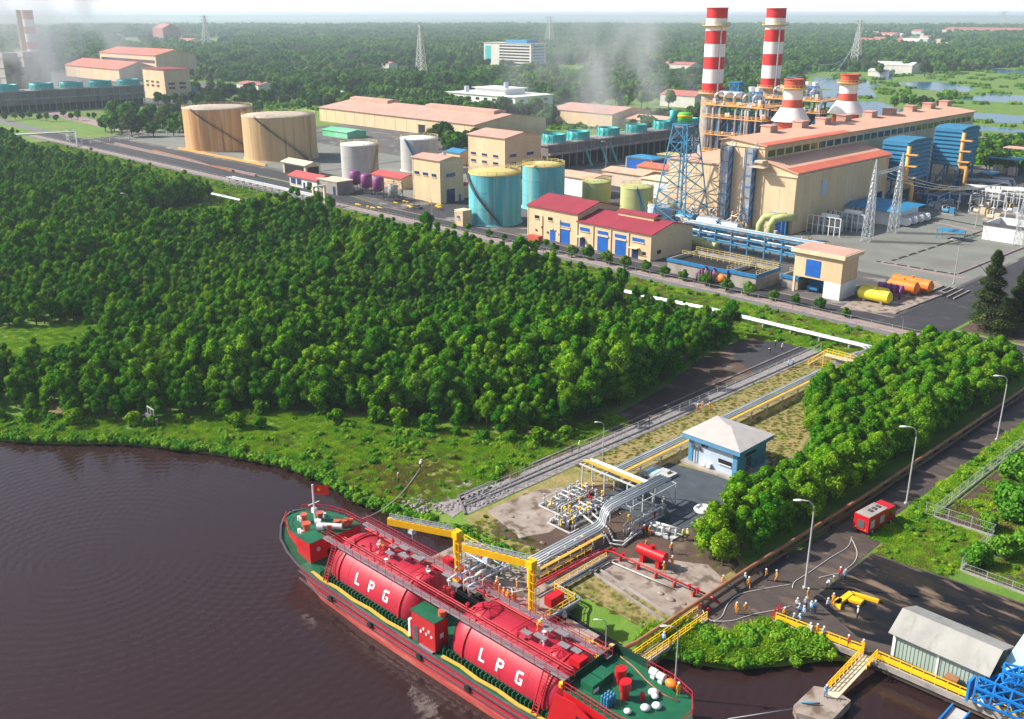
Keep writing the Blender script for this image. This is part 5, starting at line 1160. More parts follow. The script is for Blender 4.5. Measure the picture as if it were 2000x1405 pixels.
# clutter of white pipes and canopies at far right
rg = random.Random(21)
for i, (px, py, w_, d_, h, rf, lab) in enumerate([(1900, 372, 12, 9, 7, 'cream_trim', 'tan canopy over pipes beside the blue canopy at right'), (1935, 372, 12, 9, 6.4, 'roof_blue', 'blue canopy over pipes beside the tan canopy at right'), (1985, 345, 14, 10, 7, 'roof_blue', 'blue canopy at the frame edge above the white pipes'), (1995, 330, 10, 8, 9, 'salmon_roof', 'small salmon topped canopy at the frame edge'), (1855, 372, 10, 8, 5.5, 'cream_worn', 'cream box shaped enclosure under the right filter house')]):
    x, y = G(px, py); root = thing('canopy', lab, 'canopy', (x, y, 0), 'canopies over the fuel pipework'); t = M(); t.box(x - w_, x, y, y + d_, h, h + .35); t.obj('roof', rf, root)
    for a, b in ((-w_ + .3, .3), (-.5, .3), (-.5, d_ - .5), (-w_ + .3, d_ - .5)): t = M(); t.beam((x + a, y + b, 0), (x + a, y + b, h - .01), .35); t.obj('post', 'blue_steel', root)
    t = M()
    for k in range(7): a = rg.uniform(-w_ + 1, -2); s_ = rg.uniform(1, 2.2); t.box(x + a, x + a + s_, y + 1 + k * .8, y + 1.7 + k * .8, 0, rg.uniform(1.5, 4.5))
    t.obj('pump_set', 'white_paint' if i % 2 else 'cream_worn', root)
t = M()
for px, py, q, r_ in ((1840, 372, 5, .9), (1850, 362, 4.2, .6), (1880, 392, 5.5, 1.1)):
    a = Vector((*G(px, py), q)); b = Vector((*G(px + 125, py - 6 + 14), q)); t.tube([a, b, b + Vector((1.5, -1.5, -1.5)), b + Vector((1.5, -1.5, -q))], r_, 10)
solo(t, 'white_ductwork', 'white_pipe', 'thick white pipes running right from under the filter houses', 'pipework', (*G(1880, 380), 0))
t = M()
t.beam((*G(1785, 392), 3), (*G(1990, 398), 3), .4)
for k in range(10): px = 1790 + k * 21; x, y = G(px, 392 + (k % 3) * 6); t.tube([(x, y, 0), (x, y, rg.uniform(3, 6)), (x + 3, y + 2, rg.uniform(3, 6)), (x + 3, y + 2, 0)], .3, 6)
solo(t, 'fuel_pipework', 'white_pipe', 'tangle of thin white pipes under the filter houses', 'pipework', (*G(1880, 395), 0))
t = M(); 
for k in range(6): x, y = G(1815 + k * 12, 398 - k); t.box(x - 3, x + .5, y, y + 2.5, 0, 3.2)
solo(t, 'fuel_skid', 'blue_steel', 'row of blue framed skids under the filter houses', 'equipment skid', (*G(1840, 398), 0))
for i, (px, py) in enumerate([(1870, 410), (1892, 414), (1915, 418), (1938, 423), (1962, 428), (1985, 433), (1905, 398), (1930, 396)]):
    x, y = G(px, py); root = thing('busbar_post', ['first', 'second', 'third', 'fourth', 'fifth', 'sixth', 'seventh', 'eighth'][i] + ' white insulator post counted from the filter houses to the frame edge', 'insulator post', (x, y, 0), 'white insulator posts'); t = M(); t.beam((x, y, 0), (x, y, 3), .3); t.box(x - .7, x + .7, y - .4, y + .4, 3.01, 3.3); t.obj('post', 'white_paint', root); t = M(); t.cone((x, y, 3.3), (x, y, 6.2), .35, .2, 10); t.obj('insulator', 'tank_grey', root)
x, y = G(1830, 392); t = M()
for k in range(3): t.tube([(x - 6 + k * 4, y, 0), (x - 5 + k * 4, y + 1, 3), (x - 2 + k * 4, y + 2, 4.4), (x + k * 4, y + 3, 6)], .5, 8)
solo(t, 'yellow_duct', 'ship_yellow', 'dull yellow braced ducts below the blue filter houses', 'pipework', (x, y, 0))
# --- pump building by the road
pc = (1638, 588); cx_, cy_ = G(*pc); xl = -127.3; pw = thing('pump_house', 'two storey cream pump building with blue shutter over an open white ground floor', 'building', (cx_ - 5, cy_ + 4, 0)); yr = cy_ + 8.5; hh = hz(cx_, cy_, 508)
t = M()
t.box(xl, cx_, cy_, yr, 4.4, hh); t.box(xl, xl + .6, cy_, cy_ + .5, 0, 4.39); t.box(cx_ - 4.6, cx_, cy_ + .01, yr, 0, 4.39); t.box(xl, cx_ - 4.61, yr - .4, yr, 0, 4.39); t.obj('wall', ['cream'], pw)
t = M(); t.box(cx_ - 4.62, cx_ + .04, cy_ - .04, yr + .02, 0, 4.37); t.obj('ground_floor', 'white_paint', pw)
t = M(); t.box(xl - .9, cx_ + .9, cy_ - .9, yr + .9, hh + .02, hh + 1.0); t.obj('roof', 'cream_trim', pw)
t = M(); t.box(xl - .5, cx_ + .5, cy_ - .5, yr + .5, hh + 1.01, hh + 1.12); t.obj('roof_sheet', 'pink_roof', pw)
t = M(); t.box(xl + 3.4, xl + 7.6, cy_ - .12, cy_ - .01, 5.0, 9.4); t.obj('shutter', 'blue_door', pw)
t = M(); t.box(xl + 1.5, cx_ - 5, yr - 2.6, yr - .45, 0, 2.6); t.cyl((xl + 3, cy_ + 3, 1), (xl + 6, cy_ + 3, 1), .7, 10); t.obj('pump', 'blue_steel', pw)
# --- horizontal tanks
def htank(a, b, r, m, label, grp, saddle='pale_concrete'):
    a = Vector(a); b = Vector(b); d = (b - a).normalized(); root = thing('horizontal_tank', label, 'tank', ((a.x + b.x) / 2, (a.y + b.y) / 2, 0), grp); t = M(); t.cyl(a, b, r, 20)
    for e, s_ in ((a, -1), (b, 1)): t.cone(e, e + d * s_ * r * .35, r * .98, r * .55, 20)
    t.obj('shell', m, root)
    for q in (.2, .8): c = a.lerp(b, q); t = M(); t.box(c.x - (.3 if abs(d.x) > .5 else r * .8), c.x + (.3 if abs(d.x) > .5 else r * .8), c.y - (r * .8 if abs(d.x) > .5 else .3), c.y + (r * .8 if abs(d.x) > .5 else .3), 0, a.z - r * .75); t.obj('saddle', saddle, root)
    t = M(); c = a.lerp(b, .5); t.cyl((c.x, c.y, c.z + r * .9), (c.x, c.y, c.z + r + .45), .35, 10); t.obj('manhole', m, root); return root
def along(px, py, L, z): x, y = G(px, py); return (x - L / 2, y, z), (x + L / 2, y, z)
x, y = G(1712, 592)
htank((x - 4.6, y, 2.0), (x + 3.2, y, 2.0), 1.55, 'yellow_tank', 'fat yellow horizontal tank nearest the road', 'yellow tanks'); htank((x - 5.4, y + 3.5, 2.0), (x + 1.0, y + 3.5, 2.0), 1.3, 'yellow_tank', 'yellow horizontal tank just behind the nearest one', 'yellow tanks')
x, y = G(1795, 580); htank((x - 8, y, 2.1), (x - 1, y, 2.1), 1.7, 'orange', 'orange horizontal tank in front of its twin', 'orange tanks'); htank((x - 9, y + 4, 2.1), (x + 1, y + 4, 2.1), 1.7, 'orange', 'orange horizontal tank behind its twin', 'orange tanks')
x, y = G(1752, 584); root = thing('purple_manifold', 'purple vessel and pipe manifold between the yellow and orange tanks', 'pipework', (x, y, 0)); t = M(); t.cyl((x - 6, y + 1.5, 2), (x + .5, y + 1.5, 2), 1.2, 14)
t.obj('vessel', 'purple', root)
for k in range(4): t = M(); t.tube([(x - 4 + k * 1.6, y - .6, 0), (x - 4 + k * 1.6, y - .6, 2.6), (x - 4 + k * 1.6, y + .8, 3.4)], .3, 8); t.obj('riser', 'purple', root)
sheet('tank_pad', [G(1640, 602), G(1700, 570), G(1830, 548), G(1850, 570), G(1760, 612), G(1700, 612)], .1, 'pale_slab')
t = M(); a = G(1740, 612); b = G(1842, 572); strip(t, a, b, 2.4, .02, .35); solo(t, 'unloading_slab', 'pale_slab', 'pale concrete ramp strip right of the yellow tanks', 'slab', (*a, 0))
sheet('drain_pit', [G(1812, 573), G(1843, 560), G(1893, 570), G(1862, 586)], .13, 'dark_void')
t = M()
for k in range(5):
    p0 = Vector((*G(1812, 573), .3)).lerp(Vector((*G(1862, 586), .3)), k / 4); p1 = Vector((*G(1843, 560), .3)).lerp(Vector((*G(1893, 570), .3)), k / 4); t.beam(p0, p1, .3)
solo(t, 'pit_grating', 'pale_concrete', 'black barred drain pit beside the orange tanks', 'grating', (*G(1850, 572), 0))
# --- blue pipe rack
root = thing('pipe_rack', 'three tier blue pipe rack running from the workshop to the cream pump building', 'pipe rack', (-160, 257, 0)); t = M(); xa, xb = -181, -134
for k in range(9):
    x = xa + (xb - xa) * k / 8
    for y in (255.5, 259): t.beam((x, y, 0), (x, y, 7.2), .4)
    for z in (3, 5, 7): t.beam((x, 255.3, z), (x, 259.2, z), .35)
for z in (3, 5, 7): t.beam((xa, 255.3, z), (xb, 255.3, z), .35)
t.obj('frame', 'cyan_steel', root)
for z in (3.4, 5.4, 7.4):
    for k in range(5): t = M(); t.cyl((xa, 255.9 + k * .7, z), (xb, 255.9 + k * .7, z), .24, 8); t.obj('pipe', ['cyan_steel', 'roof_blue', 'steel_pipe'][(k + int(z)) % 3], root)
t = M(); t.box(xa - .2, xb, 254.9, 255.2, 7.5, 7.9); t.obj('cable_tray', 'white_pipe', root)
# --- basins
def basin(x0, x1, y0, y1, h, label):
    root = thing('settling_basin', label, 'basin', ((x0 + x1) / 2, (y0 + y1) / 2, 0), 'stained concrete basins'); t = M(); w_ = .4
    t.box(x0, x1, y0, y0 + w_, 0, h); t.box(x0, x1, y1 - w_, y1, 0, h); t.box(x0, x0 + w_, y0 + w_, y1 - w_, 0, h); t.box(x1 - w_, x1, y0 + w_, y1 - w_, 0, h); t.obj('wall', 'pale_concrete', root)
    t = M(); t.box(x0 + w_, x1 - w_, y0 + w_, y1 - w_, .2, h - 1.0); t.obj('sludge', 'dark_void', root)
    t = M(); t.box(x0 - .2, x1 + .2, y0 - .35, y0 - .01, h - .8, h + .1); t.box(x1 + .01, x1 + .3, y0 - .3, y1, h - .8, h + .1); t.obj('edge_beam', 'blue_steel', root)
    t = M(); t.rail([(x0, y1 - .2, h), (x1 - .2, y1 - .2, h), (x1 - .2, y0 + .2, h)], 1.1, 2, .07); t.rail([(x0, (y0 + y1) / 2, h), (x1, (y0 + y1) / 2, h)], 1.1, 2, .07); t.obj('railing', 'tank_yellow_roof', root)
x, y = G(1303, 532); basin(x, x + 20, y, y + 14, 4.2, 'long stained concrete basin with yellow rails right of the workshop')
x, y = G(1425, 558); basin(x, x + 8, y, y + 12, 4.4, 'shorter stained concrete basin between purple pipes and the pump building')
x, y = G(1525, 560); basin(x, x + 5, y, y + 8, 3.5, 'small blue edged basin touching the pump building')
x, y = G(1372, 552); root = thing('purple_pipe_cluster', 'purple pipe cluster in front of the stained basin', 'pipework', (x, y, 0))
for k in range(6): t = M(); t.tube([(x - 2 + k * .9, y, 0), (x - 2 + k * .9, y, 2.2 + (k % 3) * .7), (x - 2 + k * .9, y + 1.6, 2.8 + (k % 3) * .7), (x - 2 + k * .9, y + 1.6, 0)], .26, 8); t.obj('pipe', 'purple', root)
x, y = G(1408, 556); root = thing('mixer_unit', 'orange motor unit between the purple pipes and the second basin', 'machine', (x, y, 0)); t = M(); t.sph((x, y, 1.7), 1.2, 10, 7, (1.2, .8, 1)); t.cyl((x + .5, y, 1.5), (x + 2.4, y, 1.3), .55, 10); t.obj('housing', 'orange', root); t = M(); t.box(x - 1, x + 2.2, y - .5, y + .5, 0, .7); t.obj('base', 'dark_steel', root)
for i, (px, py, r_, L, m_) in enumerate([(1362, 487, 1.5, 5, 'tank_green'), (1385, 492, 1.2, 5, 'tank_green'), (1340, 440, 1.8, 7, 'cyan_steel'), (1385, 452, 2.2, 8, 'silver'), (1425, 460, 2.0, 7, 'silver')]):
    x, y = G(px, py); htank((x - L / 2, y, r_ + .8), (x + L / 2, y, r_ + .8), r_, m_, ['small olive vessel above the blue rack, left', 'small olive vessel above the blue rack, right', 'blue horizontal vessel inside the foot of the lattice mast', 'silver horizontal vessel right of the lattice mast foot', 'silver horizontal vessel between mast and the tall ducts'][i], 'vessels round the mast foot')
rg = random.Random(31); x0, y0 = G(1350, 445)
root = thing('mast_foot_pipework', 'knot of blue and silver pipes filling the foot of the lattice mast', 'pipework', (x0, y0, 0))
for k in range(22):
    x, y = G(rg.uniform(1325, 1440), rg.uniform(425, 462)); z = rg.uniform(1, 6); t = M(); t.tube([(x, y, 0), (x, y, z), (x + rg.uniform(-4, 4), y, z), (x + rg.uniform(-2, 2), y + rg.uniform(-3, 3), z * .5)], rg.uniform(.2, .5), 8); t.obj('pipe', rg.choice(['cyan_steel', 'silver', 'steel', 'blue_steel', 'cream_worn']), root)
for i, (px, py) in enumerate(((1482, 468), (1502, 470))):
    x, y = G(px, py); t = M(); t.tube([(x, y, 0), (x, y, 5), (x + .6, y + 1, 7), (x + 2.5, y + 3, 7.6), (x + 6, y + 6, 7.6)], 1.25, 12); solo(t, 'cooling_water_pipe', 'tank_green', ['left', 'right'][i] + ' of two thick pale green pipes bending out of the ground at the hall foot', 'pipe', (x, y, 0), 'thick pale green pipes')
x, y = G(1525, 458); root = thing('exciter_frame', 'dark blue boxed frame at the hall foot beside the green pipes', 'equipment frame', (x, y, 0)); t = M()
for a in (-5, 0, 1.5):
    for b in (0, 5): t.beam((x + a, y + b, 0), (x + a, y + b, 6), .4)
t.box(x - 5.2, x + 1.7, y - .2, y + 5.2, 6, 6.6); t.obj('frame', 'blue_steel', root); t = M(); t.box(x - 4, x + 1, y + 1, y + 4, 0, 5); t.obj('enclosure', 'blue_glass', root)
x, y = G(1440, 478); t = M(); t.box(x - 4, x + 2, y, y + 4, 0, 4); solo(t, 'brown_crate', 'brown_pipe', 'brown boxed enclosure behind the blue pipe rack', 'enclosure', (x, y, 0))
x, y = G(1045, 470); t = M(); t.box(x - .5, x + 4.2, y - 2.8, y - .8, 0, 2.3); solo(t, 'skip', 'rust_red', 'rusty red container in front of the left end of the workshop', 'container', (x, y, 0))

t = M()
car = thing('parked_car', 'small dark car parked at the road corner in front of the tall cream tower building', 'car', (*G(815, 408), 0)); x, y = G(815, 408)
t.box(x - 2.1, x + 2.1, y - .85, y + .85, .35, .95); t.obj('body', 'dark_steel', car); t = M(); t.add([(x + a, y + b, z) for b in (-.78, .78) for a, z in ((-1.5, .96), (1.2, .96), (.7, 1.5), (-1.1, 1.5))], [(0, 1, 2, 3), (7, 6, 5, 4), (1, 5, 6, 2), (2, 6, 7, 3), (3, 7, 4, 0)]); t.obj('cabin', 'dark_glass', car)
for a in (-1.3, 1.3):
    for b in (-.8, .8): t = M(); t.cyl((x + a, y + b - .1, .34), (x + a, y + b + .1, .34), .34, 12); t.obj('wheel', 'black_rubber', car)
rg = random.Random(88); SK = [(-388, 330), (-380, 308), (-352, 296), (-346, 318), (-330, 286), (-318, 268), (-300, 276), (-284, 296), (-278, 262), (-262, 300), (-246, 268), (-236, 276), (-224, 270), (-306, 300), (-290, 330), (-268, 336), (-250, 338), (-234, 306)]
SR = [(-158, 366), (-150, 372), (-142, 366), (-134, 374), (-126, 366), (-118, 374), (-110, 366), (-104, 376), (-150, 384), (-138, 388), (-126, 384), (-114, 388), (-176, 280), (-168, 286), (-184, 272), (-158, 270), (-150, 280), (-192, 264)]
for i, (x, y, tl, gp_) in [(i, (*p, 'small pump skids scattered between tanks and cream buildings', 'pump skids between the tanks')) for i, p in enumerate(sorted(SK, key=lambda p: proj(*p, 0)[0]))] + [(i, (*p, 'small skids at the hall foot and under the filter houses', 'pump skids round the hall')) for i, p in enumerate(sorted(SR, key=lambda p: proj(*p, 0)[0]))]:
    root = thing('pump_skid', ORD(i, 18) + ' of the ' + tl, 'equipment skid', (x, y, 0), gp_); m_ = rg.choice(['tank_grey', 'steel', 'cyan_steel', 'cream_worn'])
    t = M(); t.box(x - 3, x + 3, y - 1.6, y + 1.6, .05, .5); t.obj('base', 'pale_concrete', root); t = M(); t.cyl((x - 2, y, 1.4), (x + .2, y, 1.4), .8, 12); t.box(x + .6, x + 2.4, y - .7, y + .7, .5, rg.uniform(1.6, 3.2)); t.obj('pump', m_, root)
    for k in range(3): t = M(); b = rg.uniform(-1.2, 1.2); h_ = rg.uniform(1.5, 3.5); t.tube([(x - 2.6 + k * 1.4, y + b, .5), (x - 2.6 + k * 1.4, y + b, h_), (x - 2.6 + k * 1.4, y + b + 4, h_), (x - 2.6 + k * 1.4, y + b + 4, 0)], .18, 6); t.obj('pipe', rg.choice(['steel', 'white_pipe', 'yellow', 'steel_pipe']), root)
# --- rack along the road with footings, fence
root = thing('pipe_rack', 'silver pipe rack beside the road between guard house and forest', 'pipe rack', (-350, 209, 0))
t = M()
for k in range(12):
    x = -383 + k * 5.6
    for y in (206.6, 210.6): t.beam((x, y, 0), (x, y, 3.7), .26)
    t.beam((x, 206.4, 3.65), (x, 210.8, 3.65), .26); t.beam((x, 206.4, 2.4), (x, 210.8, 2.4), .26)
t.obj('frame', 'steel', root)
for k in range(3): t = M(); t.cyl((-386, 207.2 + k * 1.4, 4.0), (-319, 207.2 + k * 1.4, 4.0), .2, 8); t.obj('pipe', ['steel', 'steel_pipe', 'steel'][k % 3], root)
t = M(); t.box(-318.6, -317.8, 206, 206.8, 0, 7.5); t.box(-318.6, -317.8, 211, 211.8, 0, 7.5); t.box(-318.6, -317.8, 206, 211.8, 7.51, 8.1); t.obj('portal', 'cream_trim', root)
root = thing('pipeline', 'long low white pipeline running beside the forest parallel to the road', 'pipeline', (-340, 194, 0))
for k, (dy, r_, m_) in enumerate(((0, .26, 'steel'), (.9, .2, 'steel'), (1.6, .22, 'steel_pipe'))):
    t = M(); t.tube([(-700, 180 + dy, .5), (-586, 184 + dy, .5), (-430, 189.3 + dy, .5), (-322, 193.2 + dy, .5), (-200, 195.4 + dy, .5), (-150, 195.8 + dy, .6), (-130, 196 + dy, 1.3), (-90.5 + dy, 196.5 + dy, 1.3), (-88.6 + dy, 195.4 + dy * .2, 1.3), (-88.6 + dy, 190, 1.3)], r_, 8); t.obj('pipe', m_, root)
t = M()
for k in range(70):
    x = -590 + k * 7.2; y = 184 + (x + 586) * .0355 if x < -322 else 193.2 + (x + 322) * .0145; t.box(x - .15, x + .15, y - .5, y + 2.2, 0, .95 if x > -132 else .22)
t.obj('sleeper', 'pale_concrete', root)
def fence(pts, h, label, name='mesh_fence', post=3.0, m_='steel', bars=.5, kerb=True, grp=None):
    mid = Vector((*pts[len(pts) // 2], 0)); root = thing(name, label, 'fence', tuple(mid), grp); a = M(); b = M(); c = M()
    for p, q in zip(pts[:-1], pts[1:]):
        p = Vector((*p, 0)); q = Vector((*q, 0)); L = (q - p).length; n = max(1, int(L / post))
        for i in range(n + 1): s_ = p.lerp(q, i / n); a.beam(s_, s_ + Vector((0, 0, h)), .09)
        for z in (.3, h * .5, h): b.beam(p + Vector((0, 0, z)), q + Vector((0, 0, z)), .045)
        if bars:
            m = int(L / bars)
            for i in range(m): s_ = p.lerp(q, i / m); e = p.lerp(q, min(1, (i + h / bars * .8) / m)); b.beam(s_ + Vector((0, 0, .3)), s_ + Vector((0, 0, h)), .016)
        if kerb: c.beam(p + Vector((0, 0, .12)), q + Vector((0, 0, .12)), .28, .24)
    a.obj('fence_post', m_, root); b.obj('wire_mesh', m_, root)
    if kerb: c.obj('plinth', 'pale_concrete', root)
    return root
fence([(-98.4, 86.8), (-97.2, 130), (-96.6, 190)], 2.1, 'wire fence along the pipe rack between dirt track and hut')
fence([(-640, 214.9), (-118, 214.9), (-30, 214.9)], 1.8, 'long low wire fence between the pink footpath and the grass strip', post=5, bars=0)
fence([(-47.4, 215), (-47.4, 134)], 2.0, 'mesh fence on a dark wall running up beside the road at right'); fence([(-48.6, 133.8), (-38.9, 134.2), (-38.6, 122)], 2.0, 'mesh fence with a broken pale footing above the dock grass')
fence([(-38.4, 121.8), (-10, 122.4)], 1.3, 'low pale railing wall behind the blackened dock at the right edge')
root = thing('pipe_crossing', 'white pipes raised on posts by the gravel patch at upper left', 'pipe rack', (-600, 232, 0)); t = M(); t.tube([(*G(35, 285), 0), (*G(35, 285), 6), (*G(150, 278), 6), (*G(152, 288), 0)], .5, 8); t.obj('pipe', 'white_pipe', root); t = M(); lattice(t, G(140, 275), 4, 4, 0, 6, 2, .25); t.obj('support_frame', 'white_pipe', root)
t = M()
for k in range(12): a = G(160 + k * 18.5, 283 - k * 2.2); b = G(160 + (k + 1) * 18.5, 283 - (k + 1) * 2.2); t.beam((*a, 2.6), (*b, 2.6), .5); t.beam((*a, 0), (*a, 2.6), .4)
solo(t, 'tank_feed_pipe', 'white_pipe', 'white pipe on short posts left of the brown tanks', 'pipeline', (*G(250, 275), 0))
for i, (a, b, m_) in enumerate((((350, 292), (520, 325), 'pipe_orange'), ((225, 282), (500, 345), 'pink_path'), ((300, 296), (455, 336), 'brown_pipe'))):
    t = M(); t.beam((*G(*a), .5), (*G(*b), .5), 1.0, .9); solo(t, 'tank_yard_pipe', m_, ['orange pipe bed right in front of the brown tanks', 'pinkish low wall nearest the road in the tank yard', 'dull brown low wall between road and brown tanks'][i], 'low wall', (*G(*a), 0))
# street lamps inside
def lamp_proto(h, label):
    root = thing('street_lamp', label, 'street lamp'); t = M(); t.cone((0, 0, 0), (0, 0, h - 1.6), .16, .09, 8); t.tube([(0, 0, h - 1.6), (-.15, 0, h - .7), (-.7, 0, h - .15), (-1.6, 0, h)], .08, 8); t.box(-.25, .25, -.25, .25, 0, .3); t.obj('pole', 'tank_grey', root)
    t = M(); t.sph((-2.1, 0, h - .02), .55, 12, 8, (1.15, .42, .26)); t.obj('lamp_head', 'white_gloss', root); return root
lp = lamp_proto(12.6, '')
LL = [((1572, 1150), 12.8, 'street lamp nearest the people on the jetty road, in front of the grove'), ((1770, 985), 12.8, 'street lamp standing right of the grove, just above the red truck'), ((1947, 860), 12.0, 'street lamp farthest up the jetty road at the right'), ((1318, 1345), 9.6, 'street lamp rising beside the green aft deck of the ship'), ((1182, 1290), 7.0, 'thin lamp post in the inlet beside the concrete mooring block'),
      ((1177, 905), 7.4, 'thin lamp post at the wire fence left of the pale blue hut'), ((258, 445), 12, 'lamp post poking out of the forest at upper left'), ((845, 450), 11, 'lamp post at the road corner left of the blue tanks'), ((1183, 330), 13, 'lamp post in front of the cooling tower'), ((1862, 555), 12.5, 'lamp post at the corner of the gravel yard near the orange tanks'), ((1762, 645), 3.2, 'short lamp post on the pink path at right'),
      ((1905, 445), 12, 'lamp post in the gravel yard near the walled enclosure')]
for i, (p, h, lab) in enumerate(LL):
    x, y = G(*p); s_ = h / 12.6
    if i == 0: place(lp, (x, y, 0), rad(45), s_); lp['label'] = lab; lp['group'] = 'street lamps'
    else: dup(lp, (x, y, 0 if y > 80 else -1.5), rad(45), s_, lab, 'street lamps')
# ================================================================== RIVERSIDE: RACKS, HUT, JETTY
root = thing('pipe_rack', 'ladder like rack of silver, white and yellow pipes running past the pale blue hut', 'pipe rack', (-87.5, 150, 0))
for k, (x, r_, m_) in enumerate(((-88.9, .13, 'steel_pipe'), (-88.5, .17, 'white_pipe'), (-88.0, .13, 'steel_pipe'), (-87.5, .16, 'steel_pipe'))):
    t = M(); t.cyl((x, 107, 1.75), (x, 191, 1.75), r_, 8); t.obj('pipe', m_, root)
t = M(); t.box(-87.1, -86.5, 107, 191, 1.65, 1.85); t.obj('cable_tray', 'ship_yellow', root)
t = M(); t.cyl((-86.3, 107, 1.7), (-86.3, 191, 1.7), .09, 8); t.obj('pipe', 'white_pipe', root)
t = M()
for k in range(16): y = 108.5 + k * 5.4; t.box(-89.1, -86.2, y, y + .16, 1.35, 1.52); t.box(-88.9, -88.7, y, y + .16, 0, 1.34); t.box(-86.6, -86.4, y, y + .16, 0, 1.34)
t.obj('support', 'steel', root)
root = thing('stile_bridge', 'yellow stepover platform crossing the pipes between track and grove', 'stairs', (-87.7, 182, 0))
t = M(); t.box(-91.2, -84.6, 180.9, 182.3, 2.8, 2.9); t.obj('deck', 'cream_trim', root)
t = M(); t.rail([(-91.2, 180.9, 2.9), (-84.6, 180.9, 2.9)], 1.1, 1.2, .05); t.rail([(-91.2, 182.3, 2.9), (-84.6, 182.3, 2.9)], 1.1, 1.2, .05)
for x, dx in ((-91.2, -3.2), (-84.6, 3.2)):
    for y in (180.9, 182.3): t.beam((x, y, 3.9), (x + dx, y, 1.0), .08); t.beam((x, y, 2.9), (x + dx, y, 0), .14); t.beam((x, y, 0), (x, y, 2.8), .12); t.beam((x + dx, y, 0), (x + dx, y, 1.0), .08)
t.obj('railing', 'yellow', root)
t = M()
for x, dx in ((-91.2, -3.2), (-84.6, 3.2)):
    for k in range(9): q = (k + .5) / 9; t.box(x + dx * q - .16, x + dx * q + .16, 181.0, 182.2, 2.8 * (1 - q), 2.8 * (1 - q) + .05)
t.obj('tread', 'steel', root)
# metering skid rack pieces
root = thing('pipe_bridge', 'white framed trestle with a yellow cable tray crossing above the metering skid', 'pipe rack', (-84, 106, 0))
t = M(); 
for x in (-90.5, -86, -81.5, -78.5):
    for y in (104.4, 106.8): t.beam((x, y, 0), (x, y, 3.6), .18)
    t.beam((x, 104.4, 3.6), (x, 106.8, 3.6), .18)
t.beam((-91, 104.3, 3.7), (-77.6, 104.3, 3.7), .22); t.beam((-91, 106.9, 3.7), (-77.6, 106.9, 3.7), .22); t.obj('frame', 'white_pipe', root)
t = M(); t.box(-91, -79.6, 105.0, 105.7, 3.95, 4.1); t.obj('cable_tray', 'ship_yellow', root)
for k in range(4): t = M(); y = 105.9 + k * .28; t.tube([(-90.8 + k * .3, y, 3.95), (-79 + k * .4, y, 3.95), (-78.6 + k * .4, y - .3, 3.95)], .11, 8); t.obj('pipe', ['steel_pipe', 'white_pipe'][k % 2], root)
root = thing('pipe_rack', 'raised bundle of silver pipes stepping down in front of the hut towards the jetty', 'pipe rack', (-78, 95, 0))
for k in range(5):
    x = -79.2 + k * .46; t = M()
    t.tube([(x, 109.5, 4.1), (x, 97.2 - k * .25, 4.1), (x, 96.3 - k * .25, 3.9), (x, 95.7 - k * .25, 3.2), (x, 95.5 - k * .25, 2.4), (x, 95.0 - k * .25, 1.9), (x, 94.2 - k * .25, 1.7), (x, 78.8, 1.7)], .15, 8); t.obj('pipe', ['steel_pipe', 'steel_pipe', 'white_pipe', 'silver', 'silver'][k], root)
t = M()
for y in (109.3, 104, 98.6):
    for x in (-79.9, -76.2): t.beam((x, y, 0), (x, y, 3.9), .16)
    t.beam((-79.9, y, 3.85), (-76.2, y, 3.85), .16); t.beam((-76.2, y, 0), (-76.2, y - 2.4, 3.8), .1)
for k in range(7): y = 93 - k * 2.3; t.box(-79.6, -76, y, y + .14, 1.4, 1.54); t.box(-79.4, -79.2, y, y + .14, -1.5, 1.39); t.box(-76.5, -76.3, y, y + .14, -1.5, 1.39)
t.beam((-76.1, 109.4, 3.85), (-76.1, 98.4, 3.85), .14); t.beam((-79.9, 109.4, 3.85), (-79.9, 98.4, 3.85), .14)
t.obj('support', 'steel', root)
t = M(); t.box(-76.6, -76.1, 78.8, 92.6, 1.62, 1.74); t.obj('cable_tray', 'ship_yellow', root)
# metering skids: pipe runs, valves, handwheels
def skid(x0, x1, y0, y1, label, seed, n=9, frame=True, vcol='yellow', h=1.6):
    rg = random.Random(seed); root = thing('metering_skid', label, 'pipework', ((x0 + x1) / 2, (y0 + y1) / 2, 0), 'valve skids by the jetty')
    if frame:
        t = M()
        for a, b in (((x0, y0), (x1, y0)), ((x1, y0), (x1, y1)), ((x1, y1), (x0, y1)), ((x0, y1), (x0, y0))): t.beam((*a, .3), (*b, .3), .2)
        t.obj('frame', 'white_pipe', root)
    for k in range(n):
        q = (k + .5) / n; m_ = rg.choice(['white_pipe', 'steel_pipe', 'silver']); t = M()
        if k % 2: y = y0 + (y1 - y0) * q; z = rg.uniform(.6, h); a = rg.uniform(x0, x0 + 1.5); b = rg.uniform(x1 - 1.5, x1); t.tube([(a, y, 0), (a, y, z - .2), (a + .2, y, z), (b - .2, y, z), (b, y, z - .2), (b, y, 0)], rg.uniform(.08, .14), 7)
        else: x = x0 + (x1 - x0) * q; z = rg.uniform(.6, h); a = rg.uniform(y0, y0 + 1.2); b = rg.uniform(y1 - 1.2, y1); t.tube([(x, a, 0), (x, a, z - .2), (x, a + .2, z), (x, b - .2, z), (x, b, z - .2), (x, b, 0)], rg.uniform(.08, .14), 7)
        t.obj('pipe', m_, root)
    for k in range(int(n * 1.6)):
        x, y, z = rg.uniform(x0 + .3, x1 - .3), rg.uniform(y0 + .3, y1 - .3), rg.uniform(.7, h); t = M(); t.cyl((x, y, z - .3), (x, y, z + .55), .06, 6); t.cyl((x, y, z + .5), (x, y, z + .85), rg.uniform(.12, .22), 10); t.sph((x, y, z), .18, 8, 6); t.obj('valve', rg.choice([vcol, vcol, 'tank_grey', 'white_pipe', 'steel', 'tank_grey', 'bright_red']), root)
    return root
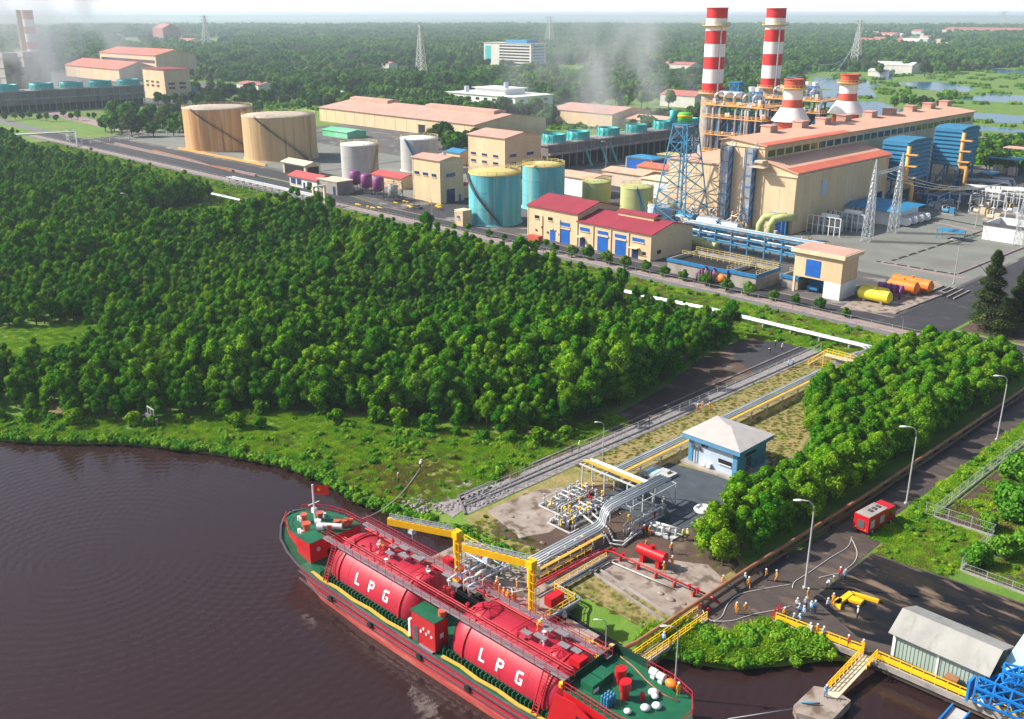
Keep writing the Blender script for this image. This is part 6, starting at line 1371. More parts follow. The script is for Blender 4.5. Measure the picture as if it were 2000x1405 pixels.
skid(-90.4, -86.2, 94.5, 103.5, 'left half of the white framed metering skid beside the pale slab', 1, 15); skid(-85.8, -81.4, 91.6, 102.8, 'right half of the metering skid, between its twin and the pipe rack', 2, 17)
skid(-76.2, -74.8, 97, 106, 'yellow and green pipe manifold under the raised silver pipes', 3, 9, False, h=2.6); skid(-86, -79.5, 72.8, 78.6, 'crowded grey loading manifold on the jetty behind the yellow posts', 4, 15, False, 'cyan_steel', 2.2)
skid(-79, -76.2, 80, 91, 'yellow valves lined up under the low pipe rack to the jetty', 5, 7, False, h=1.2)
x, y = G(1300, 1045); root = thing('truck_scale', 'white pipe skid lying on the bare ground with people behind it', 'pipework', (x, y, 0)); t = M()
for k in range(2): t.tube([(x - 2.5, y - .5 + k * .9, .9), (x + 1.6, y + .6 + k * .9, .9)], .22, 8)
for k in range(5): t.tube([(x - 2.2 + k * .9, y - .5 + k * .24, 0), (x - 2.2 + k * .9, y - .5 + k * .24, 1.3)], .16, 7)
t.obj('manifold', 'white_pipe', root); t = M(); t.box(x - 2.4, x + 1.8, y - .9, y + 1.4, .02, .25); t.obj('skid_base', 'white_pipe', root)
for k in range(2):
    t = M(); a = Vector((*G(1130, 1018), 1.5)) ; pts = [Vector((*G(1132 + k * 14, 1018 - k * 8), 1.4)), Vector((*G(1180 + k * 8, 1050 - k * 8), .8)), Vector((*G(1192 + k * 6, 1066 - k * 6), .35)), Vector((*G(1215 + k * 4, 1070 - k * 8), .3)), Vector((*G(1238, 1052 - k * 6), .4)), Vector((*G(1252, 1048 - k * 6), .9))]
    t.tube(pts, .14, 8); solo(t, 'loading_pipe', 'white_pipe', ['nearer', 'farther'][k] + ' of two white pipes looping over the ground to the pipe skid', 'pipe', tuple(pts[2]), 'white pipe loops')
# pale blue hut
hx0, hx1, hy0, hy1, hh_ = -84.0, -74.8, 123.6, 131.8, 4.5
hb_ = thing('control_hut', 'pale blue hut with a grey pyramid roof beside the gravel apron', 'hut', ((hx0 + hx1) / 2, (hy0 + hy1) / 2, 0))
t = M(); t.box(hx0, hx1, hy0, hy1, .35, hh_); t.obj('wall', 'hut_pale', hb_)
t = M(); t.box(hx0 - .9, hx1 + .9, hy0 - 1.2, hy1 + .9, 0, .34); t.obj('plinth', 'pale_concrete', hb_)
t = M()
for x in (hx0, hx1 - .7): t = M(); t.box(x - .06, x + .76, hy0 - .12, hy0 - .01, .35, hh_); t.obj('facing_and_shade', 'hut_blue', hb_)
t = M(); t.box(hx1 + .01, hx1 + .12, hy0 - .12, hy1 + .05, .35, hh_); t.obj('facing_and_shade', 'hut_blue', hb_)  # whole east wall in darker blue: its shaded side is painted in
o_ = .9; t = M(); t.box(hx0 - o_, hx1 + o_, hy0 - o_, hy1 + o_, hh_ + .01, hh_ + .75); t.obj('fascia', 'hut_blue', hb_)
t = M(); o2 = 1.0; cz = hh_ + 2.25; a, b = (hx0 + 4.2, (hy0 + hy1) / 2, cz), (hx1 - 4.2, (hy0 + hy1) / 2, cz); c = [(hx0 - o2, hy0 - o2, hh_ + .78), (hx1 + o2, hy0 - o2, hh_ + .78), (hx1 + o2, hy1 + o2, hh_ + .78), (hx0 - o2, hy1 + o2, hh_ + .78)]
t.add(c + [a, b], [(3, 2, 1, 0), (0, 1, 5, 4), (1, 2, 5), (2, 3, 4, 5), (3, 0, 4)]); t.obj('roof', 'hut_roof', hb_)
for x, z, w_ in ((-78.2, 1.9, 2.4),): t = M(); t.box(x, x + w_, hy0 - .16, hy0 - .02, z, z + .7); fo = t.obj('window', 'dark_glass', hb_); t = M(); t.box(x - .1, x + w_ + .1, hy0 - .3, hy0 - .02, z - .12, z - .02); t.obj('sill', 'white_paint', fo)
t = M(); t.box(-81.6, -80.4, hy0 - .14, hy0 - .02, 3.6, 4.0); t.obj('wall_vent', 'dark_glass', hb_)
for x in (-81.2, -80.2): t = M(); t.box(x, x + .75, hy0 - .6, hy0 - .02, .5, 1.15); t.obj('air_conditioner', 'white_gloss', hb_)
t = M(); t.box(hx1 + .12, hx1 + .2, 126.2, 127.4, .8, 3.0); t.obj('door', 'dark_steel', hb_); t = M(); t.box(hx1 + .12, hx1 + .2, 125.6, 128.6, 3.3, 3.8); t.obj('window', 'dark_glass', hb_)
t = M(); t.box(hx1 + .2, hx1 + 2.2, 125.8, 127.8, .3, .8); t.box(hx1 + 2.2, hx1 + 3.0, 125.8, 127.8, .05, .5); t.rail([(hx1 + .3, 125.8, .8), (hx1 + 3.0, 125.8, .3)], 1, 1, .05); t.obj('steps', 'pale_concrete', hb_)
x, y = G(1357, 908); t = M(); t.beam((x, y, 0), (x, y, 3.2), .12); t.beam((x - .9, y, 3.1), (x + .9, y, 3.1), .14); t.box(x - .9, x - .3, y - .1, y + .1, 2.9, 3.4); t.box(x + .3, x + .9, y - .1, y + .1, 2.9, 3.4); solo(t, 'floodlight', 'dark_steel', 'twin headed floodlight post in front of the hut wall', 'floodlight', (x, y, 0))
x, y = G(1418, 925); t = M(); t.add([(x - 1, y + .3, .35), (x + 1, y + .3, .35), (x + .9, y + 1.2, 3.0), (x - 1.1, y + 1.2, 3.0), (x - 1, y + .4, .35), (x + 1, y + .4, .35), (x + .9, y + 1.3, 3.0), (x - 1.1, y + 1.3, 3.0)], [(0, 1, 2, 3), (7, 6, 5, 4), (0, 4, 5, 1), (2, 6, 7, 3), (1, 5, 6, 2), (3, 7, 4, 0)]); solo(t, 'leaning_panel', 'pale_blue_sheet', 'pale turquoise panel leaning against the hut corner', 'panel', (x, y, 0))
x, y = G(1374, 1000); t = M(); t.lathe([(.9, 0), (1.35, .1), (1.5, .45), (1.2, .75), (.8, .6), (.7, .2), (.9, 0)], (x, y, 0), 20); t.sph((x, y, .35), .7, 12, 6, (1, 1, .5)); solo(t, 'white_canister', 'white_gloss', 'round white dish shaped object lying at the grove end of the gravel apron', 'dish', (x, y, 0))
x, y = G(1285, 928); t = M(); t.box(x - 2.4, x + 2.4, y - 1.8, y + 2.0, 0, .5); t.box(x + .5, x + 1.5, y + .4, y + 1.4, .51, .9); solo(t, 'valve_pit', 'tank_grey', 'low grey concrete pit between trestle and hut', 'pit', (x, y, 0)); t = M(); t.box(x - 1.8, x + .1, y - 1.3, y + .9, .52, .56); solo(t, 'pit_cover', 'pale_blue_sheet', 'pale blue sheet lying on the grey pit', 'sheet', (x, y, 0))
# red fire main
root = thing('fire_main', 'red fire water pipe running from the jetty and turning along the pad edge', 'pipe', (-72, 90, 0)); t = M()
t.tube([(-74.3, 76, 1.3), (-74.3, 79, 1.3), (-74.1, 90.0, 1.1), (-73.8, 90.7, 1.1), (-73.0, 91.0, 1.1), (-66, 91.5, .9), (-58.6, 91.9, .8)], .13, 10); t.tube([(-74.8, 76, 1.3), (-74.7, 90.2, 1.1)], .12, 8); t.obj('pipe', 'bright_red', root)
for x in (-72, -69, -66, -63, -60): t = M(); t.box(x - .1, x + .1, 91.1, 91.7, 0, .75); t.obj('support', 'rust_red', root)
for x in (-73, -71.4, -60.5, -59.3): t = M(); t.cyl((x, 91.2, .9), (x, 91.2, 1.5), .15, 10); t.cyl((x, 91.2, 1.5), (x, 91.2, 1.58), .25, 12); t.obj('valve', 'bright_red', root)
t = M(); t.tube([(-72.6, 89.9, .3), (-66, 90.4, .3), (-62.6, 90.7, .3)], .09, 6); solo(t, 'grey_conduit', 'white_pipe', 'thin pale pipe lying parallel to the red fire main', 'pipe', (-67, 90, 0))
vv = htank((-70.6, 93.6, 1.7), (-66.4, 93.9, 1.7), .78, 'bright_red', 'red horizontal fire foam vessel beside the red pipe', 'red foam vessel', 'bright_red')
# jetty
jt = thing('jetty_platform', 'concrete jetty platform on piles behind the ship carrying the loading gear', 'jetty', (-79, 76, 0))
t = M(); t.box(-90.5, -69.2, 72.2, 79.6, -.35, .25); t.box(-80.2, -73.2, 79.61, 84, -.3, .2); t.obj('deck', 'pale_slab', jt)
t = M()
for k in range(6):
    for y in (73, 78.4): t.cyl((-89.5 + k * 3.9, y, -4), (-89.5 + k * 3.9, y, -.36), .32, 10)
t.obj('pile', 'grey_concrete', jt)
t = M()
for k in range(5): t.box(-88.5 + k * 4.4, -87.7 + k * 4.4, 71.6, 72.19, -1.2, .3)
t.obj('fender', 'black_rubber', jt)
t = M(); t.rail([(-73, 79.4, .25), (-69.4, 79.4, .25), (-69.4, 72.4, .25), (-72.4, 72.4, .25)], 1.15, 1.2, .05); t.rail([(-90.3, 79.4, .25), (-80.4, 79.4, .25)], 1.15, 1.4, .05); t.rail([(-73.3, 79.7, .2), (-73.3, 90, .2)], 1.15, 1.4, .05); t.rail([(-76, 80, .2), (-76, 90, .2)], 1.15, 1.4, .05); t.obj('railing', 'yellow', jt)
t = M(); t.box(-76, -73.3, 84.01, 91, -.1, .15); t.obj('walkway', 'grating', jt)
t = M(); t.tube([(-73.0, 90.5, .7), (-73.0, 79.9, .7), (-69.0, 79.8, .9), (-68.7, 79.3, .9), (-68.8, 72.2, .9)], .18, 8); t.tube([(-72.6, 90.5, .5), (-72.6, 80.2, .5)], .12, 8); t.obj('edge_pipe', 'steel_pipe', jt)
t = M(); t.box(-71.8, -70.6, 76.2, 78.6, .3, 1.5); solo(t, 'hose_box', 'bright_red', 'red hose box at the corner of the jetty platform', 'box', (-71.2, 77.4, .25))
t = M(); t.box(-87.6, -86.2, 73, 74, .3, 1.6); solo(t, 'monitor_box', 'bright_red', 'red cabinet on the jetty behind the ship walkway', 'box', (-87, 73.5, .25))
t = M(); t.tube([(-76.5, 74.0, .6), (-75, 75.6, 1.2), (-73.6, 74.6, .8), (-75, 73.4, .5), (-76.5, 74.0, .6)], .1, 6); t.tube([(-77, 75.6, .5), (-74.5, 73.5, .5), (-72.6, 73.6, .5)], .1, 6); solo(t, 'loading_hose', 'tank_grey', 'grey loading hose coiled on the jetty near the right yellow post', 'hose', (-75, 74.5, .3))
# yellow jib gantries
def jib(px, pyb, pyt, tip, ztip, label):
    x, y = hit(px, pyb, 'z', 0).xy; zt = hz(x, y, pyt); root = thing('jib_crane', label, 'crane', (x, y, 0), 'yellow jib cranes on the jetty'); tp = hit(tip[0], tip[1], 'z', ztip)
    t = M(); t.cyl((x, y, 0), (x, y, zt), .36, 16); t.cyl((x, y, 0), (x, y, .35), .7, 16); t.cyl((x, y, zt * .62), (x, y, zt * .92), .5, 16); t.box(x - .5, x + .5, y - .5, y + .5, zt - .5, zt + .55); t.obj('post', 'yellow', root)
    d = (Vector((tp.x, tp.y, zt + .05)) - Vector((x, y, zt))); L = d.length; e = Vector((x, y, zt)) + d
    t = M(); t.beam((x, y, zt), e, .55, .95); t.obj('jib', 'yellow', root)
    dn = d.normalized(); sd = Vector((-dn.y, dn.x, 0)) * .22; t = M(); a = Vector((x, y, zt + .52)) + dn * .6
    t.rail([a + sd, a + sd + dn * (L - 1)], .75, .9, .04); t.rail([a - sd, a - sd + dn * (L - 1)], .5, .9, .03); t.beam(a, a + dn * (L - 1), .3, .05); t.obj('jib_walkway', 'steel', root)
    t = M(); h_ = e.lerp(Vector((x, y, zt)), .35); t.box(h_.x - .45, h_.x + .45, h_.y - .35, h_.y + .35, zt - 1.1, zt - .42); t.beam((h_.x, h_.y, zt - 1), (h_.x, h_.y, zt - 2.0), .06); t.obj('hoist', 'hut_pale', root)
    t = M(); lx = x + .55; 
    for k in range(int(zt / .4)): t.beam((lx, y - .25, .4 + k * .4), (lx, y + .25, .4 + k * .4), .05)
    t.beam((lx, y - .25, .2), (lx, y - .25, zt), .06); t.beam((lx, y + .25, .2), (lx, y + .25, zt), .06)
    for k in range(int(zt / 1.2)): t.lathe([(.55, 1.2 + k * 1.2), (.58, 1.2 + k * 1.2), (.58, 1.28 + k * 1.2), (.55, 1.28 + k * 1.2)], (lx + .1, y, 0), 12)
    t.obj('ladder', 'yellow', root); return root
jib(1037, 1216, 1102, (905, 1080), 7.4, 'right yellow jib crane, standing nearer the camera on the jetty'); jib(894, 1136, 1044, (758, 1018), 7.0, 'left yellow jib crane reaching out over the dark water')
x, y = hit(1052, 1118, 'z', 6.5).xy; t = M(); t.box(-70.9, -70.8, 73.2, 74.4, 6.0, 7.2); solo(t, 'notice_board', 'white_gloss', 'white notice board fixed beside the top of the right yellow post', 'sign', (-70.9, 73.8, 0))
# mooring block and walkways at the bridge
t = M(); t.box(-68.2, -62.8, 74.0, 76.4, -3, .15); solo(t, 'mooring_block', 'pale_slab', 'pale concrete mooring block in the inlet behind the ship', 'mooring block', (-65.5, 75, 0))
root = thing('catwalk', 'yellow railed catwalk from the mooring block to the bridge head', 'footbridge', (-60.5, 73, 0)); t = M(); t.box(-63.0, -57.0, 72.6, 73.9, -.1, .08); t.obj('deck', 'grating', root); t = M(); t.rail([(-63, 72.6, .08), (-57.0, 72.6, .08)], 1.1, 1, .05, 2); t.rail([(-63, 73.9, .08), (-59, 73.9, .08)], 1.1, 1, .05, 2); t.obj('railing', 'yellow', root)
root = thing('footbridge', 'yellow railed footbridge crossing the inlet beside the brown pipe', 'footbridge', (-56.6, 81, 0)); t = M(); t.box(-57.0, -55.6, 72.5, 88.2, .1, .3); t.beam((-56.9, 72.5, 0), (-56.9, 88.2, 0), .3, .35); t.beam((-55.7, 72.5, 0), (-55.7, 88.2, 0), .3, .35); t.obj('deck', 'tank_grey', root)
t = M(); t.rail([(-57.0, 72.6, .3), (-57.0, 88, .3)], 1.2, 1.1, .055, 2); t.rail([(-55.6, 72.6, .3), (-55.6, 88, .3)], 1.2, 1.1, .055, 2); t.obj('railing', 'yellow', root)
root = thing('brown_pipeline', 'long rusty brown pipe running from the bridge up beside the grove', 'pipeline', (-57, 130, 0))
t = M(); t.tube([(-61.6, 72.8, .7), (-60.9, 73.0, 1.3), (-60.2, 73.3, 1.5), (-59.4, 73.8, 1.2), (-58.6, 74.4, 1.4), (-58, 75.4, 1.5), (-57.75, 77, 1.5), (-57.5, 100, 1.45), (-56.6, 130, 1.35), (-56.0, 200, 1.3)], .27, 12); t.obj('pipe', 'brown_pipe', root)
t = M(); t.tube([(-57.0, 89, .9), (-56.9, 100, .9), (-56.0, 130, .85), (-55.4, 200, .8)], .2, 10); t.obj('lower_pipe', 'dark_pipe', root)
t = M()
for k in range(18): y = 90 + k * 6; x = -57.6 + (y - 77) * .012; t.box(x - .35, x + .9, y, y + .25, 0, .7); t.box(x - .4, x - .3, y, y + .25, .7, 1.4)
t.obj('support', 'dark_steel', root)
t = M(); t.cyl((-61.2, 73.0, 1.4), (-61.2, 73.0, 1.9), .3, 10); t.cyl((-59.0, 74.0, 1.3), (-59.0, 74.0, 2.0), .34, 10); t.obj('valve', 'tank_yellow_roof', root)
root = thing('hydrant_manifold', 'small red hydrant manifold with hoses at the end of the red pipe', 'hydrant', (-57.5, 90, 0)); t = M(); t.tube([(-58.4, 91.8, .8), (-57, 91.9, .8), (-56.4, 91.9, .4)], .16, 8)
for k in range(4): t.tube([(-57.9 + k * .5, 89.6, .1), (-57.9 + k * .5, 89.6, .9), (-57.9 + k * .5, 89.2, .9)], .09, 6)
t.tube([(-58.1, 89.6, .6), (-56.2, 89.6, .6)], .13, 8); t.obj('manifold', 'bright_red', root)
# hoses
def hose(name, pts, label, r=.06, m_='hose', z=.1):
    P_ = [Vector((*G(*p), z)) for p in pts]; out = []
    for i in range(len(P_) - 1):
        a, b, c, d = P_[max(0, i - 1)], P_[i], P_[i + 1], P_[min(len(P_) - 1, i + 2)]
        for k in range(5):
            q = k / 5; out.append(.5 * ((2 * b) + (c - a) * q + (2 * a - 5 * b + 4 * c - d) * q * q + (3 * b - a - 3 * c + d) * q ** 3))
    out.append(P_[-1]); t = M(); t.tube(out, r, 6); return solo(t, name, m_, label, 'hose', tuple(P_[0]), 'fire hoses laid on the jetty road')
hose('fire_hose', [(1372, 1190), (1378, 1206), (1393, 1214), (1410, 1205), (1422, 1180), (1445, 1162), (1500, 1150), (1545, 1143)], 'pale hose looping from the hydrant and running between the people on the road')
hose('fire_hose', [(1393, 1215), (1430, 1214), (1470, 1202), (1520, 1192), (1545, 1185)], 'pale hose lying lowest on the road towards the dock corner')
hose('fire_hose', [(1548, 1150), (1552, 1138), (1580, 1120), (1620, 1092), (1655, 1070), (1664, 1050)], 'pale hose leading from the people up to the red truck')
hose('fire_hose', [(1664, 1055), (1674, 1080), (1668, 1100), (1650, 1115), (1640, 1125)], 'short pale hose curling below the red truck towards two people')
hose('fire_hose', [(1735, 1015), (1760, 1018), (1778, 1032)], 'pale hose on the grass right of the red truck')
hose('fire_hose', [(1600, 1130), (1625, 1124), (1640, 1122)], 'short pale hose near the two people at the blackened dock')
# mooring rope to bow
t = M(); a = Vector((-99.2, 68.6, 4.6)); b = Vector((*G(820, 920), .4)); t.tube([a.lerp(b, k / 16) - Vector((0, 0, 1.5 * (1 - (2 * k / 16 - 1) ** 2))) for k in range(17)], .05, 6); solo(t, 'mooring_rope', 'white_pipe', 'mooring rope stretched from the bow to the two people on the bank', 'rope', tuple(b))
t = M(); b = G(1550, 1383); a = G(1420, 1420); t.tube([(*a, 1.0), (*b, -.1)], .05, 6); solo(t, 'mooring_rope', 'white_pipe', 'thin rope running from the concrete dolphin towards the stern', 'rope', (*b, 0))
# ---------------------------------------------------------------- dock, lower right
dk = thing('dock_slab', 'wide concrete dock on piles, blackened and stained, at lower right', 'dock', (-30, 107, 0))
t = M(); t.prism([(-49.7, 93.6), (-38.5, 95.1), (-10, 96.4), (-10, 121.6), (-48.8, 117.2)], -.9, .32); t.obj('slab', 'stained_slab', dk)
t = M(); t.add([(x, y, .335) for x, y in ((-48.9, 101.5), (-41, 97.8), (-36, 99.5), (-10, 100.0), (-10, 121.3), (-48.6, 116.8))], [(0, 1, 2, 3, 4, 5)]); t.obj('burnt_surface', 'wet_black', dk)
t = M()
for k in range(8):
    for y in (96.3, 101): t.cyl((-48 + k * 4.6, y, -4), (-48 + k * 4.6, y, -.91), .35, 10)
t.obj('pile', 'grey_concrete', dk)
t = M(); t.prism([(-49.8, 93.35), (-38.5, 94.85), (-10, 96.15), (-10, 96.38), (-38.5, 95.08), (-49.8, 93.58)], -.25, .5); t.obj('edge_beam', 'pale_concrete', dk)
t = M(); t.rail([(-49.6, 93.8, .33), (-39.2, 95.2, .33)], 1.15, 1.3, .06, 2); t.rail([(-37.4, 95.35, .33), (-14, 96.6, .33)], 1.15, 1.3, .06, 2); t.obj('railing', 'yellow', dk)
t = M(); t.beam((-49.6, 93.75, .8), (-39.2, 95.15, .8), .07, .5); t.beam((-37.4, 95.3, .8), (-14, 96.5, .8), .07, .5); t.obj('kick_board', 'yellow', dk)
t = M(); t.rail([(-50.0, 93.7, .3), (-50.3, 96, .3)], 1.1, .8, .05); t.obj('end_rail', 'bright_red', dk)
gw = thing('gangway', 'pale ramp with yellow rails from the dock down to the concrete dolphin', 'gangway', (-38.2, 91.2, 0)); t = M(); t.add([(x, y, z) for x in (-38.9, -37.6) for y, z in ((95.0, .3), (86.6, -.45), (86.6, -.3), (95.0, .45))], [(0, 1, 2, 3), (7, 6, 5, 4), (0, 4, 5, 1), (1, 5, 6, 2), (2, 6, 7, 3), (3, 7, 4, 0)]); t.obj('deck', 'cream_trim', gw)
t = M(); t.rail([(-39.0, 95.2, .4), (-39.0, 87, -.4)], 1.2, .9, .06, 2); t.rail([(-37.5, 95.4, .4), (-37.5, 93.0, .2)], 1.2, .9, .06, 2); t.obj('railing', 'yellow', gw)
t = M(); a, b, c, d, e, f_ = G(1550, 1378, -.3), G(1590, 1340, -.3), G(1628, 1346, -.3), G(1662, 1368, -.3), G(1620, 1412, -.3), G(1556, 1392, -.3); t.prism([a, f_, e, d, c, b], -3.5, -.3); solo(t, 'mooring_dolphin', 'pale_slab', 'square concrete dolphin in the water at the foot of the gangway', 'mooring dolphin', (*G(1600, 1375, -.3), -.3))
t = M(); p = Vector((*G(1595, 1372), -.2)); t.tube([p + Vector((-1.3, -1.0, .1)), p + Vector((-.4, -.5, .12)), p + Vector((.3, .2, .12))], .1, 8); solo(t, 'blue_hose', 'cyan_steel', 'short blue hose lying on the concrete dolphin', 'hose', tuple(p))
# sheds
sd_ = thing('dock_shed', 'long pale green shed with a worn grey sheet roof on the dock', 'shed', (-31, 99.5, .32)); sx0, sx1, sy0, sy1, se, sr = -36.6, -26.4, 97.4, 103.4, 3.7, 5.2
t = M(); my_ = (sy0 + sy1) / 2 - .6; t.add([(x, y, z) for x in (sx0, sx1) for y, z in ((sy0, .34), (sy1, .34), (sy1, se), (my_, sr - .05), (sy0, se))], [(0, 1, 2, 3, 4), (9, 8, 7, 6, 5), (0, 4, 9, 5), (1, 6, 7, 2), (4, 3, 8, 9), (3, 2, 7, 8)]); t.obj('wall', 'shed_wall', sd_)
t = M()
for ya, yb, za, zb in ((sy0 - .7, my_, se - .3, sr), (my_, sy1 + .5, sr, se - .1)): t.add([(x, y, z) for x in (sx0 - .5, sx1 + .5) for y, z in ((ya, za + .02), (yb, zb + .02), (yb, zb + .1), (ya, za + .1))], [(3, 2, 1, 0), (4, 5, 6, 7), (0, 1, 5, 4), (1, 2, 6, 5), (2, 3, 7, 6), (3, 0, 4, 7)])
t.obj('roof', 'shed_roof', sd_)
t = M()
for k in range(24): x = sx0 + .2 + k * .43; t.box(x, x + .08, sy0 - .05, sy0 - .005, .34, se - .1)
t.obj('wall_rib', 'shed_wall', sd_)
t = M(); t.box(sx0 - .1, sx0 + .25, sy0 - .12, sy0 - .051, .34, se - .1); t.box(-31.6, -31.4, sy0 - .12, sy0 - .051, .34, se - .1); t.obj('corner_trim', 'white_paint', sd_)
t = M(); t.box(sx1 + .01, sx1 + .1, 98.5, 100, 2.0, 3.0); t.obj('vent', 'dark_steel', sd_)
s2_ = thing('blue_shed', 'pale blue sheet roofed shed cut by the right frame edge', 'shed', (-21, 101, .32)); t = M(); t.box(-25.2, -14, 99.4, 108, .34, 3.6); t.obj('wall', 'shed_wall', s2_); t = M(); t.add([(x, y, z) for x in (-25.6, -13.6) for y, z in ((99.0, 3.61), (108.4, 5.4), (108.4, 5.5), (99.0, 3.75))], [(3, 2, 1, 0), (4, 5, 6, 7), (0, 1, 5, 4), (1, 2, 6, 5), (2, 3, 7, 6), (3, 0, 4, 7)]); t.obj('roof', 'pale_blue_sheet', s2_)
# blue loading frame lower right
bf = thing('blue_loading_frame', 'bright blue steel truss frame at the lower right corner of the dock', 'steel frame', (-24, 94, 0)); t = M()
def truss(t, p, q, w_, h_, n, r):
    p = Vector(p); q = Vector(q); d = (q - p).normalized(); s_ = d.cross(Vector((0, 0, 1))).normalized() * w_ / 2; u = s_.cross(d).normalized() * h_ / 2
    cs = [(-s_ - u), (s_ - u), (s_ + u), (-s_ + u)]
    for c in cs: t.beam(p + c, q + c, r * 1.4)
    for k in range(n + 1):
        a = p.lerp(q, k / n)
        for i in range(4): t.beam(a + cs[i], a + cs[(i + 1) % 4], r)
        if k < n:
            b = p.lerp(q, (k + 1) / n)
            for i in range(4): t.beam(a + cs[i], b + cs[(i + 1) % 4], r)
a = hit(1905, 1345, 'z', 3.0); b = hit(1990, 1310, 'z', 4.2)
truss(t, a, hit(2040, 1400, 'z', 2.4), 2.0, 1.6, 4, .16); truss(t, hit(1915, 1350, 'z', 1.6), hit(2010, 1318, 'z', 4.6), 1.6, 1.0, 4, .14); truss(t, hit(1960, 1312, 'z', 4.4), hit(2050, 1335, 'z', 4.4), 1.6, 1.0, 3, .14); t.obj('truss', 'frame_blue', bf)
t = M(); v = hit(1895, 1345, 'z', 2.2); t.box(v.x - .1, v.x + .15, v.y - .8, v.y + .8, v.z - 1.2, v.z + 1.3); t.obj('end_plate', 'frame_blue', bf); t = M(); t.sph(tuple(hit(1918, 1372, 'z', 1.2)), .5, 10, 8, (1, 1, 1.3)); t.obj('float', 'white_gloss', bf)
t = M(); v = hit(1865, 1400, 'z', -.2); t.mi(1).prism([(v.x - .8, v.y - 3.4), (v.x + .8, v.y - 3.4), (v.x + .8, v.y + 1.6), (v.x - .8, v.y + 1.6)], -.5, -.25); t.mi(0)
for dx in (-.98, .82): t.box(v.x + dx, v.x + dx + .16, v.y - 3.4, v.y + 1.6, -.5, .1)
solo(t, 'landing_ramp', ['frame_blue', 'tank_grey'], 'blue edged landing ramp below the dock at the bottom right', 'ramp', tuple(v))
t = M(); x, y = G(1850, 1352); t.box(x - .7, x + .7, y + .2, y + 1.2, .34, 1.6); solo(t, 'bollard_box', 'brown_pipe', 'brown box by the yellow rail at the corner of the green shed', 'box', (x, y, .32))
# yellow angled frame on dock
yf = thing('yellow_barrier', 'yellow angled steel arm lying on the blackened dock', 'barrier', (*G(1660, 1185), .32)); z = .55
t = M(); a, b, c = [Vector((*G(*p), z)) for p in ((1632, 1188), (1662, 1166), (1715, 1182))]; t.beam(a, b, .7, .4); t.beam(b, c, .4, .4); t.prism([G(1626, 1183), G(1640, 1196), G(1644, 1180), G(1636, 1176)], .36, .75); t.obj('arm', 'yellow', yf)
t = M(); t.prism([G(1655, 1180), G(1664, 1172), G(1686, 1181), G(1680, 1187)], .36, .7); t.obj('plate', 'yellow', yf)
# red truck
def wheel(root, x, y, r=.48):
    t = M(); t.cyl((x, y - .16, r), (x, y + .16, r), r, 16); w_ = t.obj('wheel', 'black_rubber', root); t = M(); t.cyl((x, y - .18, r), (x, y + .18, r), r * .5, 12); t.obj('rim', 'tank_grey', w_)
ft = thing('fire_truck', 'boxy red fire truck with a grey roof parked beside the brown pipe', 'fire truck', (0, 0, 0))
t = M(); t.box(-3.4, 1.5, -1.2, 1.2, .6, 2.9); t.obj('body', 'bright_red', ft)
t = M(); t.add([(x, y, z) for y in (-1.18, 1.18) for x, z in ((1.55, .6), (3.7, .6), (3.75, 1.5), (3.35, 2.75), (1.55, 2.75))], [(0, 1, 2, 3, 4), (9, 8, 7, 6, 5), (0, 5, 6, 1), (1, 6, 7, 2), (2, 7, 8, 3), (3, 8, 9, 4), (4, 9, 5, 0)]); t.obj('cab', 'bright_red', ft)
t = M(); t.box(-3.3, 1.4, -1.1, 1.1, 2.91, 2.98); t.obj('roof', 'grey_concrete', ft)
for x in (-1.6, -.6, .4): t = M(); t.box(x, x + .5, -.3, .3, 2.99, 3.15); t.obj('hatch', 'dark_steel', ft)
t = M(); t.box(-3.46, -3.41, -.55, .55, 1.0, 2.2); t.obj('pump_panel', 'dark_steel', ft)
t = M(); t.add([(3.78, -1.0, 1.6), (3.78, 1.0, 1.6), (3.42, 1.0, 2.6), (3.42, -1.0, 2.6)], [(0, 1, 2, 3)]); t.obj('windscreen', 'dark_glass', ft)
for y in (-1.24, 1.2): t = M(); t.box(2.0, 3.0, y, y + .04, 1.6, 2.5); t.obj('side_window', 'dark_glass', ft); t = M(); t.box(-2.9, -1.9, y, y + .04, 1.1, 2.3); t.box(-.5, .6, y, y + .04, 1.1, 2.3); t.obj('locker_shutter', 'tank_grey', ft)
for x in (-2.2, 2.6):
    for y in (-1.05, 1.05): wheel(ft, x, y)
for y in (-.9, .7): t = M(); t.box(-3.45, -3.41, y, y + .2, .8, 1.0); t.obj('tail_light', 'orange', ft)
for y in (-1.0, .75): t = M(); t.box(3.71, 3.76, y, y + .25, .85, 1.1); t.obj('headlight', 'white_gloss', ft)
a = Vector((*G(1668, 1050), 0)); b = Vector((*G(1733, 1014), 0)); m_ = (a + b) / 2 + Vector((0, .6, 0)); d = b - a; place(ft, (m_.x, m_.y, .05), math.atan2(d.y, d.x))
# hut at the shore
root = thing('outfall', 'small concrete outfall with steps and posts at the shore in front of the forest', 'outfall', (*G(278, 838), 0)); x, y = G(278, 836); t = M(); t.prism([(x - 2.5, y - 2.2), (x + 2.6, y - 1.2), (x + 2.4, y + 1.6), (x - 2.6, y + .6)], -1.6, .1); t.obj('slab', 'pale_concrete', root)
t = M(); t.box(x - 2.4, x + 2.2, y + 1.7, y + 2.1, 0, 1.8); t.box(x - 2.6, x - 2.2, y - .5, y + 1.69, 0, 1.4); t.obj('headwall', 'dark_concrete', root); t = M()
for dx in (-1.2, 0, 1.2): t.beam((x + dx, y + 1.9, 1.8), (x + dx, y + 1.9, 3.4), .14)
t.beam((x - 1.4, y + 1.9, 3.3), (x + 1.4, y + 1.9, 3.3), .16); t.obj('gate_post', 'tank_grey', root)
